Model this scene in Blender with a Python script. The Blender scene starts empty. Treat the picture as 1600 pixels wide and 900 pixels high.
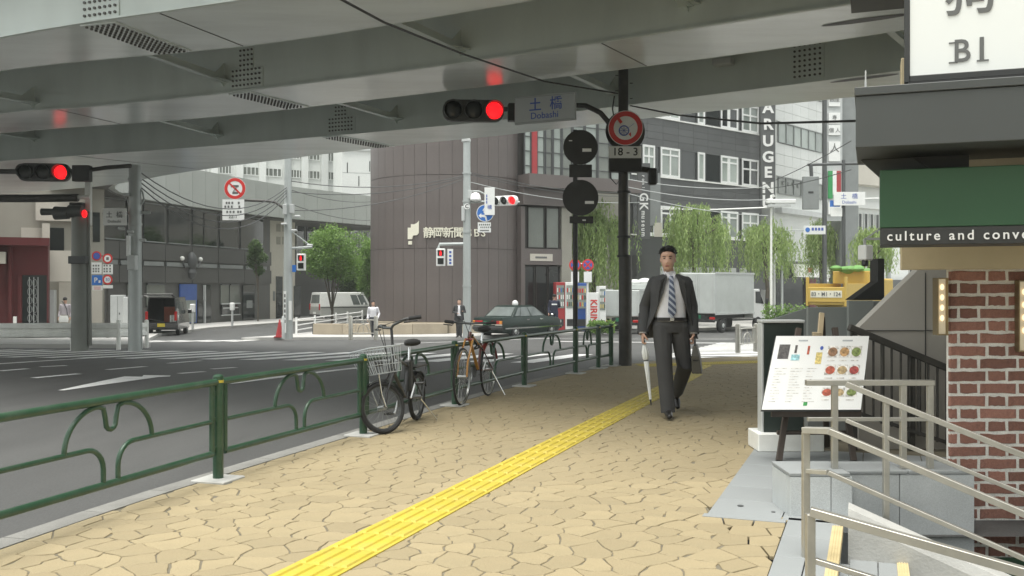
import bpy, bmesh, math, random
from mathutils import Vector, Matrix

SC = bpy.context.scene
COL = SC.collection
R = random.Random(11)
PI = math.pi

# ------------------------------------------------------------------ camera, sky, sun, exposure
F, CX, CY, EYE = 1500.0, 800.0, 450.0, 1.32
cam = bpy.data.cameras.new('camera'); camo = bpy.data.objects.new('camera', cam); COL.objects.link(camo)
cam.sensor_width = 36.0; cam.lens = 36.0 * F / 1600.0; cam.clip_start = 0.05; cam.clip_end = 2500
camo.location = (0, 0, EYE); camo.rotation_euler = (PI / 2, 0, 0)
SC.camera = camo
SUN_EL, SUN_AZ = math.radians(78), math.radians(215)      # azimuth measured clockwise from +Y
world = bpy.data.worlds.new('World'); SC.world = world; world.use_nodes = True
wn = world.node_tree.nodes; wl = world.node_tree.links; wn.clear()
sky = wn.new('ShaderNodeTexSky'); sky.sky_type = 'NISHITA'; sky.sun_disc = False
sky.sun_elevation = SUN_EL; sky.sun_rotation = SUN_AZ; sky.air_density = 1.0; sky.dust_density = 1.5; sky.ozone_density = 1.0
hs = wn.new('ShaderNodeHueSaturation'); hs.inputs['Saturation'].default_value = 0.12
bg = wn.new('ShaderNodeBackground'); bg.inputs['Strength'].default_value = 0.095
wo = wn.new('ShaderNodeOutputWorld')
wl.new(sky.outputs[0], hs.inputs['Color']); tn = wn.new('ShaderNodeMix'); tn.data_type = 'RGBA'; tn.blend_type = 'MULTIPLY'; tn.inputs['Factor'].default_value = 1; tn.inputs['B'].default_value = (0.985, 1.0, 0.955, 1)
wl.new(hs.outputs[0], tn.inputs['A']); wl.new(tn.outputs['Result'], bg.inputs['Color']); wl.new(bg.outputs[0], wo.inputs['Surface'])
sun = bpy.data.lights.new('sun', 'SUN'); sun.energy = 1.5; sun.angle = math.radians(40); sun.color = (1, 0.97, 0.92)
suno = bpy.data.objects.new('sun', sun); COL.objects.link(suno)
_dir = Vector((math.sin(SUN_AZ) * math.cos(SUN_EL), math.cos(SUN_AZ) * math.cos(SUN_EL), math.sin(SUN_EL)))
suno.location = _dir * 60; suno.rotation_euler = (-_dir).to_track_quat('-Z', 'Y').to_euler()
SC.view_settings.view_transform = 'Standard'; SC.view_settings.look = 'None'
SC.view_settings.gamma = 1.0; SC.view_settings.exposure = 1.7
SC.view_settings.use_curve_mapping = False
SC.render.engine = 'CYCLES'
SC.cycles.max_bounces = 8; SC.cycles.diffuse_bounces = 5; SC.cycles.transparent_max_bounces = 12
SC.cycles.use_denoising = True

# ------------------------------------------------------------------ site survey helpers (metres; pixel bearings of the 1600x900 photograph)
def _slope(y):
    if y < 14: return 0.0
    if y < 20: return -0.03 * (y - 14) / 6
    if y < 40: return -0.03
    if y < 48: return -0.03 * (48 - y) / 8
    return 0.0
_GT = [0.0]
for _i in range(1, 1201): _GT.append(_GT[-1] + 0.05 * _slope(_i * 0.05))
def G(y):
    i = y / 0.05
    if i <= 0: return 0.0
    if i >= 1199: return _GT[1199]
    k = int(i); return _GT[k] + (_GT[k + 1] - _GT[k]) * (i - k)
KERB = 0.12
def PX(px, d): return (px - CX) / F * d
def PZ(py, d): return EYE - (py - CY) / F * d
def at(px, py, d): return Vector((PX(px, d), d, PZ(py, d)))
def gp(px, py, off=0.0):
    lo, hi = 1.0, 160.0
    for _ in range(60):
        m = (lo + hi) / 2
        if PZ(py, m) > G(m) + off: lo = m
        else: hi = m
    return Vector((PX(px, lo), lo, G(lo) + off))
def V(*a): return Vector(a)

# ------------------------------------------------------------------ mesh builder
class MB:
    def __init__(s): s.v = []; s.f = []; s.m = []; s.cur = 0
    def add(s, vs, fs):
        o = len(s.v); s.v += [tuple(p) for p in vs]; s.f += [tuple(i + o for i in f) for f in fs]; s.m += [s.cur] * len(fs); return s
    def box(s, x0, x1, y0, y1, z0, z1):
        return s.add([(x0, y0, z0), (x1, y0, z0), (x1, y1, z0), (x0, y1, z0), (x0, y0, z1), (x1, y0, z1), (x1, y1, z1), (x0, y1, z1)],
                     [(0, 3, 2, 1), (4, 5, 6, 7), (0, 1, 5, 4), (1, 2, 6, 5), (2, 3, 7, 6), (3, 0, 4, 7)])
    def cbox(s, c, sz, rz=0.0, M=None):
        M = M or Matrix.Rotation(rz, 3, 'Z'); c = Vector(c); h = Vector(sz) / 2; vs = []
        for z in (-1, 1):
            for x, y in ((-1, -1), (1, -1), (1, 1), (-1, 1)): vs.append(c + M @ Vector((x * h.x, y * h.y, z * h.z)))
        return s.add(vs, [(0, 3, 2, 1), (4, 5, 6, 7), (0, 1, 5, 4), (1, 2, 6, 5), (2, 3, 7, 6), (3, 0, 4, 7)])
    def bar(s, p0, p1, w, h, up=(0, 0, 1)):
        p0, p1 = Vector(p0), Vector(p1); d = (p1 - p0).normalized(); u = Vector(up); r = d.cross(u)
        if r.length < 1e-4: r = d.cross(Vector((1, 0, 0)))
        r.normalize(); u = r.cross(d); vs = []
        for p in (p0, p1):
            for a, b in ((-1, -1), (1, -1), (1, 1), (-1, 1)): vs.append(p + r * (a * w / 2) + u * (b * h / 2))
        return s.add(vs, [(0, 3, 2, 1), (4, 5, 6, 7), (0, 1, 5, 4), (1, 2, 6, 5), (2, 3, 7, 6), (3, 0, 4, 7)])
    def loft(s, rings, caps=True, closed=True):
        n = len(rings[0]); vs = [p for r in rings for p in r]; fs = []
        for i in range(len(rings) - 1):
            for j in range(n if closed else n - 1):
                k = (j + 1) % n; fs.append((i * n + j, i * n + k, (i + 1) * n + k, (i + 1) * n + j))
        if caps and closed: fs.append(tuple(range(n))[::-1]); fs.append(tuple((len(rings) - 1) * n + j for j in range(n)))
        return s.add(vs, fs)
    def tube(s, pts, r, n=8, closed=False, caps=True):
        pts = [Vector(p) for p in pts]; m = len(pts); rr = r if isinstance(r, (list, tuple)) else [r] * m
        tan = []
        for i in range(m):
            a = pts[(i - 1) % m] if (closed or i > 0) else pts[i]; b = pts[(i + 1) % m] if (closed or i < m - 1) else pts[i]
            t = b - a; tan.append(t.normalized() if t.length > 1e-9 else Vector((0, 0, 1)))
        u = tan[0].orthogonal().normalized(); rings = []
        for i in range(m):
            u = (u - tan[i] * u.dot(tan[i]));
            u = u.normalized() if u.length > 1e-6 else tan[i].orthogonal().normalized()
            w = tan[i].cross(u)
            rings.append([pts[i] + (u * math.cos(2 * PI * k / n) + w * math.sin(2 * PI * k / n)) * rr[i] for k in range(n)])
        if closed:
            o = len(s.v); s.v += [tuple(p) for q in rings for p in q]
            best = min(range(n), key=lambda k: (rings[0][k] - rings[-1][0]).length)
            for i in range(m):
                sh = best if i == m - 1 else 0; nx = (i + 1) % m
                for k in range(n):
                    k2 = (k + 1) % n
                    s.f.append((o + i * n + k, o + i * n + k2, o + nx * n + (k2 + sh) % n, o + nx * n + (k + sh) % n)); s.m.append(s.cur)
            return s
        return s.loft(rings, caps)
    def cyl(s, p0, p1, r0, r1=None, n=12, caps=True):
        return s.tube([p0, p1], [r0, r0 if r1 is None else r1], n, caps=caps)
    def lathe(s, prof, n=16, c=(0, 0, 0), M=None):
        c = Vector(c); M = M or Matrix.Identity(3)
        return s.loft([[c + M @ Vector((max(r, 1e-4) * math.cos(2 * PI * k / n), max(r, 1e-4) * math.sin(2 * PI * k / n), z)) for k in range(n)] for r, z in prof])
    def ell(s, c, r, nu=14, nv=9, M=None):
        c = Vector(c); M = M or Matrix.Identity(3); r = Vector((r, r, r)) if not hasattr(r, '__len__') else Vector(r); rings = []
        for i in range(nv + 1):
            t = PI * (i / nv); t = min(max(t, 0.02), PI - 0.02)
            rings.append([c + M @ Vector((r.x * math.sin(t) * math.cos(2 * PI * k / nu), r.y * math.sin(t) * math.sin(2 * PI * k / nu), -r.z * math.cos(t))) for k in range(nu)])
        return s.loft(rings)
    def prism(s, poly, ext):
        ext = Vector(ext); a = [Vector(p) for p in poly]; b = [p + ext for p in a]; n = len(a)
        return s.add(a + b, [tuple(range(n))[::-1], tuple(range(n, 2 * n))] + [(i, (i + 1) % n, n + (i + 1) % n, n + i) for i in range(n)])
    def poly(s, pts): return s.add(pts, [tuple(range(len(pts)))])
    def disc(s, c, axis, r, t=0.01, n=24):
        a = Vector(axis).normalized() * t / 2; c = Vector(c); return s.cyl(c - a, c + a, r, r, n)
    def ring(s, c, axis, r0, r1, t, n=28):
        a = Vector(axis).normalized(); u = a.orthogonal().normalized(); w = a.cross(u); c = Vector(c); rings = []
        for k in range(n):
            e = u * math.cos(2 * PI * k / n) + w * math.sin(2 * PI * k / n)
            rings.append([c + e * r0 - a * t / 2, c + e * r1 - a * t / 2, c + e * r1 + a * t / 2, c + e * r0 + a * t / 2])
        rings.append(rings[0]); return s.loft(rings, caps=False)
    def mesh(s, name, mats, smooth=35, bevel=0.0, seg=1):
        me = bpy.data.meshes.new(name); bm = bmesh.new(); vs = [bm.verts.new(p) for p in s.v]
        for f, mi in zip(s.f, s.m):
            try: q = bm.faces.new([vs[i] for i in f]); q.material_index = mi
            except ValueError: pass
        bmesh.ops.recalc_face_normals(bm, faces=bm.faces)
        if bevel > 0:
            es = [e for e in bm.edges if len(e.link_faces) == 2 and e.calc_face_angle(0) > 0.6]
            bmesh.ops.bevel(bm, geom=es, offset=bevel, segments=seg, affect='EDGES', profile=0.5, clamp_overlap=True)
        bm.to_mesh(me); bm.free()
        for m in (mats if isinstance(mats, (list, tuple)) else [mats]): me.materials.append(MT[m] if isinstance(m, str) else m)
        if smooth:
            me.shade_smooth(); me.set_sharp_from_angle(angle=math.radians(smooth))
        return me
    def build(s, name, mats, parent=None, smooth=35, bevel=0.0, seg=1, loc=None):
        return obj(name, s.mesh(name, mats, smooth, bevel, seg), parent, loc)

def obj(name, me, parent=None, loc=None, rz=None):
    o = bpy.data.objects.new(name, me); COL.objects.link(o)
    if parent is not None: o.parent = parent
    if loc is not None: o.location = loc
    if rz is not None: o.rotation_euler = (0, 0, rz)
    return o
def tag(o, label=None, cat=None, group=None, kind=None):
    if label: o['label'] = label
    if cat: o['category'] = cat
    if group: o['group'] = group
    if kind: o['kind'] = kind
    return o
def thing(name, label, cat, loc=(0, 0, 0), rz=0.0, group=None):
    o = bpy.data.objects.new(name, None); COL.objects.link(o); o.empty_display_size = 0.2
    o.location = loc; o.rotation_euler = (0, 0, rz); return tag(o, label, cat, group)
def struct(o, label=None): return tag(o, label, None, None, 'structure')
def copy_tree(o, parent=None):
    c = o.copy(); COL.objects.link(c); c.parent = parent
    for ch in list(o.children): copy_tree(ch, c)
    return c
def arc(c, r, a0, a1, n, ux, uy):
    c, ux, uy = Vector(c), Vector(ux), Vector(uy)
    return [c + ux * (r * math.cos(a0 + (a1 - a0) * i / n)) + uy * (r * math.sin(a0 + (a1 - a0) * i / n)) for i in range(n + 1)]

# ------------------------------------------------------------------ lettering
_TX = {}
def text_mesh(body, size, mats, ext=0.004, bold=0.0, space=1.0, align='CENTER', shear=0.0):
    cu = bpy.data.curves.new('lettering', 'FONT'); cu.body = body; cu.size = size; cu.extrude = ext; cu.offset = bold * size
    cu.align_x = align; cu.align_y = 'CENTER'; cu.space_character = space; cu.resolution_u = 3; cu.shear = shear
    o = bpy.data.objects.new('tmp_text', cu); COL.objects.link(o)
    dg = bpy.context.evaluated_depsgraph_get(); me = bpy.data.meshes.new_from_object(o.evaluated_get(dg))
    bpy.data.objects.remove(o); bpy.data.curves.remove(cu)
    me.name = 'lettering'; me.materials.clear(); me.materials.append(MT[mats])
    return me
def text(body, size, mats, parent, loc, rz=0.0, ext=0.004, bold=0.0, space=1.0, align='CENTER', name='lettering', tilt=PI / 2, sx=1.0):
    o = obj(name, text_mesh(body, size, mats, ext, bold, space, align), parent, loc)
    o.rotation_euler = (tilt, 0, rz); o.scale = (sx, 1, 1); return o

# ------------------------------------------------------------------ procedural materials
MT = {}
def mat(name, col, rough=0.6, metal=0.0, var=0.08, scale=3.0, bump=0.0, bscale=60.0, rnd=0.0, dirt=None, dscale=1.2, damt=0.5, coat=0.0, stretch=(1, 1, 1), spec=0.5, fine=0.0, fscale=200.0, rot=0.0):
    m = bpy.data.materials.new(name); m.use_nodes = True; nt = m.node_tree; N = nt.nodes; L = nt.links
    b = N['Principled BSDF']; b.inputs['Roughness'].default_value = rough; b.inputs['Metallic'].default_value = metal
    b.inputs['Specular IOR Level'].default_value = spec
    if coat: b.inputs['Coat Weight'].default_value = coat; b.inputs['Coat Roughness'].default_value = 0.05
    tc = N.new('ShaderNodeTexCoord'); mp = N.new('ShaderNodeMapping'); mp.inputs['Scale'].default_value = stretch; mp.inputs['Rotation'].default_value = (0, 0, rot)
    L.new(tc.outputs['Object'], mp.inputs['Vector'])
    no = N.new('ShaderNodeTexNoise'); no.inputs['Scale'].default_value = scale; no.inputs['Detail'].default_value = 6
    L.new(mp.outputs[0], no.inputs['Vector'])
    mr = N.new('ShaderNodeMapRange'); mr.inputs['From Min'].default_value = 0.3; mr.inputs['From Max'].default_value = 0.7
    mr.inputs['To Min'].default_value = 1 - var; mr.inputs['To Max'].default_value = 1 + var; L.new(no.outputs['Fac'], mr.inputs['Value'])
    val = mr.outputs[0]
    if fine:
        n3 = N.new('ShaderNodeTexNoise'); n3.inputs['Scale'].default_value = fscale; n3.inputs['Detail'].default_value = 2; L.new(mp.outputs[0], n3.inputs['Vector'])
        m3 = N.new('ShaderNodeMapRange'); m3.inputs['From Min'].default_value = 0.3; m3.inputs['From Max'].default_value = 0.7
        m3.inputs['To Min'].default_value = 1 - fine; m3.inputs['To Max'].default_value = 1 + fine; L.new(n3.outputs['Fac'], m3.inputs['Value'])
        mu = N.new('ShaderNodeMath'); mu.operation = 'MULTIPLY'; L.new(val, mu.inputs[0]); L.new(m3.outputs[0], mu.inputs[1]); val = mu.outputs[0]
    if rnd:
        oi = N.new('ShaderNodeObjectInfo'); m2 = N.new('ShaderNodeMapRange'); m2.inputs['To Min'].default_value = 1 - rnd; m2.inputs['To Max'].default_value = 1 + rnd
        L.new(oi.outputs['Random'], m2.inputs['Value']); mu = N.new('ShaderNodeMath'); mu.operation = 'MULTIPLY'
        L.new(val, mu.inputs[0]); L.new(m2.outputs[0], mu.inputs[1]); val = mu.outputs[0]
    cb = N.new('ShaderNodeMix'); cb.data_type = 'RGBA'; cb.blend_type = 'MULTIPLY'; cb.inputs['Factor'].default_value = 1
    cb.inputs['A'].default_value = (*col, 1); L.new(val, cb.inputs['B']); out = cb.outputs['Result']
    if dirt:
        n2 = N.new('ShaderNodeTexNoise'); n2.inputs['Scale'].default_value = dscale; n2.inputs['Detail'].default_value = 8; n2.inputs['Roughness'].default_value = 0.65
        L.new(mp.outputs[0], n2.inputs['Vector'])
        r2 = N.new('ShaderNodeMapRange'); r2.inputs['From Min'].default_value = 0.45; r2.inputs['From Max'].default_value = 0.75
        r2.inputs['To Min'].default_value = 0; r2.inputs['To Max'].default_value = damt; L.new(n2.outputs['Fac'], r2.inputs['Value'])
        mx = N.new('ShaderNodeMix'); mx.data_type = 'RGBA'; L.new(r2.outputs[0], mx.inputs['Factor']); L.new(out, mx.inputs['A']); mx.inputs['B'].default_value = (*dirt, 1)
        out = mx.outputs['Result']
    L.new(out, b.inputs['Base Color'])
    if bump:
        nb = N.new('ShaderNodeTexNoise'); nb.inputs['Scale'].default_value = bscale; nb.inputs['Detail'].default_value = 4; L.new(mp.outputs[0], nb.inputs['Vector'])
        bp = N.new('ShaderNodeBump'); bp.inputs['Strength'].default_value = bump; bp.inputs['Distance'].default_value = 0.02
        L.new(nb.outputs['Fac'], bp.inputs['Height']); L.new(bp.outputs[0], b.inputs['Normal'])
    MT[name] = m; return m
def emis(name, col, strength):
    m = mat(name, col, 0.4, var=0.0); b = m.node_tree.nodes['Principled BSDF']
    b.inputs['Emission Color'].default_value = (*col, 1); b.inputs['Emission Strength'].default_value = strength; return m
def led(name, col, strength):
    m = emis(name, col, strength); N = m.node_tree.nodes; L = m.node_tree.links
    tc = N.new('ShaderNodeTexCoord'); vo = N.new('ShaderNodeTexVoronoi'); vo.inputs['Scale'].default_value = 55; L.new(tc.outputs['Object'], vo.inputs['Vector'])
    mr = N.new('ShaderNodeMapRange'); mr.inputs['From Min'].default_value = 0.1; mr.inputs['From Max'].default_value = 0.6; mr.inputs['To Min'].default_value = strength * 1.3; mr.inputs['To Max'].default_value = strength * 0.5
    L.new(vo.outputs['Distance'], mr.inputs['Value']); L.new(mr.outputs[0], N['Principled BSDF'].inputs['Emission Strength'])
def glass(name, tint, mixf, rough=0.03):
    m = bpy.data.materials.new(name); m.use_nodes = True; N = m.node_tree.nodes; L = m.node_tree.links
    b = N['Principled BSDF']; b.inputs['Base Color'].default_value = (*[c * 0.25 for c in tint], 1); b.inputs['Roughness'].default_value = rough
    t = N.new('ShaderNodeBsdfTransparent'); t.inputs['Color'].default_value = (*tint, 1)
    mx = N.new('ShaderNodeMixShader'); mx.inputs[0].default_value = mixf
    L.new(b.outputs[0], mx.inputs[1]); L.new(t.outputs[0], mx.inputs[2]); L.new(mx.outputs[0], N['Material Output'].inputs['Surface'])
    MT[name] = m; return m

mat('asphalt', (0.068, 0.069, 0.067), 0.6, var=0.16, scale=1.1, stretch=(1.2, .3, 1), rot=.36, bump=0.12, bscale=130, dirt=(0.095, 0.095, 0.092), dscale=0.8, damt=0.6, fine=0.18, fscale=90)
mat('asphalt_patch', (0.085, 0.086, 0.085), 0.85, var=0.1, scale=0.6, bump=0.3, bscale=130, fine=0.2, fscale=90)
mat('road_paint', (0.80, 0.80, 0.78), 0.7, var=0.1, scale=2, dirt=(0.42, 0.42, 0.41), dscale=5, damt=0.5)
mat('far_pavement', (0.43, 0.425, 0.405), 0.85, var=0.1, scale=1.2, bump=0.2, bscale=40)
mat('joint_mortar', (0.15, 0.132, 0.092), 0.95, var=0.2, scale=8)
mat('paver', (0.305, 0.248, 0.145), 0.75, var=0.09, scale=1.1, bump=0.25, bscale=70, rnd=0.10, dirt=(0.215, 0.182, 0.11), dscale=2.2, damt=0.55, fine=0.07, fscale=160)
mat('tactile_yellow', (0.50, 0.395, 0.045), 0.6, var=0.1, scale=3, rnd=0.05, dirt=(0.36, 0.29, 0.10), dscale=5, damt=0.6)
mat('kerb_stone', (0.195, 0.193, 0.178), 0.85, var=0.14, scale=4, bump=0.2, bscale=60, rnd=0.08, fine=0.12)
mat('granite', (0.46, 0.485, 0.485), 0.7, var=0.08, scale=4, rnd=0.05, fine=0.16, fscale=260, dirt=(0.34, 0.36, 0.36), dscale=3, damt=0.35)
mat('granite_dark', (0.38, 0.40, 0.40), 0.75, var=0.08, scale=4, rnd=0.05, fine=0.14, fscale=260)
mat('slab_grey', (0.25, 0.265, 0.265), 0.7, var=0.1, scale=2.5, rnd=0.05, fine=0.08, fscale=220, dirt=(0.17, 0.18, 0.18), dscale=2.5, damt=0.4)
mat('concrete_white', (0.44, 0.44, 0.415), 0.8, var=0.08, scale=5, dirt=(0.28, 0.28, 0.26), dscale=4, damt=0.5, bump=0.15)
mat('concrete', (0.40, 0.395, 0.37), 0.85, var=0.1, scale=2, bump=0.2, bscale=30, dirt=(0.24, 0.235, 0.22), dscale=1.5, damt=0.4)
mat('fence_green', (0.018, 0.062, 0.030), 0.38, var=0.12, scale=6, dirt=(0.075, 0.105, 0.075), dscale=9, damt=0.5, coat=0.2)
mat('fence_dark', (0.016, 0.030, 0.020), 0.45, var=0.12, scale=6)
mat('stainless', (0.50, 0.49, 0.445), 0.45, 0.85, var=0.08, scale=8, dirt=(0.34, 0.33, 0.29), dscale=10, damt=0.4)
mat('steel_paint', (0.77, 0.83, 0.80), 0.2, var=0.07, scale=0.9, bump=0.07, bscale=2.2, stretch=(.35, 1.6, 1), rot=.53, dirt=(0.54, 0.58, 0.55), dscale=1.3, damt=0.5, spec=0.7)
mat('steel_web', (0.60, 0.66, 0.62), 0.42, var=0.08, scale=1.6, stretch=(1, 1, .25), dirt=(0.48, 0.53, 0.495), dscale=0.6, damt=0.45)  # same paint as the soffits; the webs' shade is put into this darker colour
mat('column_grey', (0.20, 0.21, 0.19), 0.45, var=0.08, scale=2)
mat('steel_bolt', (0.10, 0.10, 0.09), 0.6, var=0.1)
mat('deck_concrete', (0.13, 0.13, 0.12), 0.9, var=0.12, scale=0.5)
mat('pole_grey', (0.44, 0.47, 0.46), 0.45, 0.2, var=0.08, scale=5, dirt=(0.27, 0.29, 0.28), dscale=5, damt=0.4)
mat('pole_dark', (0.045, 0.043, 0.038), 0.5, var=0.15, scale=6, dirt=(0.08, 0.072, 0.06), dscale=6, damt=0.5)
mat('pole_black', (0.02, 0.021, 0.02), 0.5, var=0.15, scale=6)
mat('rubber', (0.02, 0.02, 0.02), 0.8, var=0.15, scale=12)
mat('black_plastic', (0.025, 0.026, 0.026), 0.5, var=0.12, scale=6)
mat('dark_grey', (0.075, 0.08, 0.08), 0.5, var=0.08)
mat('mid_grey', (0.22, 0.235, 0.23), 0.5, var=0.08, scale=2)
mat('light_grey', (0.5, 0.52, 0.51), 0.5, var=0.06)
mat('white_paint', (0.80, 0.81, 0.79), 0.4, var=0.04, scale=2)
mat('white_dirty', (0.86, 0.87, 0.83), 0.5, var=0.05, scale=3, dirt=(0.55, 0.55, 0.50), dscale=4, damt=0.4)
mat('chrome', (0.75, 0.76, 0.75), 0.15, 1.0, var=0.03)
mat('alloy', (0.5, 0.51, 0.5), 0.3, 0.9, var=0.05)
mat('sign_blue', (0.03, 0.16, 0.52), 0.45, var=0.04)
mat('sign_text_blue', (0.06, 0.11, 0.40), 0.5, var=0.0)
mat('sign_grey', (0.40, 0.43, 0.44), 0.5, var=0.06)
mat('sign_red', (0.60, 0.035, 0.03), 0.45, var=0.05)
mat('sign_white', (0.78, 0.79, 0.77), 0.45, var=0.04)
mat('sign_black', (0.02, 0.02, 0.02), 0.5, var=0.0)
mat('ink_grey', (0.13, 0.135, 0.13), 0.6, var=0.0)
led('lamp_red', (1.0, 0.008, 0.012), 0.85)
mat('lamp_off', (0.03, 0.034, 0.032), 0.15, var=0.1, scale=30)
mat('signal_dark', (0.075, 0.08, 0.077), 0.45, var=0.08)
# ================================================================== ground, road, pavements
AX = Vector((0.3502, 0.9367, 0)); RX = Vector((0.9367, -0.3502, 0))     # along / across the pavement
def catmull(P, k=6):
    P = [Vector(p) for p in P]; out = []
    for i in range(len(P) - 1):
        p0 = P[max(i - 1, 0)]; p1 = P[i]; p2 = P[i + 1]; p3 = P[min(i + 2, len(P) - 1)]
        for j in range(k):
            t = j / k
            out.append(0.5 * ((2 * p1) + (p2 - p0) * t + (2 * p0 - 5 * p1 + 4 * p2 - p3) * t * t + (3 * p1 - p0 - 3 * p2 + p3) * t ** 3))
    out.append(P[-1]); return out
KL = catmull([(-3.55, 0.2), (-3.32, 2.2), (-2.98, 3.9), (-2.70, 5.1), (-2.40, 6.2), (-1.97, 7.5), (-1.43, 9.1), (-0.72, 11.3), (0.19, 13.66), (1.05, 15.5), (2.0, 17.2), (3.1, 18.6), (4.4, 19.5), (6.5, 20.3), (10, 21.0)])
def offset_line(P, o):
    out = []
    for i, p in enumerate(P):
        t = (P[min(i + 1, len(P) - 1)] - P[max(i - 1, 0)]).normalized(); out.append(p + Vector((t.y, -t.x)) * o)
    return out
def sheet(name, pts, off, m, thick=0.0, hole=None):
    bm = bmesh.new(); f = bm.faces.new([bm.verts.new((p[0], p[1], 0)) for p in pts]); f.normal_update()
    if f.normal.z < 0: f.normal_flip()
    ys = [p[1] for p in pts]; cuts = [y for y in list(range(14, 49, 1)) if min(ys) < y < max(ys)]
    for y in cuts: bmesh.ops.bisect_plane(bm, geom=bm.verts[:] + bm.edges[:] + bm.faces[:], plane_co=(0, y, 0), plane_no=(0, 1, 0))
    if thick:
        r = bmesh.ops.extrude_face_region(bm, geom=bm.faces[:])
        for v in r['geom']:
            if isinstance(v, bmesh.types.BMVert): v.co.z = 1.0
        bmesh.ops.recalc_face_normals(bm, faces=bm.faces)
    for v in bm.verts: v.co.z = G(v.co.y) + off - (0 if (not thick or v.co.z > 0.5) else thick)
    me = bpy.data.meshes.new(name); bm.to_mesh(me); bm.free(); me.materials.append(MT[m]); return obj(name, me)

# asphalt: one sheet out to the horizon, open only where the basement stairs go down
xs = [-900, -200, -60, -30, -15, -6, 0, 1.18, 4.5, 9, 15, 30, 60, 200, 900]
ys = [-400, -60, -10, 1.5, 3, 5.56, 8, 11] + list(range(14, 50)) + [60, 90, 160, 400, 1500]
vs = [(x, y, G(y) - KERB) for y in ys for x in xs]; fs = []
for j in range(len(ys) - 1):
    for i in range(len(xs) - 1):
        if 1.18 <= xs[i] < 9 and 1.5 <= ys[j] < 5.5: continue
        a = j * len(xs) + i; fs.append((a, a + 1, a + 1 + len(xs), a + len(xs)))
m = MB(); m.add(vs, fs); struct(m.build('road', 'asphalt', smooth=0))
for i, (pp) in enumerate(([(-30, 25), (-14, 20), (-13.2, 20.8), (-30, 26.2)],)):
    struct(sheet('road_patch', pp, -KERB + 0.003, 'asphalt_patch'))

# painted lines
def line(p, q, w, name='lane_marking', w2=None):
    p, q = Vector(p), Vector(q); d = Vector((q.x - p.x, q.y - p.y, 0)).normalized(); n = Vector((-d.y, d.x, 0)); w2 = w if w2 is None else w2
    return struct(sheet(name, [(p + n * w / 2), (p - n * w / 2), (q - n * w2 / 2), (q + n * w2 / 2)], -KERB + 0.006, 'road_paint'))
for a, b, w in (((52, 591), (123, 584.5), .16), ((63, 573.5), (104, 571.5), .16), ((168, 578), (227, 573), .16), ((264, 568), (313, 564), .16), ((280, 584), (319, 581), .16),
                ((331, 577), (368, 574.5), .16), ((0, 580), (43, 576.5), .16), ((-60, 573), (137, 560), .2), ((355, 600), (560, 575), .2), ((-80, 596), (-30, 590), .16)):
    line(gp(*a, -KERB), gp(*b, -KERB), w)
p, q, r = gp(95, 610.5, -KERB), gp(222, 589, -KERB), gp(266, 588, -KERB)
line(p, q, .10, w2=.62); line(q, r, .62, w2=.2)
def crossing(label, start, step, along, n, length, width):
    root = struct(thing('zebra_crossing', label, None))
    s, st, al = Vector(start), Vector(step), Vector(along).normalized()
    nn = Vector((-al.y, al.x, 0))
    for i in range(n):
        p = s + st * i; w = width * R.uniform(.96, 1.03)
        o = sheet('stripe', [p + nn * w / 2, p - nn * w / 2, p + al * length - nn * w / 2, p + al * length + nn * w / 2], -KERB + 0.006, 'road_paint'); o.parent = root
    return root
crossing('white striped crossing over the wide road under the flyover', (-19.4, 23.6, 0), (0.98, -0.21, 0), (0.34, 0.94, 0), 21, 4.6, 0.52)
crossing('white striped crossing over the side street left of the brown tower', (-18.0, 33.8, 0), (0.92, 0.28, 0), (0.25, 1, 0), 9, 2.6, 0.46)
crossing('white striped crossing ahead of the pavement corner', (3.4, 22.3, 0), (0.33, 0.98, 0), (1, -0.30, 0), 13, 4.6, 0.5)
line((1.6, 36.2, 0), (7.5, 33.7, 0), .45, 'stop_line'); line((0.5, 41.0, 0), (9.0, 39.2, 0), .16); line((-4, 33, 0), (1.8, 41.5, 0), .16)
line((6, 41.5, 0), (17, 40.5, 0), .16)

# far pavements
def pave(label, pts):
    o = struct(sheet('pavement', pts, 0.0, 'far_pavement', thick=0.3), label)
    k = MB(); P = [Vector(p) for p in pts]
    return o
pave('bright grey far pavement in front of the brown tower', [(-10.6, 37.6), (-6.2, 38.6), (-2.0, 39.6), (-0.4, 42.6), (3.0, 45.6), (9, 50.6), (22, 57.5), (60, 74), (60, 95), (-6.5, 95), (-8.6, 60)])
pave('far left pavement behind the white guard rail', [(-70, 36), (-30, 31.5), (-16, 28.9), (-11.2, 28.2), (-11.0, 29.2), (-13.0, 34), (-16.4, 44.5), (-16.4, 52), (-14.0, 61), (-9.4, 77), (-30, 95), (-70, 95)])

# near pavement: mortar bed, crazy paving, kerb stones
KI = offset_line(KL, 0.17)
edge_r = [(0.28, 2.0), (1.173, 4.40), (1.593, 5.53), (1.14, 5.61), (1.99, 7.76), (3.9, 13.6), (6.5, 17.0), (10.5, 19.2), (10.5, 20.9)]
bed = struct(sheet('sidewalk', [(p.x, p.y) for p in offset_line(KL, 0.02) if p.y > 2.0] + [(12, 20.9), (12, 8.5), (3.6, 6.05), (1.18, 5.9), (1.18, 2.0)], -0.0055, 'joint_mortar'), 'ochre crazy paved sidewalk under the flyover')
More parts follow.
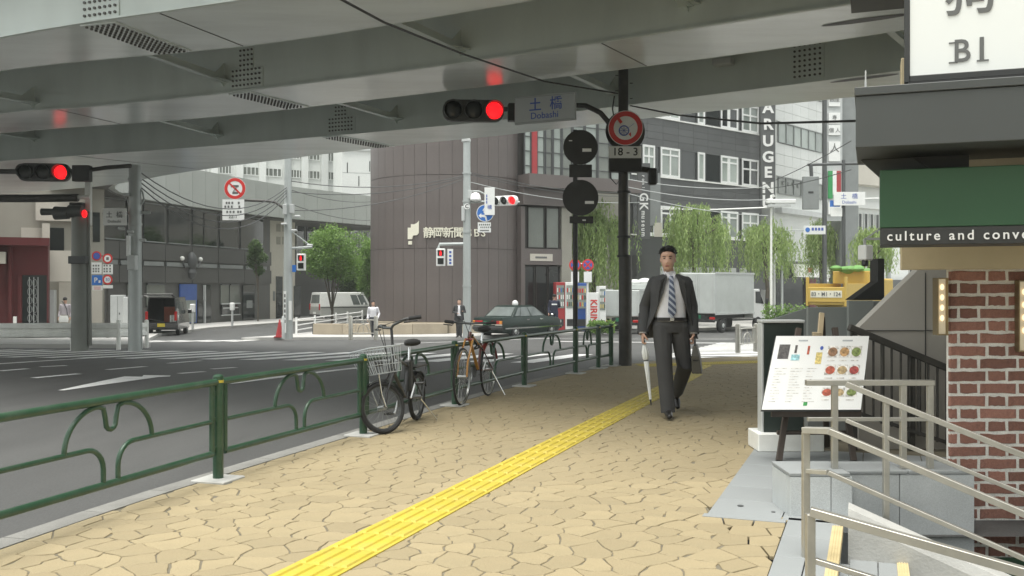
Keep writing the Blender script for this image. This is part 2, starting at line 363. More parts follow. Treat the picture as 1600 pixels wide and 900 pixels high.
# pavement carries on behind the viewpoint
struct(sheet('sidewalk_behind', [(-3.3, 2.0), (-3.6, -12), (14, -12), (14, 1.5), (1.18, 1.5), (1.18, 2.0)], 0.0, 'paver'))
def clip(poly, a, n, g=0.0):
    out = []; m = len(poly)
    for i in range(m):
        p, q = poly[i], poly[(i + 1) % m]; dp = (p - a).dot(n) + g; dq = (q - a).dot(n) + g
        if dp <= 0: out.append(p)
        if (dp < 0 < dq) or (dq < 0 < dp): out.append(p + (q - p) * (dp / (dp - dq)))
    return out
RP = [Vector(p) for p in edge_r]
RG = random.Random(5); pts = []; SP = 0.192
for j in range(-2, 112):
    for i in range(-26, 66):
        u = (i + (0.5 if j % 2 else 0) + RG.uniform(-.34, .34)) * SP * 0.92; w = (j + RG.uniform(-.34, .34)) * SP * 0.98
        p = Vector((-0.2 + RX.x * u + AX.x * w, 2.0 + RX.y * u + AX.y * w))
        if 1.8 < p.y < 21.3: pts.append(p)
grid = {}
for p in pts: grid.setdefault((int(p.x // .6), int(p.y // .6)), []).append(p)
def side(P, p, keep):    # signed distance to the nearest segment of a polyline; clip half-plane
    best = None
    for a, b in zip(P, P[1:]):
        d = b - a; t = max(0, min(1, (p - a).dot(d) / d.length_squared)); c = a + d * t; dd = (p - c).length
        if best is None or dd < best[0] - 1e-6: best = (dd, a, Vector((d.y, -d.x)).normalized() * keep)
    return best
def xr(y):
    Q = RP[:3] if y < 5.57 else RP[3:]
    for a, b in zip(Q, Q[1:]):
        if y <= b.y: return a.x + (b.x - a.x) * (y - a.y) / (b.y - a.y)
    return Q[-1].x
cells = []
for p in pts:
    k = side(KI, p, -1); r = side(RP, p, 1)
    if (p - k[1]).dot(k[2]) > 0.1 or p.x > xr(p.y) + .12: continue
    poly = [p + Vector(c) for c in ((-.6, -.6), (.6, -.6), (.6, .6), (-.6, .6))]
    gx, gy = int(p.x // .6), int(p.y // .6)
    for a in range(-2, 3):
        for b in range(-2, 3):
            for q in grid.get((gx + a, gy + b), ()):
                if q is p: continue
                d = q - p
                if d.length < 0.95: poly = clip(poly, (p + q) / 2, d.normalized(), 0.0045)
    if k[0] < .7: poly = clip(poly, k[1], k[2], 0.004)
    if r[0] < .3 and not ((r[1] - RP[2]).length < 1e-6 and p.x < 1.13): poly = clip(poly, r[1], r[2], 0.004)
    if len(poly) < 3: continue
    ar = 0.5 * abs(sum(poly[i].cross(poly[(i + 1) % len(poly)]) if False else poly[i].x * poly[(i + 1) % len(poly)].y - poly[(i + 1) % len(poly)].x * poly[i].y for i in range(len(poly))))
    if ar < 0.002: continue
    cells.append((p, poly))
def warp(q): return q + Vector((.011 * math.sin(31 * q.y + 9 * q.x) + .008 * math.sin(67 * q.x + 20 * q.y), .014 * math.sin(27 * q.x - 11 * q.y) + .008 * math.sin(59 * q.y - 23 * q.x)))
def stone(mb, p, poly, o=Vector((0, 0, 0))):
    if poly[0].y < 13 and side(KI, p, -1)[0] > .3 and side(RP, p, 1)[0] > .3:
        poly = [warp(a + (b_ - a) * (k / 3)) for a, b_ in zip(poly, poly[1:] + poly[:1]) for k in range(3)]
    n = len(poly); c = sum(poly, Vector((0, 0))) / n; dz = RG.uniform(-.0012, .0012)
    top = [V(*(q + (c - q).normalized() * 0.003), G(q.y) + dz) - o for q in poly]; mid = [V(*q, G(q.y) - .003 + dz) - o for q in poly]; bot = [V(*q, G(q.y) - .02) - o for q in poly]
    mb.add(top + mid + bot, [tuple(range(n))] + [(i, n + i, n + (i + 1) % n, (i + 1) % n) for i in range(n)] + [(n + i, 2 * n + i, 2 * n + (i + 1) % n, n + (i + 1) % n) for i in range(n)])
def inview(p): return p.y > 4.0 and abs(p.x) < p.y * .56
cells.sort(key=lambda c: (not inview(c[0]), c[0].y))
for p, poly in cells[:300]:
    mb = MB(); o = V(p.x, p.y, 0); stone(mb, p, poly, o); mb.build('paving_stone', 'paver', bed, smooth=0, loc=o)
mb = MB()
for p, poly in cells[300:]: stone(mb, p, poly)
tag(mb.build('paving_stones', 'paver', bed, smooth=0), kind='stuff')

kerb = struct(thing('kerb', 'pale stone kerb curving along the road edge', None))
acc = 0; L0 = offset_line(KL, 0.0); seg = []
def resample(P, step):
    out = [P[0]]; rest = step
    for a, b in zip(P, P[1:]):
        L = (b - a).length; t = rest
        while t <= L: out.append(a + (b - a) * (t / L)); t += step
        rest = t - L
    return out
KR = resample(KL, 0.62)
for a, b in zip(KR, KR[1:]):
    d = (b - a).normalized(); n = Vector((d.y, -d.x)); a2, b2 = a + d * .004, b - d * .004; mb = MB()
    ring = lambda p: [V(*p, G(p.y) - .25), V(*p, G(p.y) - .012), V(*(p + n * .015), G(p.y) + .002), V(*(p + n * .165), G(p.y) + .002), V(*(p + n * .165), G(p.y) - .25)]
    mb.loft([ring(a2), ring(b2)]); mb.build('kerb_stone', 'kerb_stone', kerb, smooth=0)

# tactile strip
tac = struct(thing('tactile_paving', 'yellow tactile guiding strip along the sidewalk', None))
mb = MB(); mb.box(-.148, .148, -.148, .148, -.02, .006)
for k in range(4):
    x = -.111 + .074 * k
    mb.add([(x - .017, -.138, .006), (x + .017, -.138, .006), (x + .017, .138, .006), (x - .017, .138, .006), (x - .011, -.131, .015), (x + .011, -.131, .015), (x + .011, .131, .015), (x - .011, .131, .015)],
           [(4, 5, 6, 7), (0, 1, 5, 4), (1, 2, 6, 5), (2, 3, 7, 6), (3, 0, 4, 7)])
bar_me = mb.mesh('tactile_tile', 'tactile_yellow', 0)
mb = MB(); mb.box(-.148, .148, -.148, .148, -.02, .006)
for i in range(5):
    for j in range(5): mb.lathe([(.013, .006), (.007, .011)], 6, (-.12 + .06 * i, -.12 + .06 * j, 0))
dot_me = mb.mesh('warning_tile', 'tactile_yellow', 0)
tdir = Vector((2.496, 6.91)).normalized(); t0 = Vector((-0.95, 4.4)) - tdir * 1.8; rz = -math.atan2(tdir.x, tdir.y)
for i in range(45):
    p = t0 + tdir * (i * .3)
    if p.y > 14.6: break
    obj('tactile_tile', bar_me, tac, V(p.x, p.y, G(p.y)), rz)
for i in range(16):
    for j in range(2):
        p = Vector((2.35 + .287 * i, 16.75 + .045 * i + .085 * i - j * .3 + (0 if i < 8 else 0)))
        o = obj('warning_tile', dot_me, tac, V(p.x, p.y, G(p.y)), math.atan2(.13, .287)); o.rotation_euler.x = math.atan(_slope(p.y))
for i in range(7):
    p = Vector((p0x := 2.62 + .105 * i, 14.75 + .28 * i)); o = obj('tactile_tile', bar_me, tac, V(p.x, p.y, G(p.y)), -.36); o.rotation_euler.x = math.atan(_slope(p.y))

# ================================================================== green pedestrian fence
fence = thing('pedestrian_fence', 'green tubular steel pedestrian fence with looped arches along the kerb', 'fence')
FP = [V(-2.62, 4.50), V(-2.02, 6.60), V(-1.335, 8.62), V(-0.645, 10.80), V(0.165, 12.92), V(0.985, 14.85), V(1.43, 15.90)]
FP = [V(p.x, p.y, G(p.y)) for p in FP]; FH = 0.70
def fpost(p, d):
    mb = MB(); mb.cyl(p + V(0, 0, -.05), p + V(0, 0, FH + .012), .036, n=14); mb.lathe([(.036, 0), (.033, .008), (.015, .016)], 14, p + V(0, 0, FH + .012)); 
    mb.build('post', 'fence_green', fence)
    n = V(-d.y, d.x, 0)
    for z in (.22, .42, .60):
        mb = MB(); mb.bar(p - d * .075 + V(0, 0, z), p + d * .075 + V(0, 0, z), .018, .03); mb.build('bracket', 'fence_green', fence, 0)
    mb = MB(); mb.cbox(p + V(0, 0, .0), (.26, .26, .03), -math.atan2(d.x, d.y)); mb.build('post_footing', 'concrete_white', fence, 0, .006)
    mb = MB(); mb.cyl(p + V(0, 0, FH - .03), p + V(0, 0, FH - .012), .0375, n=14); mb.build('reflector_band', 'tactile_yellow', fence)
def fpanel(a, b, short=False):
    d = (b - a); L = d.length; d.normalize(); T, B, Mz = FH - .025, .19, .41
    P = lambda t, z: a + d * t + V(0, 0, z)
    e = .075
    def part(nm, pts, r): MB().tube(pts, r, 10).build(nm, 'fence_green', fence, 60)
    part('top_rail', [P(.02, T), P(L - .02, T)], .025)
    part('bottom_rail', [P(e, B), P(L - e, B)], .022)
    for t in (e, L - e): part('stile', [P(t, B), P(t, T)], .019)
    if short:
        part('middle_rail', [P(e, Mz), P(L - e, Mz)], .014); return
    c = L / 2; k = L / 2.1
    for sgn in (-1, 1):
        pts = [P(c + sgn * (c - e), Mz), P(c + sgn * .19 * k, Mz)]
        pts += [P(c + sgn * (.06 + .13 * math.cos(t)) * k if False else c + sgn * (.19 - .13 * math.sin(t)) * k, Mz - .13 * (1 - math.cos(t)) ) for t in [PI / 2 * i / 6 for i in range(1, 7)]]
        pts += [P(c + sgn * .06 * k, B + .01)]
        part('middle_rail', pts, .015)
    pts = []
    for i in range(13): t = i / 12 * PI / 2; pts.append(P(c - (.10 + .26 * math.cos(t)) * k, Mz + (T - .03 - Mz) * math.sin(t)))
    pts += [P(c - .06 * k, T - .045), P(c - .045 * k, T - .10)]
    for i in range(1, 6): t = PI + PI * i / 6; pts.append(P(c + .042 * k * math.cos(t), T - .13 + .042 * math.sin(t)))
    pts += [P(c + .045 * k, T - .10), P(c + .06 * k, T - .045)]
    for i in range(13): t = PI / 2 - i / 12 * PI / 2; pts.append(P(c + (.10 + .26 * math.cos(t)) * k, Mz + (T - .03 - Mz) * math.sin(t)))
    part('arch', pts, .015)
for i, p in enumerate(FP):
    d = (FP[min(i + 1, len(FP) - 1)] - FP[max(i - 1, 0)]); d.z = 0; fpost(p, d.normalized())
for a, b in zip(FP, FP[1:]): fpanel(a, b, (b - a).length < 0.9)
p = V(1.70, 16.45, G(16.45)); fpost(p, (p - FP[-1]).normalized()); fpanel(FP[-1], p, True)
# ================================================================== steel flyover
HS = 3.40; ZS = EYE + HS; GT = 1.55
E = dict(
 a=([(-24, 23.5), (-14, 17.2), (-7, 13.1), (-3.02, 11.3), (0, 9.65), (3, 7.75), (6.5, 5.3), (13, .3)], [(-24, 25), (-14.5, 18.6), (-8, 15), (-3.57, 13.4), (-.08, 11.5), (3.3, 9.5), (7, 7.0), (14, 1.8)]),
 b=([(-26, 27.6), (-16, 21.8), (-10, 18.75), (-8, 18.1), (-4.4, 16.5), (0, 14.1), (3.2, 12.06), (4.46, 11.3), (8, 8.8), (15, 3.4)], [(-26, 29.6), (-16, 23.6), (-11.1, 21.0), (-7.3, 19.6), (-4.96, 18.6), (0, 15.9), (3.65, 13.7), (5.2, 12.6), (9, 10), (16, 4.6)]),
 c=([(-30, 33), (-18, 27.6), (-11.4, 24.8), (-7.8, 23.3), (-5.97, 22.4), (-.66, 19.7), (4.35, 16.3), (6.15, 15), (10, 12), (18, 5.6)], [(-34, 42), (-21, 36), (-17, 33.9), (-14.2, 32.3), (-12.4, 30.9), (-9.3, 27.9), (-3.43, 23.4), (0, 21.2), (3.15, 18.9), (6.1, 17.06), (10.5, 14), (19, 7.4)]))
def even(P, n):
    P = catmull(P, 8); L = [0]
    for a, b in zip(P, P[1:]): L.append(L[-1] + (b - a).length)
    out = []; k = 0
    for i in range(n):
        s = L[-1] * i / (n - 1)
        while k < len(P) - 2 and L[k + 1] < s: k += 1
        out.append(P[k] + (P[k + 1] - P[k]) * ((s - L[k]) / max(L[k + 1] - L[k], 1e-6)))
    return out
def ray_hit(P, px):
    k = (px - CX) / F
    for a, b in zip(P, P[1:]):
        fa, fb = a.x - k * a.y, b.x - k * b.y
        if fa * fb <= 0: t = fa / (fa - fb + 1e-12); return a + (b - a) * t
def near_pt(P, q):
    best = None
    for a, b in zip(P, P[1:]):
        d = b - a; t = max(0, min(1, (q - a).dot(d) / d.length_squared)); c = a + d * t
        if best is None or (q - c).length < best[0]: best = ((q - c).length, c, d.normalized())
    return best[1], best[2]
fly = thing('steel_flyover', 'grey steel girder flyover crossing overhead', 'flyover')
NE, FE, GIR = {}, {}, {}
for key, (ne, fe) in E.items():
    N_, F_ = even(ne, 41), even(fe, 41); NE[key], FE[key] = N_, F_
    mb = MB()
    n = len(N_); vs = []
    for p, q in zip(N_, F_): vs += [V(p.x, p.y, ZS), V(q.x, q.y, ZS), V(q.x, q.y, ZS + GT), V(p.x, p.y, ZS + GT)]
    for i in range(n - 1):
        a, b = i * 4, i * 4 + 4
        for j, mi in ((0, 0), (1, 1), (3, 1)):
            mb.cur = mi; 
            mb.f.append((a + j, a + (j + 1) % 4, b + (j + 1) % 4, b + j)); mb.m.append(mi)
    mb.v = [tuple(v) for v in vs]; mb.f += [(0, 1, 2, 3), tuple((n - 1) * 4 + j for j in range(4))]; mb.m += [1, 1]
    GIR[key] = mb.build('girder', ['steel_paint', 'steel_web'], fly, 25)
    # flange lips: the bottom plate stands a little proud of the webs
    for P, Q in ((N_, F_), (F_, N_)):
        lb = MB(); rr = []
        for p, q in zip(P, Q):
            d = (p - q).normalized(); o = p + d * .05; rr.append([V(p.x, p.y, ZS + .002), V(o.x, o.y, ZS + .002), V(o.x, o.y, ZS + .026), V(p.x, p.y, ZS + .026)])
        lb.loft(rr); lb.build('flange_lip', 'steel_web', GIR[key], 0)
ed = MB(); A_, C_ = offset_line(NE['a'], -1.1), offset_line(FE['c'], -1.0)
A_ = [p + (p - q).normalized() * 1.2 for p, q in zip(NE['a'], FE['a'])]; C_ = [p + (p - q).normalized() * 1.0 for p, q in zip(FE['c'], NE['c'])]
ed.loft([[V(p.x, p.y, ZS + GT + .002), V(q.x, q.y, ZS + GT + .002), V(q.x, q.y, ZS + GT + .3), V(p.x, p.y, ZS + GT + .3)] for p, q in zip(A_, C_)])
ed.build('deck', 'deck_concrete', fly, 0)
for P in (A_, C_):
    pb = MB(); pb.loft([[V(p.x - .1, p.y - .1, ZS + GT - .25), V(p.x + .1, p.y + .1, ZS + GT - .25), V(p.x + .1, p.y + .1, ZS + GT + 1.3), V(p.x - .1, p.y - .1, ZS + GT + 1.3)] for p in P]); pb.build('added_parapet', 'concrete', fly, 0)  # unseen parapets, added to block light at the deck edges
for x, y, zb in ((-25.5, 33.5, -.9), (9.6, 12.6, -.1), (-23, 24.5, -.5), (10.5, 5.2, -.1)):
    MB().cyl((x, y, zb), (x, y, ZS + .01), .62, n=24).build('pier', 'steel_web', fly)
# wind braces between girders
def brace(key, prev, px, py):
    w = ray_hit(NE[key], px); z = PZ(py, w.y); q, d = near_pt(FE[prev], w); mb = MB(); dz = .04
    a, b = V(q.x, q.y, z + dz), V(w.x, w.y, z)
    mb.bar(a, b, .11, .02); mb.bar(a + V(0, 0, .06), b + V(0, 0, .06), .02, .12)
    o = mb.build('brace', 'steel_web', fly, 0)
    u = (b - a).normalized(); t = Vector((-u.y, u.x, 0)).normalized(); gs = MB()
    gs.prism([b - u * .02 + V(0, 0, .005) + t * .16, b - u * .02 + V(0, 0, .005) - t * .16, b - u * .34 - t * .07 + V(0, 0, .005), b - u * .34 + t * .07 + V(0, 0, .005)], (0, 0, .016))
    gs.prism([b - u * .015 + V(0, 0, -.08) + t * .01, b - u * .015 + V(0, 0, .34) + t * .01, b - u * .3 + V(0, 0, .1) + t * .01], t * .016)
    gs.build('gusset', 'steel_web', o, 0)
for px, py in ((55, 163), (352, 129), (722, 81), (1078, 10), (1480, -48), (-260, 190)): brace('b', 'a', px, py)
for px, py in ((56, 218), (342, 213), (622, 188), (962, 149), (1432, 84), (1700, 40)): brace('c', 'b', px, py)
# bolted splice plates
def splice_web(key, px, w, z0, z1, wide=0.0):
    p = ray_hit(NE[key], px); _, d = near_pt(NE[key], p); n = Vector((d.y, -d.x)); n = n if n.y < 0 else -n
    mb = MB(); c = V(p.x, p.y, 0) + V(n.x, n.y, 0) * .010; D = V(d.x, d.y, 0); NN = V(n.x, n.y, 0); M = Matrix((D, NN, V(0, 0, 1))).transposed()
    mb.cur = 0; mb.cbox(c + V(0, 0, (z0 + z1) / 2), (w, .016, z1 - z0), M=M)
    if wide: mb.cbox(c + V(0, 0, z0 + .17), (w + wide, .014, .34), M=M)
    mb.cur = 1; k = .085; cols = int((w + wide) / k)
    for i in range(cols):
        x = -(cols - 1) * k / 2 + i * k
        j = 0; z = z0 + .06
        while z < z1 - .03:
            if abs(x) < w / 2 or z < z0 + .32:
                q = c + D * x + V(0, 0, z); mb.cyl(q, q + NN * .026, .020, n=6)
            z += k
    mb.build('splice_plate', ['steel_web', 'steel_bolt'], GIR[key], 0)
splice_web('a', 158, .62, ZS + .03, ZS + 1.3, 0); splice_web('b', 386, .30, ZS + .05, ZS + 1.2, .42); splice_web('c', 533, .32, ZS + .05, ZS + 1.2, .44); splice_web('c', 1262, .55, ZS + .06, ZS + 1.2)
def splice_soffit(key, px, w):
    p = ray_hit(NE[key], px); q, d = near_pt(FE[key], p); mb = MB(); a, b = V(p.x, p.y, ZS - .010), V(q.x, q.y, ZS - .010); u = (b - a); L = u.length; u.normalize()
    D = V(d.x, d.y, 0); mb.bar(a + u * .03, b - u * .03, w, .016); mb.cur = 1; k = .085
    for i in range(int((L - .1) / k)):
        for j in range(int(w / k)):
            q2 = a + u * (.08 + i * k) + D * (-(int(w / k) - 1) * k / 2 + j * k); mb.cyl(q2 - V(0, 0, .006), q2 - V(0, 0, .030), .020, n=6)
    mb.build('splice_plate', ['steel_paint', 'steel_bolt'], GIR[key], 0)
splice_soffit('a', 150, .55); splice_soffit('b', 372, .5); splice_soffit('c', 515, .5)
for key, px, f0 in (('a', 250, 0), ('b', 940, 0), ('c', 120, 0), ('b', 90, 0)):
    p = ray_hit(NE[key], px); q, d = near_pt(FE[key], p); a, b = V(p.x, p.y, ZS - .003), V(q.x, q.y, ZS - .003)
    MB().bar(a, b, .018, .006).build('weld_seam', 'steel_bolt', GIR[key], 0)
for px, py in ((1352, 31), (1350, 122)):      # drain openings in the flange
    key = 'b' if py < 60 else 'c'; d = F * HS / (CY - py); c = V(PX(px, d), d, ZS - .004); _, dd = near_pt(NE[key], Vector((c.x, c.y)))
    D = V(dd.x, dd.y, 0); W_ = V(-dd.y, dd.x, 0); mb = MB(); mb.poly([c + D * (.55 * math.cos(t)) + W_ * (.10 * math.sin(t)) for t in [2 * PI * i / 20 for i in range(20)]])
    mb.build('hand_hole', 'black_plastic', GIR[key], 0)
fl = thing('floodlight', 'small pale floodlight fixed to the flyover girder above the signal pole', 'light', at(1130, 97, ray_hit(NE['c'], 1130).y - .25))
mb = MB(); mb.cbox((0, 0, 0), (.34, .22, .11), -.5); mb.build('housing', 'light_grey', fl, 0, .015); mb = MB(); mb.bar((.02, .05, .05), (.15, .32, .10), .05, .05); mb.build('bracket', 'steel_bolt', fl, 0)

# overhead cables
def cable(name, label, pts, r=.012, n=18, sag=0.0, m='black_plastic', cat='cable', group=None):
    P = [Vector(p) for p in pts]; out = []
    for a, b in zip(P, P[1:]):
        for i in range(n): t = i / n; out.append(a + (b - a) * t - V(0, 0, sag * 4 * t * (1 - t)))
    out.append(P[-1]); return tag(MB().tube(out, r, 6).build(name, m), label, cat, group)
cable('overhead_cable', 'black cable slanting under the flyover to the dark signal pole', [at(520, -8, 9.0), at(600, 35, 10), at(722, 84, 12.4), at(850, 127, 15.0), at(965, 146, 16.3)], .014)
cable('overhead_cable', 'black cable from the dark signal pole to the grey shop fascia', [at(985, 165, 16.3), at(1060, 180, 14.0), at(1190, 193, 11.0), at(1336, 189, 9.5)], .013)
# ================================================================== basement entrance, brick pier, sign boxes (right foreground)
mat('brick', (0.31, 0.15, 0.11), 0.85, var=0.22, scale=9, bump=0.5, bscale=45, rnd=0.28, dirt=(0.10, 0.05, 0.05), dscale=14, damt=0.6, fine=0.15)
mat('mortar', (0.78, 0.765, 0.71), 0.9, var=0.1, scale=12, bump=0.6, bscale=50, fine=0.1)
mat('beige_render', (0.50, 0.42, 0.27), 0.85, var=0.09, scale=3, dirt=(0.36, 0.30, 0.19), dscale=2.5, damt=0.4, bump=0.15, bscale=50)
mat('sign_green', (0.026, 0.085, 0.038), 0.5, var=0.06, scale=2)
mat('fascia_grey', (0.060, 0.066, 0.064), 0.5, var=0.06, scale=1.5)
mat('fascia_dark', (0.035, 0.037, 0.036), 0.5, var=0.06)
mat('letter_white', (0.82, 0.82, 0.80), 0.5, var=0.0)
emis('sign_lit', (0.70, 0.72, 0.69), 0.05)
mat('stair_wall', (0.42, 0.40, 0.36), 0.7, var=0.07, scale=1.5)
mat('panel_grey', (0.30, 0.325, 0.315), 0.45, var=0.06, scale=1.2)
mat('menu_green', (0.022, 0.033, 0.028), 0.4, var=0.1, scale=4)
mat('wood_dark', (0.065, 0.05, 0.04), 0.55, var=0.25, scale=8, stretch=(1, 1, .15))
mat('wood_tan', (0.42, 0.34, 0.22), 0.55, var=0.2, scale=8, stretch=(1, 1, .15))
mat('nosing_tan', (0.50, 0.41, 0.22), 0.8, var=0.1, scale=10)
mat('brass', (0.30, 0.24, 0.14), 0.4, 0.8, var=0.1)
emis('bulb_warm', (1.0, 0.80, 0.50), 0.38)
emis('lamp_glass', (0.62, 0.54, 0.38), 0.10)
O2 = V(1.14, 5.61, 0)
def pq(p, q, z=0.0): return O2 + RX * p + AX * q + V(0, 0, z)

# slabs
slabs = struct(thing('stone_landing', 'grey stone slab landing beside the basement stairs', None))
def slab(p0, p1, q0, q1, z1=.004, th=.05, m='slab_grey', parent=slabs):
    g = .003; mb = MB(); c = (pq(p0, q0) + pq(p1, q1)) / 2
    mb.prism([pq(p0 + g, q0 + g, z1) - c, pq(p1 - g, q0 + g, z1) - c, pq(p1 - g, q1 - g, z1) - c, pq(p0 + g, q1 - g, z1) - c], (0, 0, -th)); return mb.build('slab', m, parent, 0, .002, loc=c)
p = 0.0
for i in range(10):
    for j in range(6):
        c_ = pq(i * .42 + .42, j * .42)
        if c_.y > 5.93 or c_.x < 1.6 or (i <= 1 and c_.y > 5.3): slab(i * .42, i * .42 + .42, j * .42, j * .42 + .42)
for j in range(8):
    q1 = .06 - j * .42
    slab(.452, .60, q1 - .42, q1); slab(.60, .742, q1 - .42, q1)
slab(-.02, .45, -.075, 0, .005)
MB().cyl(pq(.16, .25, .003), pq(.16, .25, .010), .018, n=16).build('cap', 'dark_grey', slabs)
MB().cyl(pq(.36, .16, .003), pq(.36, .16, .008), .012, n=16).build('cap', 'dark_grey', slabs)
# steps going down to the basement
st = struct(thing('basement_stairs', 'stone stairs going down to the basement shop', None))
for k in range(7):
    z = -.16 * k; p0 = .742 + .33 * (k - 1)
    if k:
        for j in range(8):
            q1 = -.10 - j * .42; slab(p0 + .045, p0 + .19, q1 - .42, q1, z, .03, 'slab_grey', st); slab(p0 + .19, p0 + .33, q1 - .42, q1, z, .03, 'slab_grey', st)
        mb = MB(); mb.prism([pq(p0, -.1, z - .03), pq(p0 + .345, -.1, z - .03), pq(p0 + .345, -3.4, z - .03), pq(p0, -3.4, z - .03)], (0, 0, -.6)); mb.build('riser', 'granite_dark', st, 0)
    pn = .742 + .33 * k; mb = MB()
    a = -.06 if k == 0 else -.10
    mb.prism([pq(pn - .045, a, z + .006), pq(pn + .012, a, z + .006), pq(pn + .012, -3.4, z + .006), pq(pn - .045, -3.4, z + .006)], (0, 0, -.045))
    for g in range(4):
        x = pn - .036 + .013 * g; mb.prism([pq(x, a - .003, z + .006), pq(x + .007, a - .003, z + .006), pq(x + .007, -3.39, z + .006), pq(x, -3.39, z + .006)], (0, 0, .004))
    mb.build('nosing', 'nosing_tan', st, 0)
mb = MB(); mb.prism([pq(.72, -.05, -.05), pq(.742, -.05, -.05), pq(.742, -3.4, -.05), pq(.72, -3.4, -.05)], (0, 0, -.6)); mb.build('riser', 'granite_dark', st, 0)
mb = MB(); mb.prism([pq(.4, .1, -1.5), pq(8, .1, -1.5), pq(8, -3.6, -1.5), pq(.4, -3.6, -1.5)], (0, 0, -.1)); mb.build('pit_floor', 'slab_grey', st, 0)
for a, b in ((pq(.72, -3.4), pq(8, -3.4)), (pq(8, -3.4), pq(8, .2))):
    d = (b - a).normalized(); n = V(d.y, -d.x, 0) * .1; mb = MB(); mb.prism([a + V(0, 0, -1.6), b + V(0, 0, -1.6), b + n + V(0, 0, -1.6), a + n + V(0, 0, -1.6)], (0, 0, 1.6)); mb.build('pit_wall', 'concrete', st, 0)
# white sloping string wall on the far side of the stairs
mb = MB(); z_ = lambda p: .105 - .40 * (p - .80)
ring = lambda p: [pq(p, -.105, -1.3), pq(p, -.105, z_(p) - .055), pq(p, -.085, z_(p)), pq(p, .02, z_(p) + .012), pq(p, .02, -1.3)]
mb.loft([ring(.78), ring(1.4), ring(2.2), ring(3.4)]); tag(mb.build('stair_kerb_wall', 'concrete_white', None, 0), 'white sloping concrete kerb wall along the basement stairs', 'wall')
# granite block beside the stairs
gb = thing('granite_plinth', 'low grey granite faced plinth carrying the upper handrail', 'plinth', V(1.6, 5.53, 0))
def gpanel(x0, x1, y0, y1, z0, z1, m='granite'): MB().box(x0 - 1.6, x1 - 1.6, y0 - 5.53, y1 - 5.53, z0, z1).build('granite_panel', m, gb, 0, .003)
gpanel(1.603, 1.838, 5.532, 5.60, 0.0, .232); gpanel(1.842, 1.962, 5.532, 5.60, -.9, .232); gpanel(1.966, 2.262, 5.605, 5.64, -.9, .232, 'granite_dark'); gpanel(2.266, 2.70, 5.605, 5.64, -.9, .232, 'granite_dark')
gpanel(1.60, 1.96, 5.60, 5.9, 0, .2305); gpanel(1.9645, 2.70, 5.6405, 5.9, -.9, .2305)
gpanel(1.598, 1.95, 5.53, 5.91, .234, .254, 'slab_grey'); gpanel(1.954, 2.31, 5.60, 5.91, .234, .253, 'slab_grey'); gpanel(2.314, 2.70, 5.60, 5.91, .234, .2535, 'slab_grey')

# stainless handrails
def rail_thing(label): return thing('handrail', label, 'handrail', (0, 0, 0))
def bars(root, name, segs, w=.036, h=.036):
    for a, b in segs: MB().bar(a, b, w, h).build(name, 'stainless', root, 0, .002)
def along(px0, py0, d0, px1, py1):      # a rail running across the stairs, from one bearing to another
    x0 = PX(px0, d0); k1 = (px1 - CX) / F; k = (k1 * d0 - x0) / (RX.x - k1 * RX.y); d1 = d0 + RX.y * k
    a, b = at(px0, py0, d0), at(px1, py1, d1); return a, b
hr = rail_thing('stainless handrail nearest the camera, at the foot of the picture')
a, b = along(1266, 799, 3.9, 1640, 905); e = b + (b - a) * .5
bars(hr, 'top_rail', [(a, e)], .045, .035); bars(hr, 'post', [(V(a.x, a.y, a.z - .01), V(a.x, a.y, 0))], .034, .034)
a2, b2 = a + V(.02, 0, -.20), b + V(0, 0, -.20); bars(hr, 'lower_rail', [(a2, b2)], .03, .022); bars(hr, 'post', [(b, V(b.x, b.y, -.5))], .034, .034)
hr = rail_thing('stainless handrail in the middle of the basement stairs')
c = at(1259, 672, 4.70); a, b = along(1294, 673, 4.6, 1640, 820); e = b + (b - a) * .6
bars(hr, 'top_rail', [(c + V(-.01, 0, 0), a + V(.012, 0, 0)), (a, e)], .045, .03); bars(hr, 'post', [(V(c.x, c.y, c.z - .01), V(c.x, c.y, 0))], .034, .034)
dz = V(0, 0, -.20); bars(hr, 'lower_rail', [(c + dz, a + dz), (a + dz, e + dz)], .03, .022); bars(hr, 'post', [(b, V(b.x, b.y, -.6))], .034, .034)
hr = rail_thing('stainless handrail standing on the granite plinth and far side of the stairs')
zt, zm = PZ(598, 5.67), PZ(655, 5.67)
bars(hr, 'top_rail', [(V(1.735, 5.67, zt), V(2.49, 5.67, zt))], .045, .032); bars(hr, 'middle_rail', [(V(1.745, 5.67, zm), V(2.485, 5.67, zm))], .03, .022)
for px in (1304, 1411, 1453): bars(hr, 'post', [(V(PX(px, 5.67), 5.67, zt - .01), V(PX(px, 5.67), 5.67, .254))], .034, .034)
a, b = along(1322, 600, 5.42, 1640, 728); e = b + (b - a) * .8; dz = V(0, 0, -.205)
bars(hr, 'sloping_rail', [(a, e)], .045, .03); bars(hr, 'lower_rail', [(a + dz, e + dz)], .03, .022)
for t in (.115, .85): q = a + (e - a) * t; bars(hr, 'post', [(q, V(q.x, q.y, q.z - .69))], .03, .03)

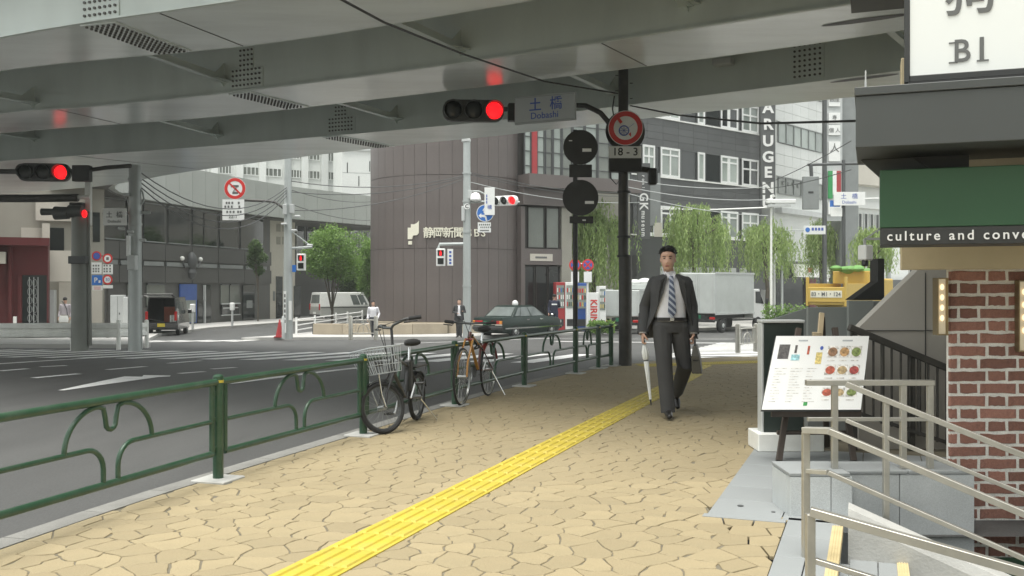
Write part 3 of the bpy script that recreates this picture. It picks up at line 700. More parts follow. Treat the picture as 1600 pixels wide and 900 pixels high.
# brick pier
D0 = 5.95; bx0, bx1 = 2.709, 3.75; bz1, bz0 = 1.435, -.36
bw = thing('brick_pier', 'red brick pier with thick pale mortar joints beside the basement stairs', 'pier', V(bx0, D0, bz0))
MB().box(.006, bx1 - bx0, .0035, .05, -1.0, bz1 - bz0).build('mortar_bed', 'mortar', bw, 0)
def brickmesh(w, h, seed):
    rr = random.Random(seed); mb = MB(); j = lambda s: rr.uniform(-s, s); n = 5; rings = []
    top = [(i * w / n, h / 2 + j(.0035)) for i in range(n + 1)]; bot = [(i * w / n, -h / 2 + j(.0035)) for i in range(n, -1, -1)]
    o = [(x - w / 2 + j(.002), z) for x, z in top + bot]
    rings.append([V(x, .02, z) for x, z in o]); rings.append([V(x, .003 + j(.0015), z) for x, z in o]); rings.append([V(x * (1 - .012 / w), -.004 + j(.0015), z * .9) for x, z in o])
    mb.loft(rings); return mb.mesh('brick', 'brick', 0)
CH = .0777; S_, Hd, gp_ = .222, .105, .019
stv = [brickmesh(S_, .058, i) for i in range(8)]; hdv = [brickmesh(Hd, .058, 20 + i) for i in range(8)]; hfv = [brickmesh(.047, .058, 40 + i) for i in range(4)]
for r_ in range(23):
    z = bz1 - bz0 - .040 - r_ * CH; x = .004; seq = ['s', 'h'] if r_ % 2 == 0 else ['q', 'h', 's', 'h']; i = 0
    while x < bx1 - bx0 - .06:
        if r_ % 2 == 0: t = 'sh'[i % 2]
        else: t = 'q' if i == 0 else 'hs'[(i - 1) % 2]
        w = {'s': S_, 'h': Hd, 'q': .047}[t]; me = R.choice({'s': stv, 'h': hdv, 'q': hfv}[t])
        o = obj('brick', me, bw, V(x + w / 2, 0, z)); o.rotation_euler.y = R.uniform(-.012, .012); x += w + gp_; i += 1
MB().box(.1, .9, -.012, .02, -.22, .01).build('base_board', 'sign_green', bw, 0)

# building above the stairs
sh = thing('shop_front', 'low shop building with beige lintel over the basement entrance', 'building', V(2.42, 5.97, 0))
w0 = V(2.42, 5.97, 0)
def rbox(mb, start, k0, k1, q0, q1, z0, z1):
    s = Vector(start); mb.prism([s + RX * k0 + AX * q0 + V(0, 0, z0), s + RX * k1 + AX * q0 + V(0, 0, z0), s + RX * k1 + AX * q1 + V(0, 0, z0), s + RX * k0 + AX * q1 + V(0, 0, z0)], (0, 0, z1 - z0)); return mb
rbox(MB(), (0, 0, 0), 0, 3.2, 0, .22, 1.435, 2.75).build('lintel', 'beige_render', sh, 0, .004)
rbox(MB(), (0, 0, 0), 1.15, 3.2, .25, 3.5, -1.4, 3.9).build('back_wall', 'stair_wall', sh, 0)
rbox(MB(), (0, 0, 0), -.35, 3.4, -.1, 3.2, 3.92, 4.05).build('roof', 'fascia_grey', sh, 0)
rbox(MB(), (0, 0, 0), .3, 3.2, .3, 3.0, 2.76, 2.9).build('soffit', 'fascia_dark', sh, 0)
# green sign box
gx = V(PX(1375, 5.35), 5.35, 0); gz0, gz1, gzm = PZ(383, 5.35), PZ(266, 5.35), PZ(356, 5.35)
gs = thing('green_sign_box', 'long green sign box with white lettering on its black lower strip', 'sign', gx)
rbox(MB(), (0, 0, 0), 0, 2.6, 0, .40, gzm, gz1).build('panel', 'sign_green', gs, 0, .004)
rbox(MB(), (0, 0, 0), 0.002, 2.6, 0.003, .40, gz0, gzm - .002).build('lower_strip', 'fascia_dark', gs, 0, .003)
rt = -math.atan2(RX.y, RX.x) * -1
tx = 0.0
text('culture and conve', .0735, 'letter_white', gs, RX * .035 - AX * .006 + V(0, 0, (gz0 + gzm) / 2 - .002), math.atan2(RX.y, RX.x), .003, .012, 1.32, 'LEFT', sx=.97)
# grey fascia box above it
fx = V(PX(1337, 5.2), 5.2, 0); fz0, fz1, fzl = PZ(231, 5.2), PZ(137, 5.2), PZ(150, 5.2)
fa = thing('fascia_box', 'dark grey metal fascia box jutting out above the green sign', 'fascia', fx)
rbox(MB(), (0, 0, 0), 0, 2.8, 0, .75, fz0, fzl - .002).build('panel', 'fascia_grey', fa, 0, .004)
rbox(MB(), (0, 0, 0), -.006, 2.8, -.008, .76, fzl, fz1).build('cap_strip', 'fascia_grey', fa, 0, .003)
mb = MB(); s0 = RX * .02 + AX * .52
mb.prism([s0 + V(0, 0, fz0 - .003), s0 + RX * .42 + V(0, 0, fz0 - .003), s0 + RX * .42 + V(0, 0, gz1 - .12), s0 + RX * .22 + V(0, 0, gz1 - .12)], AX * .04); mb.build('bracket', 'fascia_grey', fa, 0)
mb = MB(); s0 = RX * .30 + AX * .50; mb.prism([s0 + V(0, 0, fz0 - .003), s0 + RX * .3 + V(0, 0, fz0 - .003), s0 + RX * .3 + V(0, 0, gz1 - .1)], AX * .04); mb.build('bracket', 'fascia_dark', fa, 0)
mb = MB(); q = RX * .05 + AX * .1 + V(0, 0, fz1); mb.cyl(q, q + V(0, 0, .05), .006, n=8); mb.cyl(q + V(0, 0, .05), q + V(0, 0, .11), .004, n=8); mb.cyl(q + V(.02, 0, 0), q + V(.05, 0, .015), .008, n=8); mb.build('antenna', 'light_grey', fa)
# lit sign above
sx0 = V(PX(1413, 5.42), 5.42, 0); sz0 = PZ(129, 5.42)
b1 = thing('basement_sign', 'large white lit sign reading B1 in a dark frame', 'sign', sx0)
rbox(MB(), (0, 0, 0), .018, 1.6, .03, .30, sz0 + .02, 3.75).build('case', 'fascia_dark', b1, 0)
rbox(MB(), (0, 0, 0), .030, 1.55, .012, .03, sz0 + .038, 3.70).build('face', 'sign_lit', b1, 0)
for nm, k0, k1, z0, z1 in (('frame_bar', 0, .028, sz0, 3.75), ('frame_bar', .0285, 1.6, sz0, sz0 + .036)):
    rbox(MB(), (0, 0, 0), k0, k1, 0, .05, z0, z1).build(nm, 'fascia_dark', b1, 0, .003)
rbox(MB(), (0, 0, 0), .02, 1.6, -.02, .26, sz0 - .04, sz0 - .003).build('sill', 'black_plastic', b1, 0)
zr = math.atan2(RX.y, RX.x)
def at_r(px, s, extra=0):   # distance along RX from s for a bearing
    k1 = (px - CX) / F; return (k1 * s.y - s.x) / (RX.x - k1 * RX.y)
kk = at_r(1517, sx0); dd = (sx0 + RX * kk).y
text('B', .178, 'ink_grey', b1, RX * (kk - .045) + AX * .008 + V(0, 0, PZ(79.5, dd)), zr, .002, .012, 1, sx=.92); text('1', .178, 'ink_grey', b1, RX * (kk + .055) + AX * .008 + V(0, 0, PZ(78.5, dd)), zr, .002, .012, 1)
mb = MB()
for cx, w in ((kk - .088, .045), (kk + .060, .060)):
    c = RX * cx + AX * .008 + V(0, 0, PZ(95.2, dd)); mb.bar(c - RX * w / 2, c + RX * w / 2, .004, .008)
c = RX * (kk - .088) + AX * .008 + V(0, 0, PZ(64.3, dd)); mb.bar(c - RX * .022, c + RX * .022, .004, .008); mb.build('serif', 'ink_grey', b1, 0)
text('狗', .27, 'ink_grey', b1, RX * (kk + .0) + AX * .008 + V(0, 0, PZ(-9, dd)), zr, .002, .014, 1)

# wall lamps
def wall_lamp(px0, px1, py0, py1, d, label):
    a, b = at(px0, py1, d), at(px1, py0, d); t = thing('wall_lamp', label, 'lamp', V((a.x + b.x) / 2, d, a.z), 0, 'tall wall lamps by the stairs'); w = b.x - a.x; h = b.z - a.z
    MB().box(-w / 2 + .008, w / 2 - .008, .03, .06, 0.008, h - .008).build('back_plate', 'brass', t, 0)
    mb = MB(); f = .007
    for x0, x1, z0, z1 in ((-w / 2, -w / 2 + f, 0, h), (w / 2 - f, w / 2, 0, h), (-w / 2 + f, w / 2 - f, 0, f), (-w / 2 + f, w / 2 - f, h - f, h)): mb.box(x0, x1, 0, .07, z0, z1)
    mb.build('frame', 'brass', t, 0)
    MB().box(-w / 2 + f + .001, w / 2 - f - .001, .0225, .0285, f + .001, h - f - .001).build('diffuser', 'lamp_glass', t, 0)
    for i in range(4): MB().ell((0, .012, h * (.30 + .18 * i)), (.013, .008, .019), 10, 6).build('bulb', 'bulb_warm', t)
wall_lamp(1465, 1482, 434, 524, 5.90, 'tall brass wall lamp with glowing bulbs at the inner edge of the brick pier')
wall_lamp(1592, 1612, 438, 550, 5.90, 'tall brass wall lamp at the right edge of the picture on the brick')

# stairwell wall, dark railing, grey screens behind
sw = thing('stairwell_wall', 'taupe panelled wall with a sloping top edge behind the brick pier', 'wall', V(0, 7.9, 0)); D1 = 7.9
pts = [at(1342, 512, D1), at(1437, 419, D1), at(1437, 330, D1), at(1560, 330, D1), at(1560, 760, D1), at(1342, 720, D1)]
MB().prism([p - V(0, 7.9, 0) for p in pts], (0, .12, 0)).build('panel', 'stair_wall', sw, 0)
mb = MB(); mb.bar(at(1352, 516.5, D1 - .004) - V(0, 7.9, 0), at(1500, 516.5, D1 - .004) - V(0, 7.9, 0), .006, .006); mb.bar(at(1446, 426, D1 - .004) - V(0, 7.9, 0), at(1446, 640, D1 - .004) - V(0, 7.9, 0), .006, .006); mb.build('panel_joint', 'fascia_dark', sw, 0)
dr = thing('dark_railing', 'dark metal railing descending behind the menu board', 'railing', (0, 0, 0)); D2 = 7.78
MB().bar(at(1326, 511, D2), at(1520, 592, D2), .05, .055).build('handrail', 'pole_dark', dr, 0, .006)
MB().bar(at(1326, 640, D2), at(1520, 705, D2), .03, .03).build('bottom_rail', 'pole_dark', dr, 0)
for i in range(12):
    px = 1336 + 14.3 * i; y0 = 511 + (px - 1326) * .4175; y1 = 640 + (px - 1326) * .335
    MB().cyl(at(px, y0, D2), at(px, y1 + 4, D2), .017 if i in (3, 7) else .010, n=8).build('baluster', 'pole_dark', dr)
for px in (1334, 1424): MB().bar(at(px, 514 + (px - 1330) * .41, D2 + .03), V(PX(px, D2 + .03), D2 + .03, 0.005), .045, .045).build('post', 'pole_dark', dr, 0)
gsn = thing('grey_screen', 'pale grey metal screen panels around the stairwell', 'screen', (0, 0, 0)); D3 = 9.3
def scr(pts, d, m='panel_grey', th=.05): MB().prism([at(x, y, d) for x, y in pts], (0, th, 0)).build('panel', m, gsn, 0, .004)
yb = lambda d: CY + EYE * F / d - .3
scr([(1196, 502), (1263, 481), (1263, yb(9.6)), (1196, yb(9.6))], 9.6); scr([(1262, 480), (1324.5, 480), (1324.5, yb(9.3)), (1262, yb(9.3))], 9.3)
scr([(1325.5, 469.5), (1364.5, 469.5), (1364.5, yb(9.2)), (1325.5, yb(9.2))], 9.2, 'panel_grey'); scr([(1365.5, 470), (1420, 470), (1420, yb(9.2)), (1365.5, yb(9.2))], 9.25)
scr([(1331, 469), (1371, 440), (1371, 404), (1382, 404), (1382, 469)], 9.4, 'fascia_dark', .2)
# cctv box on the dark screen, its arm reaching to the sign box
cc = thing('cctv_camera', 'white security camera housing above the dark screen by the green sign', 'camera', at(1352, 395, 8.6))
mb = MB(); mb.cbox((0, 0, 0), (.085, .12, .14), .25); mb.build('housing', 'white_paint', cc, 0, .012); mb = MB(); mb.cyl((-.01, -.02, -.07), (-.015, -.03, -.115), .028, n=12); mb.build('lens_hood', 'black_plastic', cc)
mb = MB(); mb.bar((-.005, 0, .07), (-.005, 0, .125), .02, .02); mb.bar((-.005, 0, .125), (.16, 0, .125), .02, .02); mb.bar((.01, 0, .13), (.15, 0, .23), .012, .012); mb.build('arm', 'light_grey', cc, 0)

# black sign cabinet with white base, behind the easel
cb = thing('sign_cabinet', 'dark green standing sign cabinet with white base behind the menu easel', 'sign', V(PX(1185, 7.7), 7.7, 0))
c0 = V(PX(1185, 7.7), 7.7, 0)
def lb(px0, px1, py0, py1, d, th, nm, m, bev=.004): a, b = at(px0, py1, d) - c0, at(px1, py0, d) - c0; MB().box(a.x, b.x, a.y, a.y + th, max(a.z, .005), b.z).build(nm, m, cb, 0, bev)
lb(1185, 1288, 678, 712, 7.7, .34, 'base', 'white_dirty', .006); lb(1194, 1256, 505, 677.5, 7.78, .12, 'panel', 'menu_green'); lb(1190, 1258, 500, 504.5, 7.77, .15, 'top_cap', 'light_grey'); lb(1189.5, 1193.5, 505, 677.5, 7.78, .12, 'side_trim', 'light_grey')
lb(1262, 1345, 560, 705, 8.3, .1, 'rear_panel', 'mid_grey')

# menu board on an easel
D4 = 7.25
ea = thing('easel', 'dark wooden easel holding the menu board', 'easel', V(PX(1270, 7.4), 7.4, 0)); e0 = V(PX(1270, 7.4), 7.4, 0)
leg = lambda p, q, w=.045, h=.03, m='wood_dark', nm='leg': MB().bar(p - e0, q - e0, w, h, up=(0, 1, 0)).build(nm, m, ea, 0, .003)
gnd = lambda px, d: V(PX(px, d), d, .006)
leg(gnd(1217, 7.30), at(1248, 513, 7.62)); leg(gnd(1334, 7.30), at(1304, 512, 7.62)); leg(gnd(1292, 7.95), at(1284, 495, 7.60)); leg(at(1272, 640, 7.38), at(1284, 489, 7.58), .04, .022, 'wood_tan', 'mast')
leg(at(1214, 676, 7.40), at(1330, 676, 7.40), .03, .035, nm='crossbar'); leg(at(1205, 644, 7.22), at(1345, 644, 7.22), .07, .03, nm='ledge'); leg(at(1270, 524, 7.50), at(1282, 524, 7.50), .05, .05, 'wood_tan', 'clamp')
BL, BR_, TR, TL = at(1190, 640, 7.16), at(1345, 640, 7.16), at(1358, 525, 7.46), at(1213, 525, 7.46)
mn = thing('menu_board', 'white menu board with rows of food photographs on the easel', 'menu', BL)
ux, uy = (BR_ - BL), (TL - BL); nn = ux.cross(uy).normalized(); nn = nn if nn.y < 0 else -nn
MB().prism([p - BL - nn * .004 for p in (BL + ux * 0, BR_, TR, TL)], -nn * .035).build('board', 'dark_grey', mn, 0)
MB().prism([p - BL for p in (BL, BR_, TR, TL)], -nn * .003).build('sheet', 'white_paint', mn, 0)
def mp_(u, v, o=.0015): return ux * u + (uy + (TR - TL - ux) * u) * v + nn * o
def mq(u0, u1, v0, v1, m, nm='picture', o=.0015): mb = MB(); mb.poly([mp_(u0, v0, o), mp_(u1, v0, o), mp_(u1, v1, o), mp_(u0, v1, o)]); return mb.build(nm, m, mn, 0)
cols = dict(food1=(.28, .16, .09), food2=(.45, .27, .12), food3=(.20, .26, .08), food4=(.42, .10, .06), food5=(.40, .30, .16), food6=(.36, .07, .06), ph_dark=(.09, .085, .08), ph_cyan=(.35, .62, .66), ph_beer=(.62, .50, .18), plate=(.66, .64, .60), ph_green=(.05, .30, .08))
for k_, c in cols.items(): mat(k_, c, .6, var=.5, scale=45)
for r_, (v0, v1, ms) in enumerate(((.70, .86, ('food1', 'food2', 'food3')), (.46, .60, ('food4', 'food5', 'food6')), (.17, .29, ('food4', 'food5', 'food3')))):
    for c_, m_ in enumerate(ms):
        u0 = .575 + .125 * c_; mq(u0, u0 + .115, v0, v1, 'plate')
        mb = MB(); mb.poly([mp_(u0 + .057 + .050 * math.cos(t), (v0 + v1) / 2 - .005 + (v1 - v0) * .40 * math.sin(t), .003) for t in [2 * PI * i / 16 for i in range(16)]]); mb.build('dish', m_, mn, 0)
        mq(u0 + .01, u0 + .09, v0 - .05, v0 - .035, 'plate', 'caption')
mq(.055, .17, .68, .88, 'ph_dark'); mq(.20, .29, .66, .74, 'ph_cyan'); mq(.225, .25, .76, .87, 'ph_dark', 'glass_photo'); mq(.36, .385, .74, .86, 'food4', 'glass_photo'); mq(.46, .525, .61, .77, 'ph_beer'); mq(.41, .45, .05, .10, 'ph_green', 'stamp')
mb = MB(); mb.poly([mp_(.51 + .018 * math.cos(t), .83 + .028 * math.sin(t), .002) for t in [2 * PI * i / 14 for i in range(14)]]); mb.build('badge', 'sign_text_blue', mn, 0)
for c_ in range(3):
    for i in range(13):
        u0 = .05 + .17 * c_; mq(u0, u0 + R.uniform(.06, .13), .10 + .037 * i, .10 + .037 * i + .008, 'plate', 'text_line')
for u0, w in ((.25, .10), (.72, .11)): mq(u0, u0 + w, .925, .945, 'sign_grey', 'heading')
# ================================================================== poles, signals, road signs
class Rig:      # something standing at a bearing; L() gives local points at its own distance
    def __init__(s, name, label, cat, base, group=None):
        s.b = Vector(base); s.d = s.b.y; s.o = thing(name, label, cat, s.b, 0, group)
    def L(s, px, py, dd=0.0): return at(px, py, s.d + dd) - s.b
    def w(s, px): return px * s.d / F
    def pole(s, px, y1, r0, r1, m='pole_grey', nm='pole', y0=None, n=14):
        z0 = s.L(px, y1); b = V(z0.x, 0, -.05) if y0 is None else s.L(px, y0); MB().cyl(b, z0, r0, r1, n).build(nm, m, s.o); return s
    def box(s, px0, px1, py0, py1, th, m, nm='plate', dd=-.12, bev=.0):
        a, b = s.L(px0, py1, dd), s.L(px1, py0, dd); return MB().box(a.x, b.x, a.y, a.y + th, a.z, b.z).build(nm, m, s.o, 0, bev)
    def disc(s, px, py, rpx, m, nm='disc', dd=-.14, t=.01, yaw=0.0): 
        c = s.L(px, py, dd); return MB().disc(c, (math.sin(yaw), -math.cos(yaw), 0), s.w(rpx), t, 28).build(nm, m, s.o)
    def ring(s, px, py, r0, r1, m, nm='ring', dd=-.15, yaw=0.0):
        c = s.L(px, py, dd); return MB().ring(c, (math.sin(yaw), -math.cos(yaw), 0), s.w(r0), s.w(r1), .008).build(nm, m, s.o)
    def arm(s, pts, r, m='pole_grey', nm='arm', n=8): MB().tube([s.L(*p) for p in pts], r, n).build(nm, m, s.o, 60); return s
    def txt(s, body, px, py, hpx, m, dd=-.16, bold=.0, yaw=0.0, sp=1.0, sx=1.0): return text(body, s.w(hpx) * 1.35, m, s.o, s.L(px, py, dd), yaw, .002, bold, sp, sx=sx)
    def tick(s, px, py, wpx, hpx, m='ink_grey', dd=-.155): a = s.L(px, py, dd); w_, h_ = s.w(wpx), s.w(hpx); MB().box(a.x - w_ / 2, a.x + w_ / 2, a.y, a.y + .003, a.z - h_ / 2, a.z + h_ / 2).build('legend_mark', m, s.o, 0)
def signal3(name, label, c, yaw, lamp_r, m, lit=2, hood=.22, group=None):
    t = thing(name, label, 'traffic light', c, yaw, group); r = lamp_r; P = r * 2.42; mb = MB(); bw, bh = P * 1.5, r * 1.28
    prof = [(-bw + bh * .8 + bh * math.cos(a) * .8 - bh * 0, bh * math.sin(a)) for a in [PI / 2 + PI * i / 8 for i in range(9)]] + [(bw - bh * .8 + bh * .8 * math.cos(a), bh * math.sin(a)) for a in [-PI / 2 + PI * i / 8 for i in range(9)]]
    mb.prism([(x, 0, z) for x, z in prof], (0, r * .9, 0)); mb.build('housing', m, t, 40, .01)
    for i in range(3):
        x = (i - 1) * P; on = (i == lit)
        MB().ell((x, -.01, 0), (r, r * .3, r), 20, 8).build('lens', 'lamp_red' if on else 'lamp_off', t)
        mb = MB(); MBo = []; n = 20
        for k in range(n + 1):
            a = math.radians(-52) + math.radians(284) * k / n; x1, z1 = x + r * 1.08 * math.cos(a), r * 1.08 * math.sin(a); ln = hood * (.35 + .65 * max(0, (math.sin(a) + 1) / 2))
            MBo.append([V(x1, 0, z1), V(x1, -ln, z1 - .04 * ln), V(x + (x1 - x) * .95, -ln, (z1) * .95 - .04 * ln), V(x + (x1 - x) * .95, 0, z1 * .95)])
        mb.loft(MBo); mb.build('visor', m, t, 60)
    return t
def ped_signal(rig, px, py, wpx, hpx, label, m='white_paint', dd=-.2, yaw=0.0):
    c = rig.L(px, py, dd); w_, h_ = rig.w(wpx), rig.w(hpx); t = thing('pedestrian_signal', label, 'traffic light', rig.b + c, yaw)
    MB().box(-w_ / 2, w_ / 2, 0, .2, -h_ / 2, h_ / 2).build('housing', m, t, 0, .015)
    for z, mm in ((h_ * .24, 'lamp_red'), (-h_ * .22, 'lamp_off')):
        MB().box(-w_ * .33, w_ * .33, -.012, 0.002, z - h_ * .17, z + h_ * .17).build('lens_frame', 'black_plastic', t, 0)
        mb = MB(); 
        if mm == 'lamp_red': mb.box(-w_ * .1, w_ * .1, -.02, -.0125, z - h_ * .13, z + h_ * .06); mb.ell((0, -.016, z + h_ * .1), (w_ * .08, .005, w_ * .08), 10, 6)
        else: mb.box(-w_ * .28, w_ * .28, -.016, -.0125, z - h_ * .14, z + h_ * .14)
        mb.build('lens', mm, t, 0)
        MB().box(-w_ * .36, w_ * .36, -.14, -.0125, z + h_ * .175, z + h_ * .20).build('visor', m, t, 0)
    return t

# --- dark signal pole in the foreground
S1 = Rig('signal_pole', 'dark brown signal pole on the sidewalk left of the walking man', 'pole', gp(977, 571))
S1.pole(977, 400, .112, .112, 'pole_dark', 'lower_pole').pole(974, 104, .088, .085, 'pole_dark', 'pole', 400)
for y in (302, 372, 402): z = S1.L(975, y); MB().cyl(z, z + V(0, 0, .04), .118, n=16).build('collar', 'pole_black', S1.o)
for i in range(9):
    z = S1.L(975 + (9 if i % 2 else -9), 118 + 12 * i); MB().cyl(z, z + V(.05 if i % 2 else -.05, 0, 0), .008, n=6).build('step_bolt', 'pole_dark', S1.o)
S1.arm([(972, 222), (955, 196), (938, 176), (915, 165, .1), (880, 164, .25), (800, 170, .8), (700, 177, 1.55)], .045, 'pole_dark', 'mast_arm')
S1.box(952, 1003, 244, 268, .16, 'pole_black', 'control_box', -.2, .01); S1.arm([(985, 262), (1015, 266)], .05, 'pole_dark', 'bracket'); S1.box(1014, 1028, 262, 288, .2, 'black_plastic', 'horn_speaker', -.2, .03)
S1.arm([(960, 150, -.1), (957, 170, -.1), (961, 195, -.1), (968, 185, -.1)], .012, 'black_plastic', 'conduit', 6); S1.arm([(953, 258, -.1), (954, 278, -.1), (963, 288, -.1), (968, 282, -.1)], .01, 'black_plastic', 'conduit', 6)
S1.disc(977, 205, 32, 'pole_dark', 'rear_disc', .16, .01, .15)
S1.disc(977.5, 200, 27, 'sign_white', 'sign_face', -.16, .008, -.12); S1.ring(977.5, 200, 18.5, 26, 'sign_red', 'sign_ring', -.166, -.12)
for (x0, y0, x1, y1) in ((965, 184, 971, 192), (984, 208, 991, 217)): MB().bar(S1.L(x0, y0, -.172), S1.L(x1, y1, -.172), .006, S1.w(4.5), up=(.6, 0, .8)).build('slash', 'sign_red', S1.o, 0)
S1.ring(975, 204, 6.5, 8.2, 'sign_text_blue', 'wheel_symbol', -.172)
for a in range(4): u = V(math.cos(a * PI / 4), 0, math.sin(a * PI / 4)) * S1.w(7); c = S1.L(975, 204, -.172); MB().bar(c - u, c + u, .005, .012, up=(0, 1, 0)).build('spoke_symbol', 'sign_text_blue', S1.o, 0)
MB().bar(S1.L(980, 201, -.172), S1.L(992, 192, -.172), .005, .018, up=(0, 1, 0)).build('shaft_symbol', 'sign_text_blue', S1.o, 0)
S1.box(952, 1002, 228.5, 247, .012, 'sign_white', 'number_plate', -.22, .0); S1.txt('18 - 3', 977, 237.5, 12.5, 'sign_black', -.225, .01)
sig1 = signal3('traffic_light', 'dark horizontal traffic light showing red under the flyover', at(740, 172.5, 16.9), .10, .150, 'signal_dark')
MB().box(.62, .95, .02, .22, -.16, .15).build('joint_box', 'black_plastic', sig1, 0, .01)
a, b = at(804, 172, 16.25), at(899, 166.5, 15.75); yw = math.atan2(b.y - a.y, b.x - a.x); L_ = (b - a).length
db = thing('street_name_board', 'grey hanging name board reading Dobashi beside the red signal', 'sign', (a + b) / 2, yw)
MB().box(-L_ / 2, L_ / 2, 0, .05, -.235, .235).build('board', 'sign_grey', db, 0, .008)
for x0, x1, z0, z1 in ((-L_ / 2 + .02, L_ / 2 - .02, .205, .212), (-L_ / 2 + .02, L_ / 2 - .02, -.212, -.205)): MB().box(x0, x1, -.003, 0, z0, z1).build('border_line', 'mid_grey', db, 0)
text('土', .235, 'sign_text_blue', db, (-.17, -.004, .06), 0, .002, .012); text('橋', .235, 'sign_text_blue', db, (.21, -.004, .06), 0, .002, .006); text('Dobashi', .155, 'sign_text_blue', db, (0, -.004, -.115), 0, .002, .004, 1.0)

# --- slim pole with the backs of two round signs
S2 = Rig('sign_pole', 'black pole carrying the dark backs of two round road signs', 'pole', gp(900.5, 582)); S2.pole(899, 203, .040, .036, 'pole_black')
for y, r in ((230, 27), (309, 28)):
    S2.disc(907, y, r, 'pole_black', 'sign_back', -.06, .012); MB().bar(S2.L(899, y - 14, -.045), S2.L(899, y + 14, -.045), .05, .02).build('clamp', 'pole_black', S2.o, 0)
S2.box(889.5, 925, 257, 277, .012, 'pole_black', 'sign_back', -.06, .004); S2.box(890, 927, 338, 349, .012, 'pole_black', 'sign_back', -.06, .004)
S2.box(910, 924, 232, 237, .003, 'sign_white', 'sticker', -.07); S2.box(914, 928, 314, 318.5, .003, 'sign_white', 'sticker', -.07); S2.box(910, 915.5, 343, 345, .003, 'sign_white', 'sticker', -.07); S2.box(889, 894, 219, 220.5, .003, 'sign_white', 'sticker', -.07)

# --- far corner: big grey pole with pedestrian signal
S3 = Rig('utility_pole', 'tall pale grey pole with a capped top in front of the brown tower', 'pole', gp(730, 526)); S3.pole(729.5, 222, .17, .145, n=18)
z = S3.L(728.5, 222); MB().lathe([(.17, 0), (.19, .02), (.19, .1), (.12, .16), (.01, .19)], 16, z).build('cap', 'light_grey', S3.o)
for y in (272, 316, 364, 448): z = S3.L(729.5, y); MB().cyl(z, z + V(0, 0, .07), .178, n=16).build('collar', 'pole_grey', S3.o)
S3.arm([(729, 381), (687, 381.5), (685, 388)], .06); ped_signal(S3, 688.5, 402, 14, 27, 'white pedestrian signal showing red in front of the brown tower')
S3.box(699, 708, 389, 415, .04, 'sign_white', 'notice_plate', -.25, .005)
for i, y in enumerate((394, 400, 406, 411)): S3.tick(703.5, y, 3.6, 3.4, 'sign_text_blue', -.255)
S3.disc(729.5, 322.5, 4.6, 'sign_white', 'round_badge', -.22); S3.txt('C', 729.5, 322.5, 6.0, 'sign_black', -.226, .03)
S3.arm([(730, 316), (760, 315), (812, 316)], .045, 'pole_grey', 'signal_arm'); S3.arm([(730, 299), (748, 298.5), (757, 303)], .03, 'pole_grey', 'bracket')
c = S3.L(743, 312, -.1); MB().lathe([(.02, .30), (.13, .27), (.2, .17), (.23, 0), (.2, -.05), (.05, -.08)], 18, c).build('lamp_dome', 'white_paint', S3.o)
S3.box(731, 737, 297, 310, .2, 'light_grey', 'junction_box', -.15, .01); S3.box(721, 726, 322, 345, .12, 'light_grey', 'junction_box', -.2, .01)
sig2 = signal3('traffic_light', 'white horizontal traffic light showing red in front of the brown tower', S3.b + S3.L(788.5, 313.5, -.22), -.45, .155, 'white_paint', 2, .2)
S3.box(757, 773, 293, 336, .03, 'sign_white', 'name_plate', -.35, .005); S3.txt('橋', 765, 324, 5.5, 'sign_text_blue', -.356); 
for i in range(3): S3.tick(760.5, 306 + 5 * i, 1.6, 4, 'sign_text_blue', -.356)
S3.disc(758, 333, 13.5, 'sign_white', 'sign_rim', -.24); S3.disc(758, 333, 12.4, 'sign_blue', 'sign_face', -.246)
mb = MB(); A_ = lambda x, y: S3.L(x, y, -.256)
mb.prism([A_(747.5, 337), (A_(752, 333)), A_(752, 335.4), A_(757, 335.6), A_(760, 338), A_(761.5, 345), A_(759, 345), A_(757.4, 339.5), A_(752, 338.8), A_(752, 341)], (0, .004, 0)); mb.build('left_arrow', 'sign_white', S3.o, 0)
mb = MB(); mb.prism([A_(757, 324), A_(761, 329), A_(758.6, 329), A_(758.8, 333), A_(755.6, 333), A_(755.6, 329), A_(753.5, 329)], (0, .004, 0)); mb.build('up_arrow', 'sign_white', S3.o, 0)
S3.box(746.5, 767, 347.5, 363, .02, 'sign_white', 'time_plate', -.25); S3.tick(757, 360, 14, 1.6, dd=-.258)
for i in range(6): S3.tick(749.5 + 3 * i, 351, 1.8, 2.6, dd=-.258); S3.tick(751.5 + 3 * i, 355.2, 1.6, 2.4, dd=-.258)
S4 = Rig('lamp_post', 'slim grey lamp post between the brown tower and the taxi', 'pole', V(PX(775, 47.0), 47.0, G(47.0))); S4.pole(774.5, 150, .125, .09)
c = S4.L(775, 470); MB().lathe([(.2, -1.3), (.2, -.15), (.16, -.05), (.125, 0)], 14, c).build('base_sleeve', 'pole_grey', S4.o); S4.box(772, 777, 426, 436, .01, 'sign_white', 'sticker', -.14)

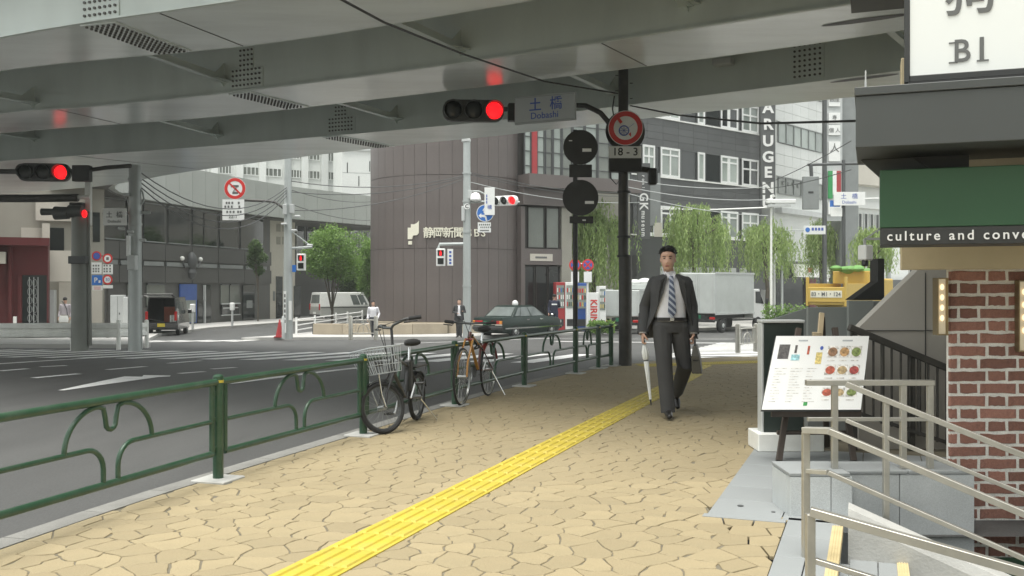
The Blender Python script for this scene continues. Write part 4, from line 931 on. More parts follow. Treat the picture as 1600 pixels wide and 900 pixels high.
# --- pole by the side street
S5 = Rig('utility_pole', 'grey utility pole with brackets beside the red cone', 'pole', gp(449, 528)); S5.pole(450, 236, .19, .13, n=16)
S5.box(441.5, 448, 319, 335, .16, 'light_grey', 'junction_box', -.22, .01); S5.box(452, 459, 319, 333, .16, 'light_grey', 'junction_box', -.22, .01)
S5.arm([(448, 331), (440, 323), (430, 316), (415, 314), (385, 313), (372, 313)], .05, 'pole_dark', 'sign_arm')
S5.disc(367, 294.5, 16.8, 'sign_white', 'sign_face', -.16); S5.ring(367, 294.5, 11.6, 16.4, 'sign_red', 'sign_ring', -.168)
MB().bar(S5.L(358, 286, -.172), S5.L(376, 303, -.172), .006, S5.w(2.6), up=(.7, 0, .7)).build('slash', 'sign_red', S5.o, 0)
S5.box(361, 373, 289, 292.5, .004, 'ink_grey', 'hand_cart_symbol', -.17); S5.box(363, 372, 300, 303, .004, 'ink_grey', 'person_symbol', -.17); MB().bar(S5.L(364, 300, -.171), S5.L(370, 291, -.171), .004, .06, up=(0, 1, 0)).build('hand_cart_symbol', 'ink_grey', S5.o, 0)
S5.box(347.5, 381.5, 311.5, 344, .02, 'sign_white', 'time_plate', -.18, .0)
for y, xs_ in ((317, (354, 358, 363, 373)), (323, (352, 357, 362, 374)), (331, (355, 360, 365, 372, 376))):
    for x in xs_: S5.tick(x, y, 2.8, 3.6, dd=-.19)
S5.txt('22-1', 364, 338.5, 5.6, 'sign_black', -.19)
S5.arm([(452, 388), (488, 386)], .05); S5.arm([(455, 361), (484, 383)], .025, nm='stay'); S5.arm([(452, 372), (446, 384), (446, 425), (450, 430)], .025, nm='conduit')
for px, py in ((444, 350), (465, 338), (460, 360), (484, 383)): c = S5.L(px, py, -.2); MB().cbox(c, (.22, .15, .08)).build('lamp', 'light_grey', S5.o, 0, .02)
ped_signal(S5, 470, 409.5, 13, 26, 'white pedestrian signal showing red beside the green street tree'); S5.box(456.5, 462.5, 414, 425, .02, 'sign_blue', 'notice_plate', -.22); S5.box(443, 447, 455, 520, .03, 'sign_white', 'banner', -.26); S5.box(451, 455.5, 470, 500, .02, 'sign_white', 'notice_plate', -.22)
for i in range(6): S5.tick(445, 462 + 8 * i, 2.2, 5, 'ink_grey', -.265)

# --- left: grey pole, name board, dark column, hanging signal
S6 = Rig('utility_pole', 'grey pole with conduit pipes behind the white guard rail', 'pole', gp(212, 545)); S6.pole(211, 258, .165, .15, n=16)
S6.arm([(218.5, 275), (219.5, 400), (221, 545)], .03, nm='conduit'); S6.arm([(216, 290), (223, 300), (225, 312), (221, 320)], .025, nm='conduit')
for y in (282, 335, 352, 465): z = S6.L(211, y); MB().cyl(z, z + V(0, 0, .06), .175, n=16).build('collar', 'pole_grey', S6.o)
S6.box(198.5, 211, 398.5, 422, .22, 'light_grey', 'junction_box', -.3, .015); S6.arm([(205, 422), (209, 430), (214, 431), (218, 424)], .018, nm='conduit'); S6.box(197, 202, 368, 400, .1, 'white_paint', 'junction_box', -.3, .01)
S6.arm([(211, 334), (160, 333)], .035, nm='arm'); S6.arm([(211, 332), (235, 332)], .03, nm='arm')
S6.box(160.5, 197, 325, 352, .05, 'sign_white', 'name_board', -.3, .006); S6.txt('土  橋', 178.5, 336, 7.5, 'ink_grey', -.307, .006); S6.txt('Dobashi', 178.5, 346, 4.6, 'ink_grey', -.307)
for px, py in ((197, 304), (190, 357), (204, 362), (223, 375)): c = S6.L(px, py, -.2); MB().cbox(c, (.16, .2, .07), .3).build('camera_head', 'light_grey', S6.o, 0, .02)
S6.arm([(197, 305), (201, 320), (207, 332)], .015, nm='stay')
S7 = Rig('steel_column', 'thick dark steel column behind the white guard rail', 'column', gp(125, 545)); S7.pole(125, 336, .215, .20, 'column_grey', n=20)
S7.arm([(137, 330), (141, 540)], .05, 'column_grey', 'conduit'); S7.box(132, 141, 268, 352, .12, 'white_dirty', 'light_pole', .1, .01); S7.arm([(0, 310), (60, 310), (122, 309)], .10, 'pole_dark', 'mast_arm'); S7.arm([(60, 308), (140, 308)], .05, 'white_dirty', 'arm')
for px, py, r in ((75, 331, .09), (96, 333, .17), (118, 330, .16)): c = S7.L(px, py, -.15); MB().cyl(c - V(.16, 0, 0), c + V(.18, 0, 0), r, r * .9, 14).build('signal_head', 'signal_dark', S7.o)
c = S7.L(132, 334, -.2); MB().ell(c, (.06, .08, .10), 12, 8).build('signal_lens', 'lamp_red', S7.o); S7.box(108, 128, 316, 324, .2, 'black_plastic', 'bracket', -.1, .01)
S7.box(106, 133, 400, 412, .3, 'dark_grey', 'clamp_band', -.24, .01)
sig3 = signal3('traffic_light', 'dark traffic light showing red at the left edge under the flyover', at(68, 269, 22.6), .12, .165, 'signal_dark', 2, .22)
sg = Rig('gantry', 'dark gantry carrying the red traffic light at the left edge', 'gantry', at(68, 269, 22.8)); sg.arm([(140, 268), (20, 268), (-60, 268), (-140, 270)], .06, 'pole_dark', 'mast_arm'); sg.box(112, 139, 258, 283, .2, 'black_plastic', 'joint_box', -.2, .01)
sg.arm([(-140, 270), (-140, 545)], .12, 'pole_dark', 'pole'); sg.arm([(139, 266), (165, 262), (205, 259)], .05, 'pole_dark', 'tapered_arm')
S8 = Rig('sign_pole', 'dark pole with two columns of parking and speed signs', 'sign', gp(168, 528)); S8.pole(168, 395, .045, .045, 'pole_dark')
S8.arm([(150, 400), (168, 400)], .02, 'pole_dark', 'bracket')
S8.disc(151, 400, 7.5, 'sign_red', 'sign_face', -.08); S8.disc(151, 400, 5.4, 'sign_text_blue', 'sign_face', -.088); S8.box(143, 158.5, 410, 428, .02, 'sign_white', 'time_plate', -.08); S8.box(143.5, 159.5, 430, 445.5, .02, 'sign_blue', 'parking_plate', -.08); S8.txt('P', 149.5, 438, 8, 'sign_white', -.09, .02); S8.tick(155.5, 440, 3, 4, 'sign_white', -.09); S8.box(144, 160, 446.5, 453.5, .02, 'sign_white', 'time_plate', -.08)
for y in (404, 437): S8.disc(168, y, 7.8, 'sign_red', 'sign_face', -.08); S8.disc(168, y, 5.2, 'sign_white', 'sign_face', -.088)
S8.txt('30', 168, 437, 5, 'sign_text_blue', -.095); S8.tick(168, 404, 4, 4.5, 'ink_grey', -.095)
S8.box(160.5, 176, 413, 428.5, .02, 'sign_white', 'time_plate', -.08); S8.box(161, 176, 445.5, 450.5, .02, 'sign_white', 'time_plate', -.08)
for y in (415, 420, 424):
    for x in (146, 150, 154, 163, 167, 172): S8.tick(x, y, 2.4, 2.6, 'ink_grey', -.085)
for y in (448.5, 451.5): S8.tick(152, y, 11, .9, 'sign_red', -.085)

# --- right background: arms and boards
S9 = Rig('sign_pole', 'grey pole behind the bollards holding a small blue and white arrow board', 'pole', gp(1222, 505.5)); S9.pole(1222, 357, .075, .06, 'pole_grey'); S9.arm([(1222, 360), (1258, 360)], .03); S9.box(1256, 1290, 352.5, 366, .03, 'sign_white', 'board', -.1); S9.disc(1262, 359, 3.6, 'sign_blue', 'emblem', -.115)
for i in range(4): S9.tick(1270 + 5 * i, 358, 3.4, 4.5, 'sign_text_blue', -.115)
SA = Rig('signal_pole', 'dark post at the right holding a hanging grey signal back and a Dobashi board', 'pole', gp(1318, 512, -.0)); SA.pole(1318, 250, .12, .10, 'dark_grey')
SA.arm([(1262, 257.5), (1320, 256), (1385, 255)], .075, 'dark_grey', 'arm'); SA.arm([(1267, 258), (1268, 276)], .1, 'dark_grey', 'hanger'); SA.box(1255, 1280, 275.5, 327, .22, 'mid_grey', 'signal_back', -.2, .02); SA.box(1263, 1271, 299, 302, .01, 'black_plastic', 'label', -.215)
SA.box(1303, 1352, 300, 321, .05, 'sign_white', 'name_board', -.3, .006); SA.txt('土   橋', 1327, 307, 7, 'sign_text_blue', -.306); SA.txt('Dobashi', 1327, 316, 5, 'sign_text_blue', -.306); SA.arm([(1318, 311), (1375, 310)], .04, 'white_paint', 'arm')
SA.box(1298, 1316, 325, 338, .03, 'sign_white', 'notice_plate', -.2); SA.box(1297, 1313, 313, 323, .03, 'sign_blue', 'notice_plate', -.18)
SB = Rig('street_lamp', 'white horizontal arm with tube lamps over the far crossing', 'street light', gp(1205, 509)); SB.pole(1205, 305, .07, .06, 'white_dirty'); SB.arm([(1030, 327), (1120, 327.5), (1205, 324)], .04, 'white_paint', 'arm'); SB.arm([(1032, 327), (1033, 350)], .035, 'white_paint', 'drop'); SB.box(1198, 1244, 311, 317.5, .25, 'white_paint', 'tube_lamp', -.3, .03); SB.box(1200, 1236, 319, 323, .15, 'light_grey', 'tray', -.3)
SC_ = Rig('lamp_post', 'pale grey post right of the security camera', 'pole', gp(1388, 512)); SC_.pole(1388, 330, .14, .13, 'pole_grey')

# overhead wires at the far corner
wire = lambda a, b, lab, sag=.25, m='dark_grey': cable('overhead_wire', lab, [a, b], .016, 14, sag, m, 'wire', 'thin wires strung between the far poles')
d3, d5, d6 = S3.d, S5.d, S6.d
N_ = ('topmost', 'second highest', 'third highest', 'lowest')
for i, (y0, y1) in enumerate(((274, 293), (276, 304), (279, 327))): wire(at(727, y0, d3), at(455, y1 - 10 + 6 * i, d5), N_[i if i < 2 else 3] + ' thin wire from the tall grey pole left past the brown tower', .35)
for i, (y0, y1) in enumerate(((269, 300), (272, 306), (284, 316))): wire(at(733, y0, d3), at(1000, y1, 50), N_[i if i < 2 else 3] + ' thin wire from the tall grey pole right to the dark building', .3, 'light_grey' if i == 2 else 'dark_grey')
for i, (y0, y1) in enumerate(((292, 268), (296, 276), (300, 283), (305, 290))): wire(at(449, y0, d5), at(217, y1, d6), N_[i] + ' thin wire between the utility pole and the guard rail pole', .9 + .1 * i)
for i, (y0, y1) in enumerate(((296, 322), (318, 352))): wire(at(452, y0, d5), at(600, y1 - 10, 58), ('upper', 'lower')[i] + ' thin wire from the utility pole into the side street', .3)
for i, (y0, y1) in enumerate(((280, 300), (292, 320), (302, 345))): wire(at(980, y0, 40), at(1200, y1 - 8, 44), ('topmost', 'middle', 'lowest')[i] + ' thin pale wire crossing in front of the dark building', .2, 'light_grey')
for i, (y0, y1) in enumerate(((270, 240), (300, 285))): wire(at(1190, 290 + 6 * i, 44), at(1330, y1 - 20, 36), ('upper', 'lower')[i] + ' thin wire passing the hanging grey signal back', .1)

mat('flag_green', (0.03, 0.28, 0.08), 0.5); mat('flag_red', (0.36, 0.035, 0.04), 0.5)
# --- street furniture
def place(o, p): o.location = p; return o
def bollard_pair(label, p0, p1, h, hoop=True, r=.057):
    t = thing('hoop_barrier', label, 'barrier', p0); d = p1 - p0
    for q in (V(0, 0, 0), d): MB().lathe([(r, 0), (r, h - .05), (r * .8, h - .015), (r * .3, h)], 14, q).build('bollard', 'stainless', t)
    b = V(d.x, d.y, 0); 
    for z in (h * .82, h * .28): MB().tube([V(0, 0, z), b + V(0, 0, z)], .018).build('rail', 'stainless', t)
    c = b / 2; u = b.normalized(); L = b.length
    if hoop: MB().tube([c + u * (L * .22 * math.cos(a)) + V(0, 0, h * .30 + h * .36 * math.sin(a)) for a in [PI * i / 10 for i in range(11)]], .014).build('hoop', 'stainless', t)
    for f in (.2, .5, .8): MB().cyl(b * f + V(0, 0, h * .28), b * f + V(0, 0, h * .82), .01, n=6).build('baluster', 'stainless', t)
    return t
bollard_pair('two round steel bollards with hoop rail in front of the brown tower', gp(548, 531.5), gp(587.5, 531.5), .85, r=.075)
bollard_pair('two round steel bollards joined by a rail at the end of the sidewalk', gp(1153, 551), gp(1181, 549), .66, r=.06)
gr = thing('guard_rail', 'white corrugated guard rail along the far left kerb', 'guard rail', gp(112, 544)); g0 = gr.location.copy()
gpts = [gp(-60, 546.5) - g0, gp(112, 544) - g0, gp(184, 543.5) - g0, gp(228, 541) - g0]
for p in gpts[1:]:
    MB().cyl(p + V(0, .05, -.05), p + V(0, .05, .70), .055, n=12).build('post', 'white_dirty', gr); MB().ell(p + V(0, .05, .70), (.055, .055, .035), 10, 6).build('post_cap', 'white_dirty', gr)
prof = [(0, .27), (-.05, .31), (-.05, .38), (0, .42), (0, .49), (-.05, .53), (-.05, .60), (0, .65)]
for a, b in zip(gpts, gpts[1:]):
    mb = MB(); u = (b - a).normalized(); n = V(-u.y, u.x, 0)
    rg = lambda p: [p + n * (y_ - .005) * 1 + V(0, 0, z_) for y_, z_ in prof] + [p + n * (y_ + .01) + V(0, 0, z_) for y_, z_ in prof[::-1]]
    mb.loft([rg(a + u * .02), rg(b - u * .02)]); mb.build('beam', 'white_dirty', gr, 40)
# white pedestrian fence beside the planter
wf = thing('white_fence', 'low white railing between the side street and the stone planter', 'fence', gp(463, 523)); w0_ = wf.location.copy()
wp = [gp(x, y) - w0_ for x, y in ((463, 523), (492, 517), (525, 511), (543, 508), (566, 504))]
for p in wp: MB().cyl(p, p + V(0, 0, .78), .05, n=10).build('post', 'white_paint', wf)
for a, b in zip(wp, wp[1:]):
    for z in (.2, .42, .66): MB().cyl(a + V(0, 0, z), b + V(0, 0, z), .028, n=8).build('rail', 'white_paint', wf)
cn = thing('traffic_cone', 'red traffic cone at the foot of the utility pole', 'cone', gp(437, 527)); MB().box(-.19, .19, -.19, .19, 0, .04).build('base', 'flag_red', cn, 0); MB().lathe([(.16, .04), (.10, .32), (.03, .68), (.02, .7)], 16).build('body', 'flag_red', cn)
MB().lathe([(.055, 0), (.055, .8), (.03, .84)], 12).build('post', 'light_grey', thing('bollard', 'slim grey bollard beside the red cone', 'bollard', gp(442.5, 529)))
def cabinet(px0, px1, py0, py1, dep, label, m='light_grey'):
    b = gp((px0 + px1) / 2, py1); w = (px1 - px0) * b.y / F; h = (py1 - py0) * b.y / F; t = thing('utility_cabinet', label, 'cabinet', b, .25)
    MB().box(-w / 2, w / 2, 0, dep, .12, h).build('case', m, t, 0, .02); MB().box(-w / 2 - .02, w / 2 + .02, -.02, dep + .02, 0, .119).build('plinth', 'concrete', t, 0); MB().box(-.006, .006, -.006, 0, .16, h - .06).build('door_gap', 'dark_grey', t, 0); MB().box(w * .1, w * .1 + .05, -.015, -.001, h * .5, h * .55).build('handle', 'dark_grey', t, 0)
cabinet(62, 84, 453, 522, .5, 'pale grey utility cabinet right of the red shop front'); cabinet(173, 194, 461, 522, .5, 'tall pale utility cabinet between the sign pole and the grey pole'); cabinet(193, 207, 464, 524, .4, 'lower utility cabinet next to the tall pale cabinet')
def meter(px, y0, y1, label):
    b = gp(px, y1); h = (y1 - y0) * b.y / F; t = thing('parking_meter', label, 'parking meter', b, 0, 'parking meters on the far left kerb')
    MB().cyl((0, 0, 0), (0, 0, h * .7), .06, n=10).build('stem', 'light_grey', t); MB().box(-.12, .12, -.1, .1, h * .68, h).build('head', 'white_paint', t, 0, .03)
meter(363, 473, 510, 'parking meter in front of the dark shop window'); meter(301, 475, 515, 'parking meter beside the black van')
# ================================================================== buildings across the junction
mat('tower_brown', (0.122, 0.104, 0.097), 0.5, var=0.06, scale=0.8, rnd=0.05, dirt=(0.10, 0.085, 0.08), dscale=.6, damt=.5)
mat('tower_core', (0.03, 0.027, 0.024), 0.7)
mat('letter_cream', (0.72, 0.70, 0.58), 0.5, var=0.03)
mat('planter_stone', (0.36, 0.31, 0.235), 0.85, var=0.12, scale=1.5, rnd=0.07, bump=.2, bscale=20)
mat('win_dark', (0.018, 0.022, 0.022), 0.06, var=0.2, scale=.8, spec=.6)
mat('win_green', (0.15, 0.165, 0.145), 0.08, var=0.2, scale=.5, rnd=.2)
mat('win_pale', (0.30, 0.34, 0.31), 0.1, var=0.2, scale=.6, rnd=.2)
mat('facade_slate', (0.088, 0.092, 0.091), 0.5, var=0.08, scale=.5, rnd=0.10)
mat('facade_stone', (0.085, 0.085, 0.079), 0.6, var=0.1, scale=.5, rnd=0.10)
mat('facade_white', (0.66, 0.68, 0.655), 0.6, var=0.04, scale=.5, rnd=0.03)
mat('facade_cream', (0.52, 0.495, 0.43), 0.75, var=0.06, scale=.6)
mat('facade_beige', (0.31, 0.30, 0.255), 0.8, var=0.08, scale=.6)
mat('facade_red', (0.105, 0.017, 0.018), 0.6, var=0.12, scale=1)
mat('canopy_metal', (0.42, 0.445, 0.42), 0.45, 0.1, var=0.05, scale=.6, rnd=0.03)
mat('poster_blue', (0.03, 0.085, 0.30), 0.4, var=0.2, scale=1.5)
class Fac:      # a facade plane between two plan points; u runs along it, o outwards (towards us)
    def __init__(s, name, label, p0, p1, cat='building', base=None):
        s.p0, s.p1 = V(*p0, 0), V(*p1, 0); s.u = (s.p1 - s.p0).normalized(); n = V(s.u.y, -s.u.x, 0); s.n = n if n.dot(s.p0) < 0 else -n
        s.zb = G(s.p0.y) if base is None else base; s.o = thing(name, label, cat, V(s.p0.x, s.p0.y, s.zb)); s.org = V(s.p0.x, s.p0.y, s.zb)
        s.rz = math.atan2(s.u.y, s.u.x)
    def at_px(s, px): k = (px - CX) / F; return (k * s.p0.y - s.p0.x) / (s.u.x - k * s.u.y)
    def dist(s, px): return (s.p0 + s.u * s.at_px(px)).y
    def z(s, py, px): return PZ(py, s.dist(px))
    def q(s, u0, u1, z0, z1, o0, o1, nm, m, parent=None, bev=0):
        P = lambda u, o, z: s.u * u + s.n * o + V(0, 0, z - s.zb)
        mb = MB(); mb.prism([P(u0, o0, z0), P(u1, o0, z0), P(u1, o1, z0), P(u0, o1, z0)], (0, 0, z1 - z0)); return mb.build(nm, m, parent or s.o, 0, bev)
    def px(s, x0, x1, y0, y1, o0, o1, nm, m, parent=None, ref=None):
        r = ref if ref is not None else (x0 + x1) / 2
        return s.q(s.at_px(x0), s.at_px(x1), s.z(y1, r), s.z(y0, r), o0, o1, nm, m, parent)
    def window(s, u0, u1, z0, z1, fm='white_paint', gm='win_dark', fr=.07, o=.0, mull=(), trans=()):
        w = s.q(u0 + fr, u1 - fr, z0 + fr, z1 - fr, o + .01, o + .03, 'window', gm)
        for a, b, c, d in ((u0, u0 + fr, z0, z1), (u1 - fr, u1, z0, z1), (u0 + fr, u1 - fr, z0, z0 + fr), (u0 + fr, u1 - fr, z1 - fr, z1)): s.q(a, b, c, d, o + .005, o + .09, 'frame', fm, w)
        for t in mull: c = u0 + (u1 - u0) * t; s.q(c - fr * .45, c + fr * .45, z0 + fr, z1 - fr, o + .031, o + .08, 'mullion', fm, w)
        for t in trans: c = z0 + (z1 - z0) * t; s.q(u0 + fr, u1 - fr, c - fr * .4, c + fr * .4, o + .031, o + .075, 'transom', fm, w)
        return w
    def text(s, body, px, py, hpx, m, o=.02, bold=.01, sp=1.0, sx=1.0):
        d = s.dist(px); return text(body, hpx * d / F * 1.35, m, s.o, s.u * s.at_px(px) + s.n * o + V(0, 0, PZ(py, d) - s.zb), s.rz, .02, bold, sp, sx=sx)

# --- round brown tower
TC = V(PX(699, 48.6), 48.6, G(48.6)); TR_ = 3.85
tw = thing('round_tower', 'round brown metal clad tower with pale newspaper lettering', 'building', TC)
MB().cyl((0, 0, 0), (0, 0, 22), TR_ - .06, n=64).build('core', 'tower_core', tw)
rows = [(-.25, 3.17), (3.19, 6.60), (6.62, 10.0), (10.02, 13.4), (13.42, 16.8)]; NP = 40
for z0, z1 in rows:
    mb = MB(); da = 2 * PI / NP; rg = []
    for k in range(4):
        a = -da / 2 + .0018 + (da - .0036) * k / 3; c, s_ = math.cos(a), math.sin(a)
        rg.append([V((TR_ - .05) * c, (TR_ - .05) * s_, z0 - TC.z), V(TR_ * c, TR_ * s_, z0 - TC.z), V(TR_ * c, TR_ * s_, z1 - TC.z), V((TR_ - .05) * c, (TR_ - .05) * s_, z1 - TC.z)])
    mb.loft(rg); me = mb.mesh('panel', 'tower_brown', 0)
    for i in range(NP):
        a = -PI / 2 + (i - NP / 2 + .3) * da
        if -PI - .35 < a + 0 < .35: obj('panel', me, tw, (0, 0, 0), a)
MB().lathe([(TR_ + .10, 0), (TR_ + .10, -.28 - TC.z), (TR_ - .05, -.27 - TC.z)], 64).build('base_course', 'planter_stone', tw)
def cyl_hit(px, r=TR_):
    k = (px - CX) / F; a = 1 + k * k; b = -2 * (TC.y + k * TC.x); c = TC.x ** 2 + TC.y ** 2 - r * r; t = (-b - math.sqrt(max(b * b - 4 * a * c, 0))) / (2 * a); return V(k * t, t, 0)
def on_tower(px, py, o=.04):
    h = cyl_hit(px, TR_ + o); n = V(h.x - TC.x, h.y - TC.y, 0).normalized(); return V(h.x, h.y, PZ(py, h.y)) - TC, math.atan2(n.x, -n.y)
for ch, px, sz in (('静', 669.5, .52), ('岡', 685, .52), ('新', 701, .52), ('聞', 717, .52), ('S', 733.5, .50), ('B', 744.5, .50), ('S', 755, .50)):
    p, a = on_tower(px, 364.5); text(ch, sz, 'letter_cream', tw, p, a, .03, .014 if ord(ch) > 200 else .0, name='letter')
p, a = on_tower(646, 363, .05); lg = thing('x', None, None); bpy.data.objects.remove(lg)
s34 = 44.8 / F; pl = lambda x, y: V((x - 646) * s34, 0, (363 - y) * s34)
for poly in ([(636, 355.5), (641.5, 355.5), (641.5, 350), (647, 350.5), (652, 348.5), (655, 345), (655, 364), (652, 367.5), (645, 368), (643.5, 373.5), (636, 373.5)], [(637, 376.5), (643, 376.5), (643, 382), (637, 382)]):
    o = MB().prism([pl(x, y) for x, y in poly], (0, .05, 0)).build('emblem', 'letter_cream', tw, 0, loc=p); o.rotation_euler = (0, 0, a)
# planter in front of the tower
pt = thing('stone_planter', 'low brown stone planter wall around the foot of the brown tower', 'planter', gp(489, 522)); p0 = pt.location.copy()
pts_ = [gp(489, 522.5), gp(535, 523), gp(590, 523), gp(645, 522.5), gp(700, 521.5)]
for a, b in zip(pts_, pts_[1:]):
    mb = MB(); h = .48; u = (b - a).normalized(); n = V(-u.y, u.x, 0); c = a - p0; e = b - p0 - u * .02
    mb.prism([c, e, e + n * .35, c + n * .35], (0, 0, h)); mb.build('stone', 'planter_stone', pt, 0, .015)
MB().box(-.03, .0, 0, .3, 0, .5).build('end_plate', 'dark_grey', pt, 0)
mb = MB(); mb.prism([p - p0 + V(0, .36, 0) for p in pts_] + [pts_[-1] - p0 + V(0, 1.5, 0), pts_[0] - p0 + V(1.5, 2.2, 0)], (0, 0, .4)); mb.build('soil', 'joint_mortar', pt, 0)

# --- annex beside the tower: glazed upper storeys, canopy, entrance
an = Fac('office_annex', 'dark office annex with glazed storeys right of the brown tower', (PX(812, 46.8), 46.8), (PX(1000, 50.5), 50.5))
an.q(-.6, an.at_px(891), -1, 16, -6, -.3, 'core_wall', 'tower_core'); an.q(an.at_px(891) + .01, 6.6, 7.2, 16, -3.2, -.3, 'upper_core', 'tower_core'); an.px(812, 986, 276, 296, -.2, .9, 'canopy', 'tower_brown', ref=850); an.px(812, 890, 297, 322, -.2, .35, 'canopy_soffit', 'tower_brown', ref=850)
an.px(812, 818, 323, 506, -.28, .15, 'pier', 'tower_brown', ref=820); an.px(876, 892, 323, 506, -.28, .1, 'pier', 'facade_beige', ref=850); an.px(818, 876, 389, 414, -.28, .12, 'lintel', 'tower_brown', ref=850)
for x0, x1 in ((819, 822), (823.5, 850), (852, 873)): u0, u1 = an.at_px(x0), an.at_px(x1); an.window(u0, u1, an.z(388, 850), an.z(324, 850), 'tower_core', 'win_green', .04)
an.px(826, 861, 397, 408, .125, .15, 'name_plate', 'facade_cream', ref=850); an.px(834, 852, 401, 404, .151, .16, 'legend_mark', 'ink_grey', ref=850)
for x0, x1 in ((820, 836), (837.5, 856), (857.5, 875)): an.window(an.at_px(x0), an.at_px(x1), an.z(506, 850), an.z(416, 850), 'tower_core', 'win_dark', .04, -.1)
for i, (x0, x1, m_) in enumerate(((818, 829, 'win_pale'), (838, 850, 'win_pale'), (851, 862, 'win_green'), (863, 876, 'win_pale'), (877, 893, 'win_green'), (894, 912, 'win_pale'), (913, 932, 'win_pale'), (933, 952, 'win_green'), (953, 985, 'win_pale'))):
    an.window(an.at_px(x0), an.at_px(x1), an.z(276, 850), an.z(150, 850), 'dark_grey', m_, .05, .0, (), (.12, .3, .48, .66))
an.px(829.5, 837.5, 150, 276, 0, .12, 'red_column', 'flag_red', ref=850)
# --- dark building with white windows
mg = Fac('dark_building', 'black panelled building with white framed windows and a vertical sign', (PX(985, 56.2), 56.2), (PX(1190, 64.4), 64.4))
U1 = mg.at_px(1190); mg.q(0, U1, -1, 24, -9, -.05, 'core_wall', 'facade_slate'); mg.q(-5.6, -.02, -1, 24, -9, -.02, 'side_wall', 'facade_beige')
flo = [(8.05 + 3.55 * k) for k in (-1, 0, 1, 2, 3)]
for k, z0 in enumerate(flo):
    z1 = z0 + 1.78
    units = [(1003, 1022, (.5,), (.62,)), (1031, 1061, (.5,), (.75,)), (1089, 1100, (), ()), (1125, 1152, (.42, .5), (.76,)), (1158, 1184, (.5,), (.62,))]
    xs_ = 987
    for x0, x1, mu, tr in units:
        if x0 - xs_ > 3: mg.window(mg.at_px(xs_) + .05, mg.at_px(x0) - .05, z0, z1, 'facade_slate', 'win_dark', .05)
        mg.window(mg.at_px(x0), mg.at_px(x1), z0, z1, 'white_paint', 'win_dark' if R.random() < .55 else 'win_pale', .13, 0, mu, tr); xs_ = x1
    mg.q(0, U1, z0 - .08, z0 - .005, 0, .1, 'sill', 'white_dirty')
    n = 9
    for r_ in range(4):
        for i in range(n):
            h0 = z1 + .01 + (1.68 / 4) * r_; mg.q(U1 * i / n + .006, U1 * (i + 1) / n - .006, h0 + .006, h0 + 1.68 / 4 - .006, -.04, .02, 'panel', 'facade_slate')
mg.q(0, U1, 1.2, 3.2, 0, .5, 'shop_fascia', 'facade_slate'); mg.q(.5, U1 - .5, -.8, 1.1, -.04, .02, 'shop_glass', 'win_dark')
for i in range(8): mg.q(2 + i * 1.1, 2 + i * 1.1 + .7, 1.9, 2.6, .51, .55, 'fascia_letter', 'light_grey')
vs_ = thing('vertical_sign', 'tall black projecting sign with white block letters', 'sign', V(PX(1200, 63.2), 63.2, 3.0)); s0 = vs_.location.copy(); hw = 11.5 * 63.2 / F
MB().box(-hw, hw, 0, .35, PZ(322, 63.2) - 3, 18).build('board', 'facade_slate', vs_, 0)
for ch, y in zip('MARUGENビ', (142, 169, 195, 221, 246, 270, 294, 316)): text(ch, .98, 'letter_white', vs_, (0, -.02, PZ(y, 63.2) - 3), 0, .02, .035, name='letter', sx=1.05)
gk = thing('vertical_sign', 'narrow dark projecting sign reading GK museum', 'sign', V(PX(1007, 53.5), 53.5, 3.0)); z3 = lambda y: PZ(y, 53.5) - 3
MB().box(-.38, .32, 0, .3, z3(373), z3(255)).build('board', 'facade_slate', gk, 0); MB().box(.33, .9, .05, .35, z3(352), z3(270)).build('side_panel', 'mid_grey', gk, 0); MB().box(.55, .97, -.02, .04, z3(370), z3(348)).build('light_box', 'facade_cream', gk, 0)
for ch, y, s_ in (('r', 275, .26), ('o', 281, .24), ('n', 287, .24), ('i', 293, .22), ('G', 308, .66), ('K', 322, .66), ('m', 333, .34), ('u', 339.5, .34), ('s', 346, .34), ('e', 352, .34), ('u', 358.5, .34), ('m', 366, .34)):
    o = text(ch, s_, 'letter_white', gk, (-.06, -.01, z3(y)), 0, .01, .02, name='letter'); o.rotation_euler = (PI / 2, PI / 2, 0)
# --- white neighbour
wb = Fac('white_building', 'white tiled building with bands of windows right of the vertical sign', (PX(1211, 65.6), 65.6), (PX(1287, 71.5), 71.5)); U2 = wb.at_px(1287)
wb.q(0, U2, -1, 26, -8, -.05, 'core_wall', 'facade_white')
for y0, y1 in ((190, 222), (276, 302), (104, 136)):
    z1, z0 = wb.z(y0, 1215), wb.z(y1, 1215)
    for i in range(6): wb.window(.4 + (U2 - .7) * i / 6, .4 + (U2 - .7) * (i + 1) / 6, z0, z1, 'mid_grey', 'win_pale' if y0 != 276 else 'win_green', .04)
zs = [(wb.z(275, 1215), wb.z(223, 1215)), (wb.z(189, 1215), wb.z(137, 1215))]
for z0, z1 in zs:
    for r_ in range(3):
        for i in range(6): h = (z1 - z0) / 3; wb.q(U2 * i / 6 + .01, U2 * (i + 1) / 6 - .01, z0 + h * r_ + .01, z0 + h * (r_ + 1) - .01, -.04, .03, 'panel', 'facade_white')
for i, ch in enumerate('ギンザビル'): wb.text(ch, 1222 + 8 * i, 287 + 1.2 * i, 6, 'ink_grey', .08, 0)
wb.q(0, U2, wb.z(333, 1215), wb.z(325, 1215), 0, .5, 'canopy', 'light_grey'); wb.q(.2, U2 - .2, -.7, 3.2, -.04, .01, 'shop_glass', 'win_dark'); wb.q(.3, U2 * .8, wb.z(433, 1215), wb.z(413, 1215), 1.2, 1.5, 'shop_sign', 'white_dirty'); wb.text('SPG', 1234, 423, 7, 'sign_red', 1.52); wb.q(U2 * .62, U2 * .75, -.8, 2.0, .05, .3, 'shop_door', 'facade_red')
